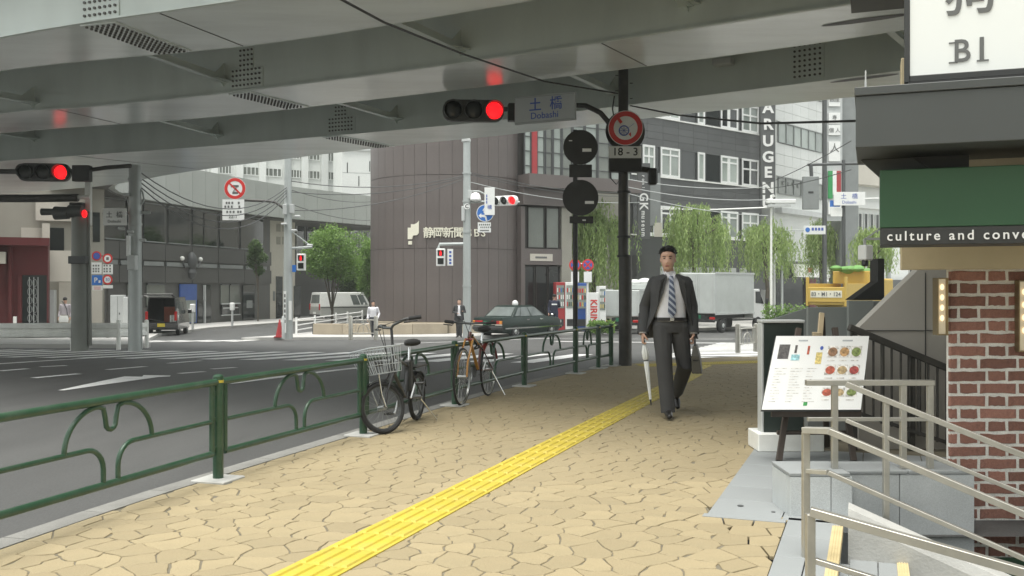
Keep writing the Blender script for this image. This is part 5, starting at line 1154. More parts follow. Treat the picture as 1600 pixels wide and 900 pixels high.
sc_ = thing('sign_tower', 'stack of small white sign boxes on a slim dark column', 'sign', V(PX(1303, 60), 60, G(60))); zz = lambda y: PZ(y, 60) - G(60); xx = lambda x: PX(x, 60) - PX(1303, 60)
MB().box(xx(1287), xx(1292), 0, .3, 0, zz(120)).build('column', 'dark_grey', sc_, 0); MB().box(xx(1292.5), xx(1317), .1, .3, zz(345), zz(120)).build('back_board', 'light_grey', sc_, 0); MB().box(xx(1317.5), xx(1345), .4, 2.5, 0, zz(120)).build('grey_wall', 'mid_grey', sc_, 0)
for y0, y1 in ((140, 166), (176, 193), (195, 211), (221, 252)):
    MB().box(xx(1295), xx(1313), 0, .09, zz(y1), zz(y0)).build('sign_box', 'sign_white', sc_, 0)
for i, (ch, x, y, s_) in enumerate((('銀', 1300, 156, .35), ('座', 1308, 156, .35), ('個', 1299, 204, .32), ('人', 1309, 204, .32), ('人', 1304, 232, .6), ('寿', 1304, 184, .3))): text(ch, s_, 'ink_grey', sc_, (xx(x), -.01, zz(y)), 0, .005, .005, name='letter')
for x0, x1, m_ in ((1294, 1301, 'flag_green'), (1301, 1307, 'sign_white'), (1307, 1314, 'flag_red')): MB().box(xx(x0), xx(x1), -.02, .08, zz(304 if m_ != 'flag_green' else 310), zz(267)).build('flag_stripe', m_, sc_, 0)
MB().box(xx(1294), xx(1315), -.05, .09, zz(335), zz(316)).build('sign_box', 'sign_white', sc_, 0)
rb = Fac('columned_building', 'white building with tall narrow windows behind the far willows', (PX(1300, 76), 76), (PX(1420, 82), 82)); U3 = rb.at_px(1420); rb.q(-1, U3, -1, 11.5, -6, -.05, 'core_wall', 'facade_white'); rb.q(0, U3 + 4, 9.6, 20, .05, 1.0, 'upper_wall', 'facade_cream')
for i in range(9): rb.window(.2 + i * .78, .2 + i * .78 + .46, 3.2, 7.4, 'facade_white', 'win_dark', .03)
rb.q(-1, U3, .6, 2.0, 0, .3, 'band', 'dark_grey'); rb.q(-1, U3, 7.8, 8.3, 0, .3, 'cornice', 'facade_white')
sb = Fac('street_shops', 'row of low dark shop fronts behind the far willow trees', (PX(1240, 72), 72), (PX(1330, 74), 74)); sb.q(0, 6, -1, 4.6, -3, 0, 'wall', 'facade_beige')
for i in range(3): sb.window(.3 + i * 1.5, 1.6 + i * 1.5, -.7, 1.6, 'dark_grey', 'win_dark', .06); sb.q(.3 + i * 1.5, 1.6 + i * 1.5, 1.8, 2.6, .02, .2, 'sign_band', ('facade_slate', 'white_dirty', 'facade_red')[i])
br = Fac('backdrop_block', 'grey block closing the street far behind the columned building', (PX(1290, 110), 110), (PX(1500, 112), 112)); br.q(-2, 30, -1, 26, -8, 0, 'wall', 'facade_cream')
for k in range(5):
    for i in range(8): br.window(.5 + i * 2.4, 2.2 + i * 2.4, 2 + 4 * k, 4 + 4 * k, 'light_grey', 'win_dark', .08)

# --- left: building with sweeping canopy
cv = thing('canopy_building', 'dark stone building under a sweeping pale metal canopy band', 'building', V(-20, 52, G(52))); c0_ = cv.location.copy()
CP = even([(-9.0, 76), (-11.2, 72.4), (-13.4, 69), (-15.7, 65), (-18.7, 56.5), (-19.8, 51), (-19.2, 46.5), (-17.4, 43), (-15.5, 40.8)], 31)
CN = offset_line(CP, -1.0)
for i in range(len(CP) - 1):
    a, b = CP[i], CP[i + 1]; t = (b - a).normalized(); n = Vector((-t.y, t.x)); n = n if n.x < 0 else -n; a, b = a + t * .012, b - t * .012
    mb = MB(); mb.prism([V(a.x, a.y, 6.1) - c0_, V(b.x, b.y, 6.1) - c0_, V(b.x + n.x * 1.0, b.y + n.y * 1.0, 6.1) - c0_, V(a.x + n.x * 1.0, a.y + n.y * 1.0, 6.1) - c0_], (0, 0, 2.22)); mb.build('canopy_panel', 'canopy_metal', cv, 0)
mb = MB(); BK = []
for i, p in enumerate(CP):
    t = (CP[min(i + 1, 30)] - CP[max(i - 1, 0)]).normalized(); n = Vector((t.y, -t.x)); n = n if n.x < 0 else -n; BK.append(p + n * .3)
mb.loft([[V(p.x, p.y, 8.321) - c0_, V(p.x - 9, p.y + 6, 8.321) - c0_, V(p.x - 9, p.y + 6, 6.0) - c0_, V(p.x, p.y, 6.0) - c0_] for p in BK]); mb.build('roof_mass', 'facade_stone', cv, 0)
lf = Fac('x', 'x', (PX(150, 48.5), 48.5), (PX(424, 66.2), 66.2)); bpy.data.objects.remove(lf.o); lf.o = cv; lf.zb = c0_.z; sh_ = lf.p0 - V(c0_.x, c0_.y, 0)
def lq(x0, x1, z0, z1, o0, o1, nm, m, parent=None):
    P = lambda u, o, z: lf.u * u + lf.n * o + sh_ + V(0, 0, z - lf.zb); u0, u1 = lf.at_px(x0), lf.at_px(x1)
    mb = MB(); mb.prism([P(u0, o0, z0), P(u1, o0, z0), P(u1, o1, z0), P(u0, o1, z0)], (0, 0, z1 - z0)); return mb.build(nm, m, parent or cv, 0)
lq(120, 424, -1, 6.3, -4, -.1, 'core_wall', 'facade_stone')
xs_ = [150, 186, 222, 258, 300, 341, 382, 424]
for x0, x1 in zip(xs_, xs_[1:]):
    lq(x0 + .4, x1 - .4, 2.86, 3.78, -.09, .02, 'panel', 'facade_stone'); lq(x0 + .4, x1 - .4, 1.62, 2.52, -.09, .02, 'panel', 'facade_stone'); lq(x0 + 2, x1 - (3 if x1 < 400 else 8), 2.55, 2.78, -.05, .05, 'pale_band', 'mid_grey')
def lwin(x0, x1, z0, z1, m='win_dark', fm='facade_stone', fr=.08):
    w = lq(x0, x1, z0, z1, -.08, -.03, 'window', m)
    for a, b, c, d in ((x0, x1, z0 - fr, z0), (x0, x1, z1, z1 + fr)): lq(a, b, c, d, -.08, .04, 'frame', fm, w)
    return w
for x0, x1 in ((164, 196), (200, 218), (226, 258), (264, 297), (302, 318), (320, 339), (344, 373), (377, 412)): lwin(x0, x1, 3.9, 5.95, 'win_dark', 'mid_grey', .06)
for x0, x1 in ((200, 222), (230, 258), (346, 358), (360, 374)): lwin(x0, x1, .35, 1.5, 'win_green', 'dark_grey')
lq(281, 307, -.75, 1.55, -.05, .03, 'poster', 'poster_blue'); lq(283, 305, -.7, .6, .031, .04, 'poster_picture', 'win_pale'); lq(309, 318, -.8, .6, -.05, .0, 'doorway', 'win_dark'); lq(321, 330, -.8, 1.5, -.05, .01, 'doorway', 'win_dark'); lq(318.5, 320, -.8, 1.5, -.05, .08, 'door_post', 'light_grey')
lq(346, 372, -.35, .28, .0, .06, 'notice_case', 'win_dark'); lq(345, 374, .29, .37, .0, .10, 'ledge', 'light_grey'); lq(345, 374, -.42, -.355, .0, .10, 'ledge', 'light_grey'); lq(347, 371, .02, .10, .061, .07, 'notice_strip', 'light_grey'); lq(380, 398, -.75, 1.5, -.06, .0, 'doorway', 'win_dark'); lq(385, 394, .0, .5, .01, .02, 'poster_picture', 'mid_grey')
P_ = lf.u * lf.at_px(297) + lf.n * .1 + sh_ + V(0, 0, 2.62 - lf.zb); MB().lathe([(.02, -.8), (.22, -.65), (.30, -.4), (.2, -.2), (.28, 0), (.34, .3), (.27, .6), (.10, .8)], 14, P_).build('crest', 'dark_grey', cv)
for s_ in (-1, 1): MB().ell(P_ + lf.u * (s_ * .95) + V(0, 0, .42), .13, 12, 8).build('globe_lamp', 'white_dirty', cv); MB().tube([P_ + V(0, 0, .0), P_ + lf.u * (s_ * .7) + V(0, 0, -.1), P_ + lf.u * (s_ * .95) + V(0, 0, .3)], .05).build('lamp_arm', 'dark_grey', cv)
tc = Fac('tan_pillar_block', 'plain tan stair block at the end of the canopy building', (PX(421.5, 66.3), 66.3), (PX(461, 68.6), 68.6)); U4 = tc.at_px(461); tc.q(0, U4, -1, 6.4, -5, 0, 'wall', 'facade_cream'); tc.px(431, 441, 432, 500, .0, .04, 'doorway', 'win_dark'); tc.px(459, 469, 447, 497, .0, .03, 'doorway', 'win_dark')
for y in (356, 376):
    for x in (432, 441): tc.px(x, x + 6, y - 6, y + 6, .0, .03, 'louvre', 'facade_beige')
tc.px(426.5, 429, 455, 470, 0, .05, 'letter_box', 'mid_grey')
dk = Fac('street_end_block', 'dark glazed block behind the green street trees', (PX(459, 72), 72), (PX(590, 86), 86)); U5 = dk.at_px(590); dk.q(0, U5 + 3, -1, 7.5, -4, 0, 'wall', 'facade_stone')
for i in range(10): dk.window(.3 + i * 1.5, 1.6 + i * 1.5, 3.2, 6.2, 'light_grey' if i % 3 == 0 else 'dark_grey', 'win_dark', .06)
# --- white office block behind the canopy
wo_ = Fac('white_office', 'bright white office block rising behind the canopy building', (PX(270, 100), 100), (PX(600, 112), 112)); wo_.q(-6, wo_.at_px(534), 0, 26, -10, -.05, 'core_wall', 'facade_white')
zr_ = [(wo_.z(b, 420), wo_.z(a, 420)) for a, b in ((262, 276), (292, 318), (228, 246), (330, 345))]
for z0, z1 in zr_:
    for x0, x1 in ((318, 326), (342, 362), (379, 405), (413, 440), (454, 472), (478, 500), (512, 530)): wo_.window(wo_.at_px(x0), wo_.at_px(x1), z0, z1, 'facade_white', 'win_green', .1, 0, (.25, .5, .75))
for x in (334, 373, 409, 448, 475, 506): wo_.q(wo_.at_px(x) - .35, wo_.at_px(x) + .35, 0, 26, -.04, .5, 'pilaster', 'facade_white')
pw = Fac('plain_white_block', 'plain off white wall with narrow slots left of the brown tower', (PX(534, 98), 98), (PX(640, 100), 100)); U6 = pw.at_px(640); pw.q(0, U6, 0, 24, -8, 0, 'wall', 'facade_white')
for x, y0, y1 in ((542, 254, 270), (577, 252, 268), (560, 275, 291)): pw.px(x, x + 1.4, y0, y1, 0, .02, 'slot_window', 'win_dark')
pw.px(535, 640, 271, 271.6, 0, .01, 'panel_joint', 'mid_grey'); pw.px(534, 640, 232, 236.5, 0, .2, 'coping', 'light_grey')
ex = Fac('yellow_hoist', 'small yellow hoist on the canopy roof before the white office', (PX(409, 80), 80), (PX(424, 80), 80), 'machine', 8.3); ex.q(0, .8, 8.3, 8.9, -.5, 0, 'cab', 'tactile_yellow'); ex.q(.25, .65, 8.91, 9.9, -.4, -.1, 'boom', 'tactile_yellow')
# --- far left: beige block and red shop
bl = Fac('beige_block', 'beige rendered building behind the dark steel column', (PX(-60, 43), 43), (PX(163, 45.5), 45.5)); U7 = bl.at_px(163); bl.q(-6, U7, -1, 6.6, -6, 0, 'wall', 'facade_beige')
for x0, x1, y0, y1, m_ in ((75, 100, 356, 392, 'win_dark'), (33, 66, 356, 380, 'facade_cream'), (127, 136, 362, 378, 'win_dark'), (145, 156, 332, 378, 'win_dark'), (132, 138, 440, 505, 'win_dark')): bl.px(x0, x1, y0, y1, .0, .04, 'window', m_)
bl.px(143, 160, 453, 512, .02, .1, 'shutter', 'facade_cream'); bl.px(56, 138, 311, 346, .25, .4, 'pale_panel', 'facade_cream'); bl.px(66, 78, 350, 392, .3, .5, 'column', 'facade_cream'); bl.px(73, 116, 393, 440, .8, 1.2, 'sign_box', 'facade_cream'); bl.px(92, 116, 441, 510, .0, .25, 'pier', 'facade_cream')
rs = Fac('red_shop', 'dark red shop front at the left edge of the picture', (PX(-60, 40.5), 40.5), (PX(75, 41.8), 41.8)); U8 = rs.at_px(75); rs.q(-6, U8, -1, 3.4, -1.6, 0, 'wall', 'facade_red'); rs.px(-20, 78, 372, 384, .0, .7, 'awning', 'facade_red'); rs.px(14, 19, 383, 508, .0, .25, 'post', 'facade_red'); rs.px(35, 73, 430, 508, .0, .03, 'doorway', 'win_dark'); rs.px(-20, 10, 394, 412, .0, .5, 'sign_box', 'facade_cream'); rs.px(28, 34, 432, 508, .0, .1, 'door_jamb', 'facade_red')
for i in range(5):
    for j in range(2): u = rs.at_px(46.5) + j * .2; z = rs.z(503, 50) + .17 + i * .38; P = lambda a: rs.u * (u + .08 * math.cos(a)) + rs.n * .06 + V(0, 0, z + .16 * math.sin(a) - rs.zb); MB().tube([P(2 * PI * k / 10) for k in range(10)], .015, 5, True).build('lattice_ring', 'mid_grey', rs.o)
for x in (45.5, 52.5, 59): rs.px(x, x + 1, 433, 505, .04, .07, 'lattice_bar', 'light_grey')
rs.px(23, 28, 494, 506, .6, .9, 'crate', 'white_dirty'); 
# blocks that close the view behind and beside, out of frame (they are what the windows reflect)
bk = thing('street_block', 'plain city block across the street behind the viewpoint', 'building', V(0, -45, 0)); MB().box(-60, 60, -12, 0, 0, 16).build('wall', 'facade_cream', bk, 0)

# --- vending machines
def vend(px0, px1, y0, y1, m, label, inner='win_pale', d=46.4):
    b = gp((px0 + px1) / 2, 505); b = V(PX((px0 + px1) / 2, d), d, G(d)); w = (px1 - px0) * d / F; z1, z0 = PZ(y0, d) - b.z, 0.0; t = thing('vending_machine', label, 'vending machine', b, .12, 'row of drink vending machines')
    MB().box(-w / 2, w / 2, 0, .7, .05, z1).build('cabinet', m, t, 0, .015); MB().box(-w * .40, w * .40, -.02, .002, z1 * .48, z1 * .94).build('display_window', inner, t, 0); MB().box(-w * .35, w * .35, -.025, .002, z1 * .12, z1 * .26).build('delivery_flap', 'black_plastic', t, 0)
    for r_ in range(3):
        for i in range(4): c = (-w * .30 + i * w * .2, -.03, z1 * (.52 + .14 * r_)); MB().cyl((c[0], -.03, c[2]), (c[0], -.03, c[2] + z1 * .085), w * .055, n=8).build('drink_can', ('sign_red', 'sign_white', 'sign_blue', 'fence_green', 'ph_beer')[R.randrange(5)], t)
    return t
vend(868, 883, 441, 505, 'flag_red', 'red vending machine beside the worker'); vend(883.5, 898, 441, 505, 'white_paint', 'white vending machine next to the red one'); vend(898.5, 918, 442, 505, 'poster_blue', 'blue vending machine behind the slim sign pole')
k = vend(936, 947, 447, 503, 'white_paint', 'white vending machine with large red lettering on its side', d=46.0); MB().box(-.72, -.19, -.03, .6, .05, 1.9).build('side_panel', 'white_paint', k, 0, .01)
o = text('KIRIN', .46, 'sign_red', k, (-.45, -.04, 1.0), 0, .004, .02); o.rotation_euler = (PI / 2, PI / 2, 0)
ns = Rig('sign_pole', 'white pole with two no stopping discs in front of the vending machines', 'sign', V(PX(918, 45.2), 45.2, G(45.2))); ns.pole(918, 415, .05, .045, 'white_paint'); ns.arm([(899, 412), (918, 412)], .03, 'white_paint', 'bracket')
for x in (898.5, 918.5): ns.disc(x, 414, 9.2, 'sign_red', 'sign_face', -.1); ns.disc(x, 414, 6.8, 'sign_text_blue', 'sign_face', -.108); MB().bar(ns.L(x - 4.5, 409.5, -.116), ns.L(x + 4.5, 418.5, -.116), .004, .07, up=(.7, 0, .7)).build('slash', 'sign_red', ns.o, 0); MB().bar(ns.L(x - 4.5, 418.5, -.119), ns.L(x + 4.5, 409.5, -.119), .004, .07, up=(.7, 0, .7)).build('slash', 'sign_red', ns.o, 0); ns.box(x - 6.2, x + 6.2, 424.5, 441, .02, 'sign_white', 'time_plate', -.1)
# ================================================================== vehicles
mat('taxi_green', (0.010, 0.022, 0.018), 0.32, var=0.03, spec=.35)
mat('car_black', (0.016, 0.016, 0.017), 0.25, var=0.03, coat=0.8)
mat('van_white', (0.74, 0.75, 0.73), 0.3, var=0.03, coat=0.5)
mat('van_silver', (0.42, 0.43, 0.41), 0.35, 0.2, var=0.03, coat=0.4)
mat('truck_box', (0.50, 0.53, 0.51), 0.4, var=0.05, scale=1.5, dirt=(0.36, 0.38, 0.36), dscale=2, damt=.4)
mat('dump_yellow', (0.55, 0.38, 0.08), 0.45, var=0.08, dirt=(0.35, 0.25, 0.08), dscale=3, damt=.5)
mat('cargo_green', (0.12, 0.27, 0.07), 0.7, var=.2); mat('tail_red', (0.42, 0.012, 0.012), 0.2, var=.1); mat('tail_amber', (0.75, 0.28, 0.04), 0.25); mat('plate_green', (0.02, 0.16, 0.08), 0.5); mat('plate_yellow', (0.60, 0.48, 0.04), 0.5); mat('carton', (0.30, 0.09, 0.05), .7)
mat('car_glass', (0.13, 0.15, 0.145), 0.05, var=.3, scale=1.2); mat('car_inside', (0.03, 0.03, 0.03), .8)  # car_glass is opaque, its base colour lightened to stand in for reflections
def wheel(t, x, y, r, w=.19, cap='alloy'):
    s = 1 if y > 0 else -1; o = MB().lathe([(r * .62, -w / 2), (r * .93, -w / 2), (r, -w * .32), (r, w * .32), (r * .93, w / 2), (r * .62, w / 2)], 24, (0, 0, 0), Matrix.Rotation(PI / 2, 3, 'X')).build('wheel', 'rubber', t, 40, loc=(x, y, r))
    MB().lathe([(r * .64, -.02), (r * .62, .02), (r * .5, .0), (r * .2, .03), (.01, .035)], 20, (0, s * w * .42, 0), Matrix.Rotation(-s * PI / 2, 3, 'X')).build('rim', cap, o, 40)
    mb = MB()
    for k in range(6): a = k * PI / 3; mb.cbox((r * .42 * math.cos(a), s * (w * .5 + .004), r * .42 * math.sin(a)), (r * .09, .012, r * .09))
    tag(mb.build('rim_holes', 'black_plastic', o, 0), kind='stuff')
def sec(x, hw, z0, z1, tuck=.06, rnd=.07):
    return [V(x, -hw + tuck, z0), V(x, -hw, z0 + rnd * 2), V(x, -hw, (z0 + z1) / 2), V(x, -hw + .015, z1 - rnd), V(x, -hw + rnd, z1), V(x, hw - rnd, z1), V(x, hw - .015, z1 - rnd), V(x, hw, (z0 + z1) / 2), V(x, hw, z0 + rnd * 2), V(x, hw - tuck, z0)]
def pane(t, pts, m='car_glass', nm='window'):
    P = [Vector(p) for p in pts]; n = (P[1] - P[0]).cross(P[2] - P[0]).normalized(); c = sum(P, V(0, 0, 0)) / len(P)
    if n.dot(c - V(c.x * .5, 0, .8)) < 0: n = -n
    return MB().prism([p + n * .004 for p in P], n * .008).build(nm, m, t, 0)
def lerp(a, b, t): return Vector(a) + (Vector(b) - Vector(a)) * t
def quadwin(t, A, B, C, D, u0, u1, v0, v1, nm='window'):   # A-B bottom edge, D-C top edge
    f = lambda u, v: lerp(lerp(A, B, u), lerp(D, C, u), v); return pane(t, [f(u0, v0), f(u1, v0), f(u1, v1), f(u0, v1)], nm=nm)

# --- taxi (x forward, y left)
tx_ = thing('taxi', 'dark green taxi saloon with roof lamp turning past the brown tower', 'car', V(PX(811, 43.2), 43.2, G(43.2) - KERB), math.radians(54))
mb = MB(); mb.loft([sec(-2.35, .74, .42, .86), sec(-2.30, .80, .32, .93), sec(-1.9, .845, .24, .945), sec(-1.2, .85, .22, .95), sec(0, .85, .2, .95), sec(1.0, .85, .22, .945), sec(1.6, .84, .24, .90), sec(2.1, .81, .28, .85), sec(2.30, .74, .34, .78)]); mb.build('body', 'taxi_green', tx_, 40)
B_, T_ = dict(r=-1.60, f=1.05, w=.775, z=.935), dict(r=-1.0, f=.30, w=.60, z=1.40)
bb = [V(B_['r'], -B_['w'], B_['z']), V(B_['f'], -B_['w'], B_['z']), V(B_['f'], B_['w'], B_['z']), V(B_['r'], B_['w'], B_['z'])]; tt = [V(T_['r'], -T_['w'], T_['z']), V(T_['f'], -T_['w'], T_['z']), V(T_['f'], T_['w'], T_['z']), V(T_['r'], T_['w'], T_['z'])]
MB().loft([bb, tt, [p + V(.0, 0, .035) - V(p.x + .35, p.y, 0) * .10 for p in tt]]).build('cabin', 'taxi_green', tx_, 0, .03, 2)
for A, B, C, D in ((bb[0], bb[1], tt[1], tt[0]), (bb[3], bb[2], tt[2], tt[3])): quadwin(tx_, A, B, C, D, .07, .20, .12, .88); quadwin(tx_, A, B, C, D, .23, .53, .08, .92); quadwin(tx_, A, B, C, D, .56, .94, .08, .92)
quadwin(tx_, bb[3], bb[0], tt[0], tt[3], .06, .94, .10, .92, 'rear_window'); quadwin(tx_, bb[2], bb[1], tt[1], tt[2], .06, .94, .08, .92, 'windscreen')
for x in (-1.42, 1.38):
    for y in (-.76, .76): wheel(tx_, x, y, .31)
for y0, y1 in ((-.78, -.24), (.24, .78)):
    MB().box(-2.37, -2.30, y0, y1, .66, .80).build('tail_light', 'tail_red', tx_, 0, .01); MB().box(-2.375, -2.30, y0 if y0 < 0 else y1 - .12, y0 + .12 if y0 < 0 else y1, .66, .80).build('indicator', 'tail_amber', tx_, 0, .008); MB().box(-2.372, -2.30, y0, y1, .60, .655).build('reverse_light', 'facade_cream', tx_, 0)
MB().box(-2.38, -2.31, -.19, .19, .62, .79).build('number_plate', 'plate_green', tx_, 0); MB().box(-2.386, -2.381, -.13, .13, .67, .72).build('plate_text', 'sign_white', tx_, 0); MB().box(-2.41, -2.25, -.80, .80, .40, .56).build('rear_bumper', 'black_plastic', tx_, 0, .03); MB().box(2.2, 2.38, -.78, .78, .36, .52).build('front_bumper', 'black_plastic', tx_, 0, .03)
for y in (-.86, .86):
    s_ = 1 if y > 0 else -1; MB().box(-2.2, 2.2, min(y, y - s_ * .02), max(y, y - s_ * .02), .44, .50).build('side_trim', 'chrome', tx_, 0)
    for x in (-.62, .42): MB().box(x, x + .2, min(y, y + s_ * .03), max(y, y + s_ * .03), .80, .84).build('door_handle', 'chrome', tx_, 0, .008)
    MB().ell((1.35, s_ * .88, 1.0), (.07, .09, .06), 10, 7).build('fender_mirror', 'chrome', tx_); MB().cyl((1.35, s_ * .80, .9), (1.35, s_ * .86, .98), .012, n=6).build('mirror_stalk', 'chrome', tx_); MB().box(2.25, 2.33, s_ * .62 - .14, s_ * .62 + .14, .60, .74).build('headlamp', 'chrome', tx_, 0, .01)
MB().lathe([(.10, 0), (.13, .03), (.14, .10), (.11, .19), (.03, .23)], 14, (-.3, 0, 1.43)).build('roof_lamp', 'white_paint', tx_)
# --- vans: a box loft with raked nose
def van(label, loc, rz, L, W, H, mats, open_rear=False, stripe=None, name='van'):
    t = thing(name, label, 'van', loc, rz); hw = W / 2; z0 = .28; m1, m2 = mats; zb = .60 if open_rear else .95
    S = lambda x, w, a, b: [V(x, -w, a), V(x, w, a), V(x, w, b), V(x, -w, b)]
    low = [S(-L / 2, hw - .03, z0 + .08, zb), S(-L / 2 + .08, hw, z0, zb), S(L / 2 - .25, hw, z0, zb), S(L / 2, hw - .08, z0 + .08, zb - .12)]
    MB().loft(low).build('lower_body', m2, t, 0, .03, 2)
    bot = [V(-L / 2 + .01, -hw + .01, zb + .001), V(L / 2 - .12, -hw + .01, zb + .001), V(L / 2 - .12, hw - .01, zb + .001), V(-L / 2 + .01, hw - .01, zb + .001)]; top = [V(-L / 2 + .12, -hw + .14, H - .03), V(L / 2 - .62, -hw + .14, H - .03), V(L / 2 - .62, hw - .14, H - .03), V(-L / 2 + .12, hw - .14, H - .03)]
    if not open_rear:
        MB().loft([bot, top, [V(p.x * .94, p.y * .85, H) for p in top]]).build('upper_body', m1, t, 0, .03, 2); quadwin(t, bot[3], bot[0], top[0], top[3], .1, .9, .25, .85, 'rear_window')
    else:
        for i, j in ((0, 1), (1, 2), (2, 3)): MB().prism([bot[i], bot[j], top[j], top[i]], V(0, 0, 0) + (V(0, .05, 0) if (i, j) == (0, 1) else V(0, -.05, 0) if (i, j) == (2, 3) else V(-.05, 0, 0))).build('side_panel', m1, t, 0)
        MB().prism(top, (0, 0, .04)).build('roof', m1, t, 0, .01); MB().box(-L / 2 + .02, L / 2 - 1.2, -hw + .07, hw - .07, .601, .63).build('cargo_floor', 'car_inside', t, 0)
        hp = [V(-L / 2 + .10, -hw + .1, H), V(-L / 2 + .10, hw - .1, H), V(-L / 2 - .75, hw - .08, H + .12), V(-L / 2 - .75, -hw + .08, H + .12)]; h = MB().prism(hp, (0, 0, .06)).build('tailgate', m1, t, 0, .01); MB().prism([lerp(hp[0], hp[3], .25) + V(0, .12, -.012), lerp(hp[1], hp[2], .25) + V(0, -.12, -.012), lerp(hp[1], hp[2], .8) + V(0, -.12, -.012), lerp(hp[0], hp[3], .8) + V(0, .12, -.012)], (0, 0, .01)).build('tailgate_window', 'light_grey', h, 0)
        MB().box(-L / 2 + .9, -L / 2 + .95, -hw + .1, .05, .6, 1.35).build('bulkhead', 'carton', t, 0)
    for A, B, C, D in ((bot[0], bot[1], top[1], top[0]), (bot[3], bot[2], top[2], top[3])):
        for u0, u1 in (((.06, .30), (.34, .62), (.66, .9)) if open_rear else ((.66, .80), (.82, .95))): quadwin(t, A, B, C, D, u0, u1, .38 if open_rear else .12, .84)
    quadwin(t, bot[2], bot[1], top[1], top[2], .06, .94, .1, .9, 'windscreen')
    for x in (-L / 2 + .72, L / 2 - .72):
        for y in (-hw + .1, hw - .1): wheel(t, x, y, .29 if L < 4 else .33, .17)
    for s_ in (-1, 1): MB().box(-L / 2 - .03, -L / 2 + .03, s_ * (hw - .09) - .06, s_ * (hw - .09) + .06, .72, 1.15).build('tail_light', 'tail_red', t, 0, .01); MB().box(L / 2 - .75, L / 2 - .68, s_ * (hw + .1) - .09, s_ * (hw + .1) + .09, 1.0, 1.2).build('door_mirror', m1, t, 0, .02); MB().box(L / 2 - .06, L / 2 + .01, s_ * (hw - .25) - .12, s_ * (hw - .25) + .12, .62, .78).build('headlamp', 'chrome', t, 0, .01)
    MB().box(-L / 2 - .04, -L / 2 + .02, -hw + .02, hw - .02, .30, .42).build('rear_bumper', 'black_plastic', t, 0, .02); MB().box(-L / 2 - .05, -L / 2 - .005, -.17, .17, .43, .59).build('number_plate', 'plate_yellow' if open_rear else 'sign_white', t, 0)
    if stripe:
        for s_ in (-1, 1): MB().box(-L / 2 + .05, L / 2 - .3, min(s_ * hw, s_ * (hw + .008)), max(s_ * hw, s_ * (hw + .008)), .86, .93).build('stripe', stripe, t, 0)
    return t
van('black kei van with its tailgate raised and parcels inside', V(PX(263, 46.5), 46.5, G(46.5) - KERB), math.radians(99), 3.35, 1.48, 1.80, ('car_black', 'car_black'), True, name='delivery_van')
for i, (x, z) in enumerate(((269, 495), (276, 495), (269, 500.5), (276, 500.5))):
    b = thing('parcel', ('upper left', 'upper right', 'lower left', 'lower right')[i] + ' of the four white parcels stacked in the open black van', 'parcel', V(PX(x, 45.4), 45.4, G(46.5) - KERB + (.632 if z > 498 else .802)), .3, 'parcels in the black van'); MB().box(-.1, .1, -.12, .12, 0, .165).build('box', 'white_dirty', b, 0, .008); MB().box(-.02, .02, -.122, -.1205, 0.01, .16).build('tape', 'mid_grey', b, 0)
wv = van('white and silver delivery van parked behind the street tree', V(PX(533, 68), 68, G(68) - KERB), math.radians(38), 4.1, 1.65, 1.95, ('van_white', 'van_silver'), False, 'dark_grey', 'delivery_van')
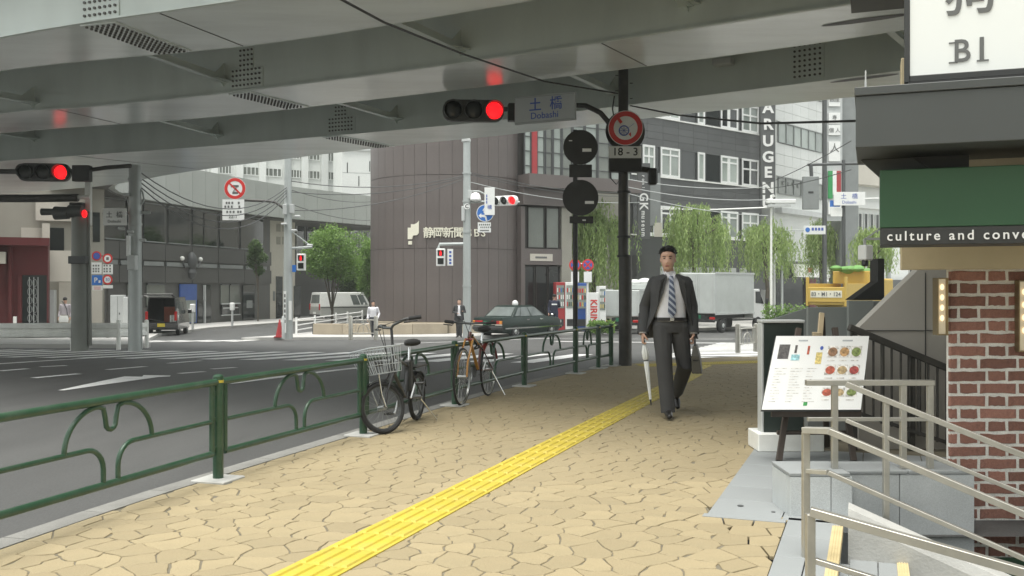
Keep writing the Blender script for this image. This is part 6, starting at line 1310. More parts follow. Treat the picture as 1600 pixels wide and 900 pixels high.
# --- box trucks
def box_truck(label, loc, rz, L, W, zb, zt, cab=True, name='box_truck'):
    t = thing(name, label, 'truck', loc, rz); hw = W / 2
    MB().box(-L / 2, L / 2, -hw, hw, zb, zt).build('cargo_box', 'truck_box', t, 0, .02); bx = t.children[-1]
    for s_ in (-1, 1):
        for z in (zb, zt): MB().box(-L / 2 - .01, L / 2 + .01, min(s_ * hw, s_ * (hw + .025)), max(s_ * hw, s_ * (hw + .025)), z - .05, z + .05).build('edge_rail', 'light_grey', bx, 0)
        MB().box(-L / 2 + .0, -L / 2 + .06, min(s_ * hw, s_ * (hw + .02)), max(s_ * hw, s_ * (hw + .02)), zb + .06, zt - .06).build('corner_post', 'light_grey', bx, 0)
        dv = MB().box(-L / 2 - .028, -L / 2 - .002, min(0, s_ * (hw - .02)) + (.008 if s_ > 0 else 0), max(0, s_ * (hw - .02)) - (.008 if s_ < 0 else 0), zb + .03, zt - .03).build('rear_door', 'truck_box', t, 0, .008)
        for y in (s_ * .12, s_ * (hw - .1)): MB().cyl((-L / 2 - .045, y, zb + .05), (-L / 2 - .045, y, zt - .05), .016, n=8).build('lock_rod', 'light_grey', dv)
        MB().box(-L / 2 - .05, -L / 2 + .05, s_ * (hw - .18) - .14, s_ * (hw - .18) + .14, zb - .28, zb - .16).build('tail_light', 'tail_red', t, 0, .01)
    MB().box(-L / 2, L / 2 + 1.3, -.42, .42, zb - .28, zb - .06).build('chassis', 'black_plastic', t, 0); MB().box(-L / 2 - .06, -L / 2 + .06, -hw + .05, hw - .05, zb - .42, zb - .32).build('rear_bumper', 'black_plastic', t, 0); MB().box(-L / 2 - .07, -L / 2 - .05, -.2, .2, zb - .24, zb - .06).build('number_plate', 'plate_green', t, 0)
    for x in (-L / 2 + .8, L / 2 + .55):
        for y in (-hw + .12, hw - .12): wheel(t, x, y, .36, .22, 'light_grey')
    if cab:
        S = lambda x, z0, z1, w: [V(x, -w, z0), V(x, w, z0), V(x, w, z1), V(x, -w, z1)]; cw = hw - .08
        c = MB().loft([S(L / 2 + .06, zb - .3, zb + 1.25, cw), S(L / 2 + .75, zb - .35, zb + 1.25, cw), S(L / 2 + 1.35, zb - .35, zb + .45, cw), S(L / 2 + 1.5, zb - .35, zb - .0, cw - .03)]).build('cab', 'van_white', t, 0, .04, 2)
        for s_ in (-1, 1): y = s_ * (cw + .002); pane(t, [(L / 2 + .3, y, zb + .5), (L / 2 + 1.22, y, zb + .45), (L / 2 + .78, y, zb + 1.12), (L / 2 + .3, y, zb + 1.12)], 'win_dark', 'cab_window'); MB().box(L / 2 + 1.3, L / 2 + 1.36, s_ * (cw + .14) - .1, s_ * (cw + .14) + .1, zb + .4, zb + .75).build('door_mirror', 'black_plastic', t, 0, .02)
    return t
box_truck('white box truck seen from behind at the right of the walking man', V(PX(1122, 50.0), 50.0, G(50) - KERB), math.radians(48), 4.0, 2.0, .95, 3.0)
box_truck('white box truck half hidden behind the dark signal pole', V(PX(978, 48.0), 48.0, G(48) - KERB), math.radians(68), 2.2, 1.95, .85, 2.15, False, 'box_truck')
tp = thing('tarpaulin', 'white bundled tarpaulin heap above the half hidden truck', 'tarpaulin', V(PX(1000, 48.4), 48.4, G(48.4) - KERB + 2.18)); MB().box(-.55, .55, -.4, .4, 0, .28).build('crate', 'truck_box', tp, 0, .02)
mb = MB(); mb.ell((-.28, 0, .36), (.36, .4, .16), 14, 8); mb.build('cover', 'van_white', tp); MB().ell((.25, .05, .38), (.38, .4, .20), 14, 8).build('cover', 'van_white', tp)
# --- dump truck
dt = thing('dump_truck', 'yellow dump truck with lettered tailgate beyond the grey screens', 'truck', V(PX(1326, 46), 46, G(46) - KERB), math.radians(42))
MB().box(-2.0, 1.0, -.95, .95, 1.45, 1.62).build('bed_floor', 'dump_yellow', dt, 0, .02); tg = MB().box(-2.06, -1.98, -.97, .97, 1.58, 2.28).build('tailgate', 'dump_yellow', dt, 0, .02); MB().box(-2.075, -2.061, -.80, .80, 1.80, 2.12).build('letter_panel', 'letter_cream', tg, 0)
for y in (-.98, .98): MB().box(-2.1, -1.95, y - .05, y + .05, 1.4, 2.75).build('corner_post', 'dump_yellow', dt, 0, .01); MB().box(-1.95, 1.0, y - .03, y + .03, 1.62, 2.45).build('side_board', 'dump_yellow', dt, 0, .01)
tz = text('83・M1・124', .26, 'ink_grey', dt, (-2.085, 0, 1.95), -PI / 2, .004, .01)
MB().box(.2, 1.0, -.95, .95, 2.46, 3.05).build('head_board', 'dump_yellow', dt, 0, .02); MB().box(-2.0, 2.6, -.4, .4, .8, 1.2).build('chassis', 'black_plastic', dt, 0); MB().loft([[V(-1.9, -.7, 1.44), V(-1.9, .7, 1.44), V(.9, .7, 1.44), V(.9, -.7, 1.44)], [V(-1.4, -.45, 1.2), V(-1.4, .45, 1.2), V(.5, .45, 1.2), V(.5, -.45, 1.2)]]).build('hopper', 'dump_yellow', dt, 0)
MB().box(1.1, 2.6, -.95, .95, .9, 2.7).build('cab', 'dump_yellow', dt, 0, .08, 2)
for x in (-1.2, 2.0):
    for y in (-.8, .8): wheel(dt, x, y, .42, .28, 'mid_grey')
mb = MB()
for i in range(14): mb.ell((R.uniform(-.2, .85), R.uniform(-.7, .7), 3.05 + R.uniform(.0, .18)), (.3, .3, .14), 8, 6)
tag(mb.build('load', 'cargo_green', dt), kind='stuff')
# ================================================================== people
mat('skin', (0.55, 0.34, 0.25), 0.55, var=0.06, scale=12); mat('lips', (0.30, 0.11, 0.09), .5); mat('hair_black', (0.012, 0.011, 0.010), 0.45, var=.2, scale=30)
mat('suit_grey', (0.047, 0.048, 0.049), 0.85, var=0.10, scale=9, bump=.15, bscale=25, fine=.08); mat('suit_lining', (0.16, 0.155, 0.145), .6, var=.1); mat('trouser_grey', (0.050, 0.050, 0.050), 0.85, var=0.10, scale=7, bump=.15, bscale=20, fine=.08)
mat('shirt_white', (0.74, 0.74, 0.77), 0.8, var=0.05, scale=8, bump=.25, bscale=12); mat('shoe_black', (0.015, 0.013, 0.012), .35); mat('belt_black', (0.014, 0.013, 0.013), .4)
mat('lilac_shirt', (0.46, 0.42, 0.45), .85, var=.06); mat('khaki', (0.30, 0.28, 0.23), .85, var=.06); mat('navy_cloth', (0.022, 0.026, 0.05), .85, var=.08); mat('grey_slacks', (0.10, 0.105, 0.12), .85, var=.08)
mat('bag_leather', (0.050, 0.047, 0.036), .5, var=.1); mat('umbrella_film', (0.70, 0.72, 0.70), .3, var=.08, scale=6)
tm = mat('tie_stripe', (0.10, 0.13, 0.20), .6); N_n = tm.node_tree.nodes; N_l = tm.node_tree.links
_tc = N_n.new('ShaderNodeTexCoord'); _mp = N_n.new('ShaderNodeMapping'); _mp.inputs['Rotation'].default_value = (0, -.75, 0); _wv = N_n.new('ShaderNodeTexWave'); _wv.inputs['Scale'].default_value = 6.8; _wv.bands_direction = 'Z'
_cr = N_n.new('ShaderNodeValToRGB'); _cr.color_ramp.elements[0].position = .55; _cr.color_ramp.elements[0].color = (.075, .095, .16, 1); _cr.color_ramp.elements[1].position = .62; _cr.color_ramp.elements[1].color = (.40, .44, .52, 1)
N_l.new(_tc.outputs['Object'], _mp.inputs[0]); N_l.new(_mp.outputs[0], _wv.inputs['Vector']); N_l.new(_wv.outputs['Fac'], _cr.inputs[0]); N_l.new(_cr.outputs[0], N_n['Principled BSDF'].inputs['Base Color'])
def remeshed(mb, voxel, it=5):
    me = mb.mesh('tmp_body', [], 0); o = bpy.data.objects.new('tmp_body', me); COL.objects.link(o)
    r = o.modifiers.new('r', 'REMESH'); r.mode = 'VOXEL'; r.voxel_size = voxel; s = o.modifiers.new('s', 'SMOOTH'); s.iterations = it; s.factor = .5
    e = o.evaluated_get(bpy.context.evaluated_depsgraph_get()); m2 = e.to_mesh(); vs = [v.co.copy() for v in m2.vertices]; fs = [tuple(p.vertices) for p in m2.polygons]; e.to_mesh_clear()
    bpy.data.objects.remove(o); bpy.data.meshes.remove(me); return vs, fs
def ering(c, rx, ry, n=20, p=2.0): 
    c = Vector(c); out = []
    for k in range(n):
        a = 2 * PI * k / n; ca, sa = math.cos(a), math.sin(a); out.append(c + V(rx * math.copysign(abs(ca) ** (2 / p), ca), ry * math.copysign(abs(sa) ** (2 / p), sa), 0))
    return out
def hand_geo(mb, wrist, d, palm_n, thumb, curl=1.0, sc=1.0):     # d: towards the fingers; palm_n: palm side; thumb: thumb side
    w, d, pn, th = Vector(wrist), Vector(d).normalized(), Vector(palm_n).normalized(), Vector(thumb).normalized()
    rg = []
    for t, a, b in ((-.02, .026, .020), (.02, .036, .017), (.06, .042, .016), (.088, .040, .013)):
        c = w + d * t * sc; rg.append([c + th * (a * sc * math.cos(2 * PI * k / 10)) + pn * (b * sc * math.sin(2 * PI * k / 10)) for k in range(10)])
    mb.loft(rg)
    for i, (o, L) in enumerate(((.031, .068), (.011, .076), (-.010, .070), (-.029, .055))):
        p = w + (d * .082 + th * o) * sc; pts = [p - d * .012]; a = 0
        for s_ in (.42, .32, .26):
            pts.append(p); p = p + (d * math.cos(a) + pn * math.sin(a)) * (L * s_ * sc); a += .95 * curl
        pts.append(p); mb.tube(pts, [.0088 * sc, .0092 * sc, .0086 * sc, .0078 * sc, .005 * sc][:len(pts)], 7)
    p = w + (d * .022 + th * .030) * sc; q = p + (d * .6 + th * .7 + pn * .3).normalized() * .034 * sc; r_ = q + (d * .8 + th * .05 + pn * .6 * curl).normalized() * .032 * sc; e = r_ + (d * .8 - th * .2 + pn * .7 * curl).normalized() * .022 * sc
    mb.tube([p, q, r_, e], [.013 * sc, .011 * sc, .009 * sc, .006 * sc], 7)
def human(t, J, M, voxel, facing=0.0, hands=True, hair=True, head_r=1.0, loose=1.0, torso_w=1.0):
    """J: joints. Body as one continuous surface; cloth colours follow the limb each face belongs to."""
    mb = MB(); seg = []
    def limb(pts, rs, tag_):
        P = [Vector(p) for p in pts]; mb.tube(P, rs, 12)
        for a, r in zip(P, rs): mb.ell(a, r * .98, 10, 7)
        for i in range(len(P) - 1): seg.append((P[i], P[i + 1], rs[i], tag_))
    sh, hp = (Vector(J['sl']) + Vector(J['sr'])) / 2, (Vector(J['hl']) + Vector(J['hr'])) / 2; nk = Vector(J['neck'])
    w = torso_w; rg = []
    hb = hp + V(0, 0, -.07)
    for t_, rx, ry in ((0, .150, .105), (.12, .165, .115), (.3, .158, .112), (.5, .160, .112), (.75, .172, .115), (.92, .165, .10), (1.0, .12, .075), (1.06, .065, .06)):
        rg.append(ering(hb + (sh + V(0, 0, .03) - hb) * t_, rx * w, ry * w, 24, 2.3))
    mb.loft(rg); seg.append((hp + V(0, 0, .08), sh, .15, 'torso')); seg.append((hp + V(0, 0, -.1), hp + V(0, 0, .04), .14, 'leg'))
    for s_ in 'lr':
        limb([J['s' + s_], J['e' + s_], J['w' + s_]], [.062 * loose, .052 * loose, .042 * loose], 'arm'); limb([J['h' + s_], J['k' + s_], J['a' + s_]], [.092 * loose, .070 * loose, .058 * loose], 'leg')
        a, tq = Vector(J['a' + s_]), Vector(J['t' + s_]); heel = Vector(J.get('heel' + s_, a + (a - tq) * .15 + V(0, 0, -.05)))
        mb.loft([ering(heel + V(0, 0, .03), .032, .038, 12), ering(heel, .034, .04, 12)]); limb([a + V(0, 0, -.02), heel + V(0, 0, .012)], [.045, .034], 'foot'); limb([heel + V(0, 0, .012), (heel + tq) / 2 + V(0, 0, .015), tq], [.036, .042, .030], 'foot')
    hd = Vector(J['head']); f = V(math.sin(facing), -math.cos(facing), 0); rt = V(math.cos(facing), math.sin(facing), 0)
    mb.tube([nk + V(0, .005, -.05), nk, hd - V(0, 0, .07)], [.062, .055, .053], 12); seg.append((nk, hd, .05, 'skin'))
    Mh = Matrix((rt, -f, V(0, 0, 1))).transposed(); k = head_r
    mb.ell(hd - f * .012 * k + V(0, 0, .030 * k), (.077 * k, .094 * k, .088 * k), 18, 12, Mh); mb.ell(hd + f * .020 * k + V(0, 0, -.030 * k), (.066 * k, .074 * k, .085 * k), 16, 10, Mh); mb.ell(hd + f * .034 * k + V(0, 0, -.086 * k), (.047 * k, .048 * k, .036 * k), 12, 8, Mh); mb.ell(hd + f * .030 * k + V(0, 0, .045 * k), (.066 * k, .060 * k, .045 * k), 12, 8, Mh)
    mb.loft([[hd + f * (.078 * k) + rt * (a * .010 * k) + V(0, 0, (.012 + 0) * k) + f * (.012 * k * (a == 0)) for a in (-1, 0, 1)] + [hd + f * .05 * k + V(0, 0, .03 * k)], [hd + f * (.088 * k) + rt * (a * .019 * k) + V(0, 0, -.040 * k) + f * (.022 * k * (a == 0)) for a in (-1, 0, 1)] + [hd + f * .05 * k + V(0, 0, -.048 * k)]])
    for s_ in (-1, 1): mb.ell(hd + rt * (s_ * .076 * k) - f * .012 + V(0, 0, -.008), (.008 * k, .018 * k, .028 * k), 8, 7, Mh)
    vs, fs = remeshed(mb, voxel); order = ['leg', 'foot', 'torso', 'arm', 'skin']; mats = [M['leg'], M['foot'], M['torso'], M['arm'], 'skin']; out = MB(); out.v = [tuple(v) for v in vs]; out.f = fs
    for fc in fs:
        c = sum((vs[i] for i in fc), V(0, 0, 0)) / len(fc)
        if c.z > nk.z - .012: out.m.append(4); continue
        best = None
        for a, b, r, tg in seg:
            d = b - a; t_ = max(0, min(1, (c - a).dot(d) / max(d.length_squared, 1e-9))); dd = (c - (a + d * t_)).length - r
            if best is None or dd < best[0]: best = (dd, tg)
        tg = best[1]
        if tg in ('leg', 'torso'): tg = 'torso' if c.z > hp.z + .055 else 'leg'
        out.m.append(order.index(tg) if tg in order else 4)
    if hands:
        out.cur = 4
        for s_, sx in (('l', 1), ('r', -1)):
            w_, e_ = Vector(J['w' + s_]), Vector(J['e' + s_]); hand_geo(out, w_ + (w_ - e_).normalized() * .03, J.get('hd' + s_, w_ - e_), J.get('pn' + s_, V(-sx, 0, 0)), J.get('th' + s_, V(0, -1, 0)), J.get('curl', 1.0))
    body = out.build('body', mats, t, 60)
    if hair:
        h = MB(); rg = []
        for i in range(9):
            th = PI * (.02 + .58 * i / 8); ring = []
            for q in range(20):
                a = 2 * PI * q / 20; fr = max(0, -math.sin(a)); lim = th if fr < .3 else min(th, PI * (.36 + .02 * math.sin(6 * a + .8) + .16 * (1 - fr) ** 2))
                rr = 1.0 + .015 * math.sin(7 * a); ring.append(hd - f * .012 * k + V(0, 0, .038 * k) + Mh @ V(.083 * k * math.sin(lim) * math.cos(a) * rr, .100 * k * math.sin(lim) * math.sin(a) * rr, .101 * k * math.cos(lim)))
            rg.append(ring)
        h.loft(rg, caps=True); rq = random.Random(3)
        for _ in range(420 if voxel < .01 else 90):
            th = math.acos(rq.uniform(.18, 1)); a = rq.uniform(0, 2 * PI); fr = max(0, -math.sin(a))
            if fr > .3 and th > PI * .34: th = PI * rq.uniform(.22, .34)
            nv = V(math.sin(th) * math.cos(a), math.sin(th) * math.sin(a), math.cos(th)); p0_ = hd - f * .012 * k + V(0, 0, .038 * k) + Mh @ V(.080 * k * nv.x, .097 * k * nv.y, .098 * k * nv.z)
            dv = (Mh @ (V(.55 * math.copysign(1, nv.x + .25), -.35 if fr > .4 else .5, -.35) + nv * .55)).normalized(); ln = rq.uniform(.018, .036) * k; sv = dv.cross(Mh @ nv).normalized() * .0045 * k
            h.add([p0_ - sv, p0_ + sv, p0_ + dv * ln, p0_ + (Mh @ nv) * .007 * k], [(0, 1, 2), (0, 2, 3), (1, 3, 2), (0, 3, 1)])
        h.build('hair', 'hair_black', t, 70)
    return body

# --- the walking man in a grey suit
MP = V(PX(1045, 9.85), 9.85, 0)
man = thing('person', 'person in open grey suit and striped tie walking towards the camera on the sidewalk', 'person', MP)
J = dict(neck=(.005, .015, 1.475), head=(-.012, -.02, 1.615), sl=(.178, .01, 1.375), sr=(-.146, .01, 1.375), el=(.255, .07, 1.13), er=(-.235, .09, 1.13), wl=(.250, .0, .90), wr=(-.262, .0, .90), hl=(.105, .0, .93), hr=(-.072, .0, .93),
         kl=(.165, .02, .50), kr=(-.058, -.10, .50), al=(.165, .44, .215), ar=(-.030, -.15, .105), tl=(.170, .46, .045), tr=(-.045, -.33, .045), heell=(.165, .56, .13), heelr=(-.030, -.12, .035), hdl=(.0, -.1, -1), hdr=(-.05, -.1, -1), pnl=(-1, 0, 0), pnr=(1, 0, 0), curl=1.15)
human(man, J, dict(leg='trouser_grey', foot='shoe_black', torso='shirt_white', arm='suit_grey'), .0085, -.25, True, True, 1.0, 1.12, 1.0)
# trouser hems over the shoes, belt, buckle
def hem(k, a, r0=.079, r1=.080):
    k, a = Vector(k), Vector(a); d = (a - k).normalized(); MB().tube([k - d * .12, k, k + (a - k) * .5, a + d * .015], [.084, .080, .075, r1], 18, caps=False).build('trouser_leg', 'trouser_grey', man, 60)
hem(J['kl'], V(.166, .40, .25), r1=.066); hem(J['kr'], V(-.032, -.145, .075), r1=.072)
hc = V(.02, 0, 0); MB().loft([ering(hc + V(0, 0, z), rx, ry, 28, 2.3) for z, rx, ry in ((.985, .174, .124), (1.02, .174, .124), (1.02, .165, .115), (.985, .165, .115), (.985, .174, .124))], caps=False).build('belt', 'belt_black', man, 60)
MB().box(-.008, .032, -.135, -.122, .985, 1.02).build('belt_buckle', 'chrome', man, 0, .003)
# jacket: back and two open fronts
rows_ = [(1.462, .085, .075, .050), (1.432, .178, .098, .052), (1.39, .228, .118, .066), (1.28, .212, .132, .092), (1.15, .205, .136, .140), (1.02, .222, .142, .188), (.92, .250, .150, .224), (.80, .288, .155, .262)]
def jring(z, rx, ry, fx, o, n=34):
    out = []; a1 = math.acos(max(-1, min(1, fx / rx))); 
    for i in range(n + 1):
        a = -a1 + (PI + 2 * a1) * i / n
        ca, sa = math.cos(a), math.sin(a); fold = 1 + .018 * math.sin(9 * a + z * 22) * (1.45 - z)
        y = ry * math.copysign(abs(sa) ** .85, sa) * fold
        if z < 1.0 and y < 0: y *= .75
        out.append(V(.018 + (rx - o) * ca * fold + (-.012 if ca < 0 and z < .95 else 0), y * (1 - o / .14) + .008, z))
    return out
mb = MB(); outer = [jring(*r, 0) for r in rows_]; inner = [jring(*r, .010) for r in rows_]
mb.loft(outer, False, False); mb.cur = 1; mb.loft(inner, False, False); mb.cur = 0
for A, B in ((0, 0), (-1, -1)): mb.loft([[o[A], i[B]] for o, i in zip(outer, inner)], False, False)
mb.loft([outer[-1], inner[-1]], False, False); mb.loft([outer[0], inner[0]], False, False)
mb.build('jacket', ['suit_grey', 'suit_lining'], man, 70)
for s_, idx in ((1, 0), (-1, -1)):
    e = [o[idx] for o in outer]; g = MB(); z0, z1 = e[0], e[4]
    pts = [e[0] + V(s_ * .012, -.012, .01), e[1] + V(s_ * .020, -.014, 0), e[2] + V(s_ * .062, -.010, .0), e[2] + V(s_ * .055, -.012, -.03), e[3] + V(s_ * .045, -.010, 0), e[4] + V(s_ * .006, -.008, 0), e[4] + V(-s_ * .002, -.006, 0), e[3] + V(-s_ * .002, -.010, 0), e[2] + V(-s_ * .002, -.014, 0), e[1] + V(-s_ * .002, -.012, 0)]
    g.prism(pts, (0, -.006, 0)); g.build('lapel', 'suit_grey', man, 0)
for s_, c in (('l', .035), ('r', -.03)):
    w_, e_ = Vector(J['w' + s_]), Vector(J['e' + s_]); d = (w_ - e_).normalized(); MB().tube([w_ - d * .16, w_ - d * .03, w_ + d * .05], [.060, .056, .060], 16, caps=False).build('cuff', 'suit_grey', man, 60); MB().tube([w_ + d * .03, w_ + d * .058], [.044, .044], 14, caps=False).build('shirt_cuff', 'shirt_white', man, 60)
# shirt front, collar, tie
for s_ in (-1, 1): MB().prism([V(.005 + s_ * .004, -.072, 1.452), V(.005 + s_ * .050, -.050, 1.492), V(.005 + s_ * .060, -.040, 1.470), V(.005 + s_ * .036, -.094, 1.412)], (0, -.006, 0)).build('collar', 'shirt_white', man, 0)
MB().loft([ering((.005, .012, 1.44), .064, .066, 18), ering((.004, .012, 1.492), .060, .062, 18)], caps=False).build('collar_band', 'shirt_white', man, 60)
yt = [(1.442, .020, -.105), (1.405, .024, -.118), (1.39, .020, -.124), (1.30, .029, -.134), (1.18, .038, -.136), (1.07, .044, -.133), (1.02, .004, -.132)]
xo = lambda z: .006 + (1.44 - z) * .018
mb = MB(); mb.loft([[V(xo(z) - w, y, z), V(xo(z), y - .008, z), V(xo(z) + w, y, z), V(xo(z), y + .010, z)] for z, w, y in yt]); mb.build('tie', 'tie_stripe', man, 50)
# face
hd = Vector(J['head']); fc = -.25; f_ = V(math.sin(fc), -math.cos(fc), 0); r_ = V(math.cos(fc), math.sin(fc), 0); Mh = Matrix((r_, -f_, V(0, 0, 1))).transposed()
for s_ in (-1, 1):
    MB().ell(hd + f_ * .0850 + r_ * (s_ * .031) + V(0, 0, .004), (.0125, .006, .0042), 10, 6, Mh).build('eye', 'hair_black', man); MB().ell(hd + f_ * .0845 + r_ * (s_ * .032) + V(0, 0, .024), (.019, .008, .0045), 10, 6, Mh).build('eyebrow', 'hair_black', man)
MB().ell(hd + f_ * .0845 + V(0, 0, -.070), (.023, .010, .0075), 12, 6, Mh).build('lips', 'lips', man)
# umbrella and bag
um = thing('umbrella', 'folded white umbrella hanging from the hand of the walking person', 'umbrella', MP + V(-.262, -.02, .80)); e = V(.068, -.06, -.66)
pf = lambda t: e * t
MB().tube([V(-.0, .03, .075), V(0, .055, .10), V(0, .03, .125), V(0, 0, .115), V(0, 0, .02), pf(.06)], .010, 8).build('handle', 'black_plastic', um, 60); MB().tube([pf(.05), pf(1.0)], .0055, 6).build('shaft', 'light_grey', um)
u = e.normalized(); sd = u.orthogonal().normalized(); s2 = u.cross(sd); rg = []
for t_, r in ((.10, .016), (.20, .030), (.30, .028), (.33, .017), (.36, .022), (.6, .017), (.93, .010)): rg.append([pf(t_) + (sd * math.cos(a) + s2 * math.sin(a)) * r * (1 + .22 * (q % 2)) for q, a in enumerate([2 * PI * i / 16 for i in range(16)])])
MB().loft(rg).build('canopy', 'umbrella_film', um, 30); MB().cyl(pf(.93), pf(1.02), .010, .006, 8).build('ferrule', 'black_plastic', um); MB().cyl(pf(.325), pf(.345), .024, n=12).build('strap', 'dark_grey', um)
bg_ = thing('briefcase', 'dark leather briefcase held at the side of the walking person', 'bag', MP + V(.262, -.03, .795)); Mb = Matrix.Rotation(-.22, 3, 'Z')
q_ = lambda x, y, z: Mb @ V(x, y, z)
MB().loft([[q_(-.016, -.17, -.06), q_(.022, -.17, -.06), q_(.022, .17, -.06), q_(-.016, .17, -.06)], [q_(-.03, -.19, -.16), q_(.05, -.19, -.16), q_(.05, .19, -.16), q_(-.03, .19, -.16)], [q_(-.025, -.19, -.335), q_(.075, -.19, -.335), q_(.075, .19, -.335), q_(-.025, .19, -.335)]]).build('body', 'bag_leather', bg_, 0, .008, 2)
MB().tube([q_(.0, -.07, -.06), q_(0, -.065, .0), q_(0, -.03, .025), q_(0, .03, .025), q_(0, .065, .0), q_(0, .07, -.06)], .009, 8).build('handle', 'belt_black', bg_, 60); MB().cbox(q_(.02, -.192, -.20), (.07, .006, .012)).build('trim', 'belt_black', bg_, 0)

# --- people across the street
def far_person(label, px, py, hpx, M, J2=None, facing=0.0, d=None):
    b = gp(px, py) if d is None else V(PX(px, d), d, G(d)); k = hpx * b.y / F / 1.75; t = thing('person', label, 'person', b); t.scale = (k, k, k)
    j = dict(neck=(0, .01, 1.47), head=(0, -.01, 1.60), sl=(.185, 0, 1.39), sr=(-.185, 0, 1.39), el=(.24, .04, 1.12), er=(-.24, .04, 1.12), wl=(.25, -.06, .90), wr=(-.25, -.06, .90), hl=(.09, 0, .92), hr=(-.09, 0, .92), kl=(.10, -.02, .50), kr=(-.10, -.02, .50), al=(.10, .02, .09), ar=(-.10, .02, .09), tl=(.12, -.15, .03), tr=(-.12, -.15, .03), curl=.5); j.update(J2 or {})
    human(t, j, M, .018, facing, True, True, 1.05, 1.1, 1.02); return t
far_person('person in white shirt and grey slacks walking by the steel bollards', 583, 527.5, 58, dict(leg='grey_slacks', foot='shoe_black', torso='shirt_white', arm='shirt_white'), dict(kl=(.10, -.1, .5), al=(.09, -.08, .1), tl=(.09, -.25, .04), kr=(-.08, .08, .48), ar=(-.08, .30, .14), tr=(-.08, .22, .03), el=(.28, .05, 1.13), wl=(.24, -.12, .93)), .4)
bg = far_person('person in dark suit standing beside the tall grey pole', 717.5, 527.5, 61, dict(leg='suit_grey', foot='shoe_black', torso='shirt_white', arm='suit_grey'), dict(er=(-.26, .03, 1.15), wr=(-.10, -.16, 1.10), el=(.26, .03, 1.15), wl=(.20, -.22, 1.18), kl=(.07, -.02, .5), kr=(-.07, -.02, .5), al=(.07, .02, .09), ar=(-.07, .02, .09)))
mb = MB(); ro = [(1.44, .17, .10, .04), (1.36, .205, .125, .05), (1.1, .20, .135, .06), (.9, .215, .14, .10), (.78, .23, .145, .13)]; oo = [[p - V(.018, 0, 0) for p in jring(*r, 0)] for r in ro]; ii = [[p - V(.018, 0, 0) for p in jring(*r, .012)] for r in ro]; mb.loft(oo, False, False); mb.loft(ii, False, False); mb.build('jacket', 'suit_grey', bg, 70)
lm = far_person('person seen from behind in pale shirt with white shoulder bag at far left', 102, 527, 63, dict(leg='khaki', foot='shoe_black', torso='lilac_shirt', arm='lilac_shirt'), dict(kl=(.09, -.05, .5), kr=(-.09, .04, .5), ar=(-.09, .15, .1), tr=(-.09, .3, .04), tl=(.1, .15, .03)), PI)
sb_ = thing('shoulder_bag', 'white shoulder bag slung on the person at far left', 'bag', lm.location + V(.03, -.22, .88) * lm.scale.x); MB().loft([ering((0, 0, -.20), .17, .05, 16, 4), ering((0, 0, -.08), .19, .07, 16, 4), ering((0, 0, .06), .15, .05, 16, 4)]).build('body', 'white_paint', sb_, 50); MB().tube([(.14, .02, .05), (.10, .06, .3), (-.05, .12, .55), (-.16, .2, .62)], .016, 6).build('strap', 'black_plastic', sb_, 60)
wk = far_person('worker in navy uniform facing the red vending machine', 866, 508, 61, dict(leg='navy_cloth', foot='shoe_black', torso='navy_cloth', arm='navy_cloth'), dict(er=(-.24, .05, 1.13), wl=(.20, .26, 1.15), el=(.25, .1, 1.18)), PI, 45.6)
MB().box(-.12, .12, -.135, -.125, 1.24, 1.30).build('back_print', 'sign_white', wk, 0)
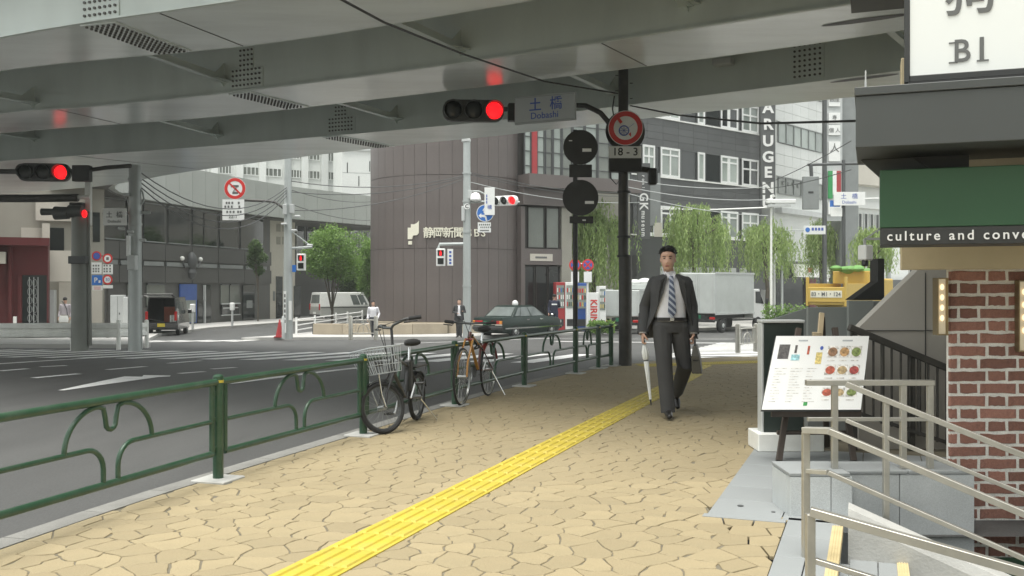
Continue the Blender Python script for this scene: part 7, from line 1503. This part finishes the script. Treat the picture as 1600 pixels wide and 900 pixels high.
# ================================================================== bicycles
mat('bike_black', (0.022, 0.022, 0.022), .35, var=.1, coat=.3); mat('bike_red', (0.20, 0.025, 0.02), .35, coat=.4); mat('bike_orange', (0.42, 0.20, 0.035), .35, coat=.4); mat('bike_brown', (0.11, 0.03, 0.02), .4, coat=.3)
def bicycle(label, pr, pf, r, steer, mats, seat_z, bar_z, bar_w, basket=False, drop=False, fat=.022):
    rear, front = Vector(pr), Vector(pf); d = front - rear; L = d.length; t = thing('bicycle', label, 'bicycle', V(rear.x, rear.y, rear.z), math.atan2(d.y, d.x)); fm, fk, f2 = mats
    ra, fa = V(0, 0, r), V(L, 0, r); bb = V(L * .41, 0, r * .98 + .03); hd0, hd1 = V(L - .16 - .1 * (r > .3), 0, r * 2 + .10), V(L - .20 - .1 * (r > .3), 0, min(r * 2 + .24, bar_z - .12)); st = V(L * .25, 0, seat_z - .06)
    S = lambda *pts, rad=.016, m=fm, nm='frame_tube': MB().tube(pts, rad, 10).build(nm, m, t, 60)
    S(bb, lerp(bb, st, .72), rad=.017); S(hd0, bb + V(.02, 0, .02), rad=.019, m=f2); S(hd1 - V(.01, 0, .02), lerp(bb, st, .62), rad=.015, m=f2); S(lerp(bb, st, .72), st, rad=.013, m='chrome', nm='seat_post'); S(hd0, hd1, rad=.021)
    for s_ in (-1, 1): S(ra + V(0, s_ * .055, 0), bb + V(-.04, s_ * .03, 0), rad=.009, nm='chain_stay'); S(ra + V(0, s_ * .055, 0), lerp(bb, st, .62) + V(0, s_ * .015, 0), rad=.008, nm='seat_stay')
    MB().loft([ering(st + V(-.10, 0, .02), .012, .070, 14), ering(st + V(-.09, 0, .06), .03, .085, 14)], True) if False else None
    sd = MB(); sd.loft([[st + V(x, w * math.cos(a), .045 + h * math.sin(a)) for a in [2 * PI * k / 12 for k in range(12)]] for x, w, h in ((-.15, .03, .02), (-.13, .075, .035), (-.06, .078, .036), (.03, .042, .028), (.11, .022, .022), (.13, .01, .012))]); sd.build('saddle', 'rubber', t, 60)
    def whl(c, par, nm):
        w = MB(); w.tube([c + V((r - fat) * math.cos(a), 0, (r - fat) * math.sin(a)) for a in [2 * PI * k / 36 for k in range(36)]], fat, 8, True); o = w.build(nm, 'rubber', par, 60)
        MB().ring(c, (0, 1, 0), r - fat * 2.2, r - fat * 1.5, .022, 36).build('rim', 'dark_grey' if basket else 'alloy', o, 60); MB().cyl(c - V(0, .05, 0), c + V(0, .05, 0), .024, n=10).build('hub', 'alloy', o)
        sp = MB()
        for k in range(24): a = 2 * PI * k / 24; sp.tube([c + V(0, .03 * (1 if k % 2 else -1), 0), c + V((r - fat * 2) * math.cos(a), 0, (r - fat * 2) * math.sin(a))], .0014, 4)
        tag(sp.build('spokes', 'mid_grey' if basket else 'alloy', o, 0), kind='stuff'); return o
    whl(ra, t, 'rear_wheel')
    fd = MB(); n = 14
    fd.loft([[ra + V((r + .012) * math.cos(a), y, (r + .012) * math.sin(a)) for y in (-.028, -.014, .014, .028)] + [ra + V((r + .016) * math.cos(a), y, (r + .016) * math.sin(a)) for y in (.028, -.028)] for a in [PI * (.25 + .65 * k / n) for k in range(n + 1)]]); fd.build('rear_mudguard', fk, t, 60)
    MB().disc(bb + V(0, -.045, 0), (0, 1, 0), .085, .006, 28).build('chainring', 'dark_grey', t); MB().disc(ra + V(0, -.045, 0), (0, 1, 0), .035, .02, 18).build('sprocket', 'dark_grey', t)
    for s_ in (1, -1): MB().tube([bb + V(0, -.05, s_ * .084), ra + V(0, -.05, s_ * .033)], .006, 6).build('chain', 'dark_grey', t)
    for s_, a in ((-1, -1.0), (1, 2.14)): e = bb + V(.165 * math.cos(a), s_ * .075, .165 * math.sin(a)); MB().tube([bb + V(0, s_ * .06, 0), e], .011, 8).build('crank', 'alloy', t); MB().cbox(e + V(0, s_ * .05, 0), (.085, .085, .022)).build('pedal', 'black_plastic', t, 0, .005)
    MB().tube([ra + V(.05, .06, -.02), ra + V(-.02, .20, -r + .012)], .009, 8).build('kickstand', 'chrome', t)
    # steering assembly turns about the head tube
    stg = bpy.data.objects.new('steering', None)
    ax = (hd1 - hd0).normalized(); Ms = Matrix.Translation(hd0) @ Matrix.Rotation(steer, 4, ax) @ Matrix.Translation(-hd0); R3 = lambda p: Ms @ Vector(p)
    def B(nm, pts, rad, m=fk): return MB().tube([R3(p) for p in pts], rad, 8).build(nm, m, t, 60)
    for s_ in (-1, 1): B('fork_blade', [hd0 + V(.0, s_ * .045, -.02), fa + V(-.03, s_ * .055, r * .5), fa + V(0, s_ * .055, 0)], .012, f2 if drop else fk)
    B('fork_crown', [hd0 + V(0, -.05, -.02), hd0 + V(0, .05, -.02)], .016)
    wo = whl(V(0, 0, 0), t, 'front_wheel'); wo.location = R3(fa); wo.rotation_euler = (Ms.to_3x3() @ Matrix.Identity(3)).to_euler()
    if not drop:
        fd = MB(); fd.loft([[R3(fa + V((r + .012) * math.cos(a), y, (r + .012) * math.sin(a))) for y in (-.026, .026)] + [R3(fa + V((r + .016) * math.cos(a), y, (r + .016) * math.sin(a))) for y in (.026, -.026)] for a in [PI * (.15 + .75 * k / n) for k in range(n + 1)]]); fd.build('front_mudguard', fk, t, 60)
    sm = V(hd1.x - .02, 0, bar_z - .02); B('stem', [hd1, sm], .014, 'bike_black' if not drop else 'alloy')
    if drop: bars_ = [sm + V(.02, 0, 0)] ; B('handlebar', [sm + V(.02, y * bar_w / 2, .02 * abs(y)) for y in (-1, -.5, 0, .5, 1)], .013, 'dark_grey')
    else: B('handlebar', [sm + V(-.12, -bar_w / 2, .05), sm + V(-.02, -bar_w * .36, .05), sm + V(.03, -bar_w * .15, .02), sm, sm + V(.03, bar_w * .15, .02), sm + V(-.02, bar_w * .36, .05), sm + V(-.12, bar_w / 2, .05)], .013, 'dark_grey')
    for s_ in (-1, 1):
        b0 = sm + (V(-.04, s_ * bar_w * .41, .05) if not drop else V(.02, s_ * bar_w * .34, .01)); b1 = sm + (V(-.135, s_ * bar_w * .52, .05) if not drop else V(.02, s_ * bar_w * .53, .02)); B('grip', [b0, b1], .019, 'rubber'); B('brake_lever', [b0 + V(.02, 0, -.01), b0 + V(.06, 0, -.03), b1 + V(.05, 0, -.03)], .007, 'black_plastic')
        B('brake_cable', [b0 + V(.02, 0, 0), sm + V(.12, s_ * .04, .03), hd1 + V(.07, 0, .0), hd0 + V(.03, 0, -.02)], .004, 'black_plastic')
    if basket:
        x0, x1, z0, z1 = hd1.x + .03, hd1.x + .33, .545, .775; tp_ = [V(x0, -.18, z1), V(x1 + .03, -.185, z1), V(x1 + .03, .185, z1), V(x0, .18, z1)]; bt = [V(x0, -.14, z0), V(x1 - .04, -.14, z0), V(x1 - .04, .14, z0), V(x0, .14, z0)]
        bk = MB().tube([R3(p) for p in tp_], .006, 6, True).build('basket_rim', 'sign_grey', t, 0); ws = MB()
        for f in (0, .33, .66): ws.tube([R3(lerp(b_, q_2, f)) for b_, q_2 in zip(bt, tp_)], .0028, 5, True)
        for i in range(4):
            for k in range(9): f = k / 9; ws.tube([R3(lerp(bt[i], bt[(i + 1) % 4], f)), R3(lerp(tp_[i], tp_[(i + 1) % 4], f))], .0026, 4)
        for k in range(8): f = k / 7; ws.tube([R3(lerp(bt[0], bt[1], f)), R3(lerp(bt[3], bt[2], f))], .0026, 4)
        tag(ws.build('basket_wire', 'sign_grey', bk, 0), kind='stuff')
        for s_ in (-1, 1): B('basket_stay', [V(x1 - .08, s_ * .10, z0), fa + V(.03, s_ * .07, .12), fa + V(0, s_ * .065, 0)], .006, 'chrome')
        B('front_lamp', [hd0 + V(.10, 0, .06), hd0 + V(.17, 0, .06)], .025, 'black_plastic')
        MB().box(ra.x - .18, ra.x + .20, -.06, .06, r * 2 + .06, r * 2 + .075).build('rack', 'bike_black', t, 0)
        for s_ in (-1, 1): MB().tube([ra + V(0, s_ * .06, 0), V(-.14, s_ * .055, r * 2 + .065)], .006, 6).build('rack_stay', 'bike_black', t)
        MB().cbox(lerp(bb, st, .4) + V(-.05, 0, .02), (.09, .075, .30)).build('battery', 'black_plastic', t, 0, .015)
    else:
        MB().tube([lerp(hd1, lerp(bb, st, .62), f) + V(0, .03 * math.sin(f * 20), .05 * math.sin(f * 9) - .05) for f in [i / 16 for i in range(17)]], .010, 6).build('lock_cable', 'black_plastic', t, 60)
    return t
p1 = gp(603, 678)
bicycle('small wheeled black bicycle with a silver wire basket parked at the fence', (p1.x + .19, p1.y + .90, 0), (p1.x + .0, p1.y + .0, 0), .238, -.68, ('bike_black', 'bike_black', 'bike_black'), .80, .97, .60, True)
p2 = gp(722, 634)
bicycle('red and orange bicycle parked behind the fence post', (p2.x + .27, p2.y + 1.0, 0), (p2.x, p2.y, 0), .325, .02, ('bike_brown', 'bike_red', 'bike_orange'), .84, .93, .58, False, True, .014)

# ================================================================== trees
mat('bark', (0.10, 0.085, 0.065), .9, var=.25, scale=6, bump=.5, bscale=12)
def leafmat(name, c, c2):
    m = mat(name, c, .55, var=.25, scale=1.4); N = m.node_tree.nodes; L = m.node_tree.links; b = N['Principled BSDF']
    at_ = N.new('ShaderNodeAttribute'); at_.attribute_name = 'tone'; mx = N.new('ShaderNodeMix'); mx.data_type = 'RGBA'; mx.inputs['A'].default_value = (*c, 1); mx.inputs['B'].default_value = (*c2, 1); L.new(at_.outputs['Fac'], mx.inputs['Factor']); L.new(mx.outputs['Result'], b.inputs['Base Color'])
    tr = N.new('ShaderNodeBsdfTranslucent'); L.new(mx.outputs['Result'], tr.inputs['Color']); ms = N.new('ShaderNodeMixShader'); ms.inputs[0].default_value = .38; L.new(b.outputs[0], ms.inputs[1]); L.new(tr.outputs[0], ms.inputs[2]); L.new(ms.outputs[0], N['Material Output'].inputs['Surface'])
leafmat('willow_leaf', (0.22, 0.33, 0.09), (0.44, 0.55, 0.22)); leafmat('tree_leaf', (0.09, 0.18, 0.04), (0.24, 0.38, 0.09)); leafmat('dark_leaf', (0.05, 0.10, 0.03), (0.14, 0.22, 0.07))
def leaf_mesh(name, quads, tones, m):
    me = bpy.data.meshes.new(name); vs = []; fs = []
    for q in quads: o = len(vs); vs += [tuple(p) for p in q]; fs.append((o, o + 1, o + 2, o + 3))
    me.from_pydata(vs, [], fs); a = me.attributes.new('tone', 'FLOAT', 'FACE'); a.data.foreach_set('value', tones); me.materials.append(MT[m]); return me
def leafquad(c, d, l, w, rr):
    s_ = d.orthogonal().normalized(); s_ = (Matrix.Rotation(rr.uniform(0, 6.28), 3, d) @ s_) * w / 2; return [c, c + d * l * .5 + s_, c + d * l, c + d * l * .5 - s_]
def rnd_dir(rr, zmin=-1): 
    while True:
        v = V(rr.uniform(-1, 1), rr.uniform(-1, 1), rr.uniform(zmin, 1))
        if .1 < v.length < 1: return v.normalized()
def willow(label, px, pyb, ptop, wpx, d, seed, bot=None, ns=300):
    rr = random.Random(seed); base = V(PX(px, d), d, G(d)); t = thing('willow_tree', label, 'tree', base, 0, 'willow trees along the far street'); zt = PZ(ptop, d) - base.z; rad = wpx / 2 * d / F; zb = PZ(pyb, d) - base.z
    trunk = MB(); trunk.tube([V(0, 0, -.1), V(.05, 0, zt * .3), V(-.05, .05, zt * .55)], [.16, .12, .10], 10)
    hubs = []
    for i in range(15):
        a = i * 2.4 + rr.uniform(-.3, .3); q = rr.uniform(.15, .80) * rad; e = V(math.cos(a) * q, math.sin(a) * q, zt * (1 - .30 * (q / rad) ** 2) * rr.uniform(.86, .97)); m_ = V(e.x * .4, e.y * .4, zt * .68); trunk.tube([V(-.05, .05, zt * .52), m_, e], [.08, .05, .02], 7); hubs.append(e)
    trunk.build('trunk', 'bark', t, 60); Q = []; T = []
    for i in range(ns):
        h = rr.choice(hubs); g_ = .16 * rad; p = h + V(rr.gauss(0, g_), rr.gauss(0, g_), rr.gauss(0, .12)); q = min(V(p.x, p.y, 0).length, rad); ln = rr.choice((.35, .6, .8, 1.0)) * rr.uniform(.8, 1.05) * (p.z - zb) * (1 if q > rad * .3 else .75)
        dr = V(p.x, p.y, 0) * .25 / rad + V(rr.uniform(-.12, .12), rr.uniform(-.12, .12), 0); tone = min(1, max(0, rr.gauss(.45, .25))); n = max(4, int(ln / .13)); sw = rr.uniform(-.12, .12)
        for k in range(n):
            f = k / n; c = p + dr * math.sin(min(f * 2.2, 1.57)) * .7 + V(sw * math.sin(f * 4), 0, -ln * (f ** 1.15)) + V(rr.uniform(-.06, .06), rr.uniform(-.06, .06), 0)
            for _ in range(2): Q.append(leafquad(c, (V(rr.uniform(-.5, .5), rr.uniform(-.5, .5), -1)).normalized(), rr.uniform(.14, .27), rr.uniform(.03, .055), rr)); T.append(min(1, max(0, tone + rr.uniform(-.2, .2))))
    obj('crown', leaf_mesh('crown', Q, T, 'willow_leaf'), t); return t
def broad(label, px, d, ptop, pbot, wpx, seed, m, group, n=5200, trunk_r=.10, lobes=11, depth=None, fork=False, nm='street_tree'):
    rr = random.Random(seed); base = V(PX(px, d), d, G(d)); t = thing(nm, label, 'tree', base, 0, group); zt, zb = PZ(ptop, d) - base.z, PZ(pbot, d) - base.z; rad = wpx / 2 * d / F; zc = (zt + zb) / 2; hz = (zt - zb) / 2
    tk = MB(); cs = []
    for i in range(lobes):
        v = rnd_dir(rr); f = rr.uniform(.35, .72); c = V(v.x * rad * f, v.y * rad * f * (depth or 1), zc + v.z * hz * f); cs.append((c, rr.uniform(.32, .52) * min(rad, hz)))
    tk.tube([V(0, 0, -.1), V(.02, 0, zb * .5), V(0, 0, zb + hz * .3)], [trunk_r, trunk_r * .8, trunk_r * .6], 9)
    for c, q in cs[:8]: s0 = V(0, 0, zb * rr.uniform(.75, 1.0) if not fork else zb * rr.uniform(.3, .5)); tk.tube([s0, lerp(s0, c, .5) + V(0, 0, .1), c], [trunk_r * .5, trunk_r * .35, .012], 6)
    tk.build('trunk', 'bark', t, 60); Q = []; T = []
    for i in range(n):
        c, q = cs[rr.randrange(len(cs))]; v = rnd_dir(rr); p = c + v * q * (rr.uniform(.25, 1.15) ** .6); p = V(p.x, p.y, p.z)
        if rr.random() < .12: p += rnd_dir(rr) * q * .35
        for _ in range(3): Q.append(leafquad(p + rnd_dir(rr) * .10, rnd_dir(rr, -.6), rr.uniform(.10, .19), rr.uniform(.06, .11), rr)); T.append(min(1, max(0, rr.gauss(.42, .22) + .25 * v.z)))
    obj('crown', leaf_mesh('crown', Q, T, m), t); return t
willow('tall willow hanging behind the two round sign backs', 926, 480, 302, 104, 50.4, 1, ns=430); willow('willow hanging behind the head of the walking person', 1085, 450, 302, 108, 54, 2, ns=400); willow('willow drooping over the cab of the white box truck', 1198, 440, 333, 96, 58, 3, ns=370); willow('willow behind the small arrow board', 1283, 440, 332, 66, 62, 4, ns=340); willow('willow beside the green sign box at right', 1362, 430, 340, 64, 50, 5, ns=300)
broad('round green street tree in front of the white van', 519, 60.0, 343, 458, 118, 8, 'tree_leaf', 'street trees beside the brown tower', 5200, .09, 12, fork=True); broad('green tree touching the left edge of the brown tower', 578, 66, 340, 470, 96, 9, 'tree_leaf', 'street trees beside the brown tower', 4200); broad('dark tree in the side street behind the van', 556, 76, 400, 485, 90, 10, 'dark_leaf', 'street trees beside the brown tower', 3600)
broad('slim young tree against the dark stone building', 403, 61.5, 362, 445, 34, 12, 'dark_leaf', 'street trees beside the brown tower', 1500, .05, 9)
def hedge(label, x0, x1, d, y0, seed):
    rr = random.Random(seed); w = (x1 - x0) * d / F; b = V(PX((x0 + x1) / 2, d), d, G(d)); h = PZ(y0, d) - b.z; t = thing('hedge', label, 'hedge', b); Q = []; T = []
    for i in range(1500):
        p = V(rr.uniform(-w / 2, w / 2), rr.uniform(-.35, .35), rr.uniform(.05, h * rr.uniform(.75, 1.05)))
        Q.append(leafquad(p, rnd_dir(rr, -.3), rr.uniform(.10, .2), .08, rr)); T.append(rr.random())
    obj('foliage', leaf_mesh('foliage', Q, T, 'tree_leaf'), t); tk = MB()
    for i in range(6): x = -w / 2 + w * (i + .5) / 6; tk.cyl((x, 0, 0), (x + .05, 0, h * .7), .02, n=6)
    tag(tk.build('stems', 'bark', t), kind='stuff')
hedge('low hedge in front of the vending machines', 921, 958, 44.6, 502, 21); hedge('low hedge along the far pavement right of the truck', 1192, 1262, 47.5, 476, 22)

# ================================================================== thin haze volume, added to lift the dark tones
hz = MB().box(-95, 95, -62, 135, -2.6, 29).build('haze', [], None, 0); tag(hz, kind='stuff')
hm = bpy.data.materials.new('haze'); hm.use_nodes = True; hm.node_tree.nodes.clear(); ho = hm.node_tree.nodes.new('ShaderNodeOutputMaterial'); hv = hm.node_tree.nodes.new('ShaderNodeVolumePrincipled')
hv.inputs['Density'].default_value = 0.0009; hv.inputs['Color'].default_value = (0.93, 0.97, 0.94, 1); hm.node_tree.links.new(hv.outputs[0], ho.inputs['Volume']); hz.data.materials.append(hm)
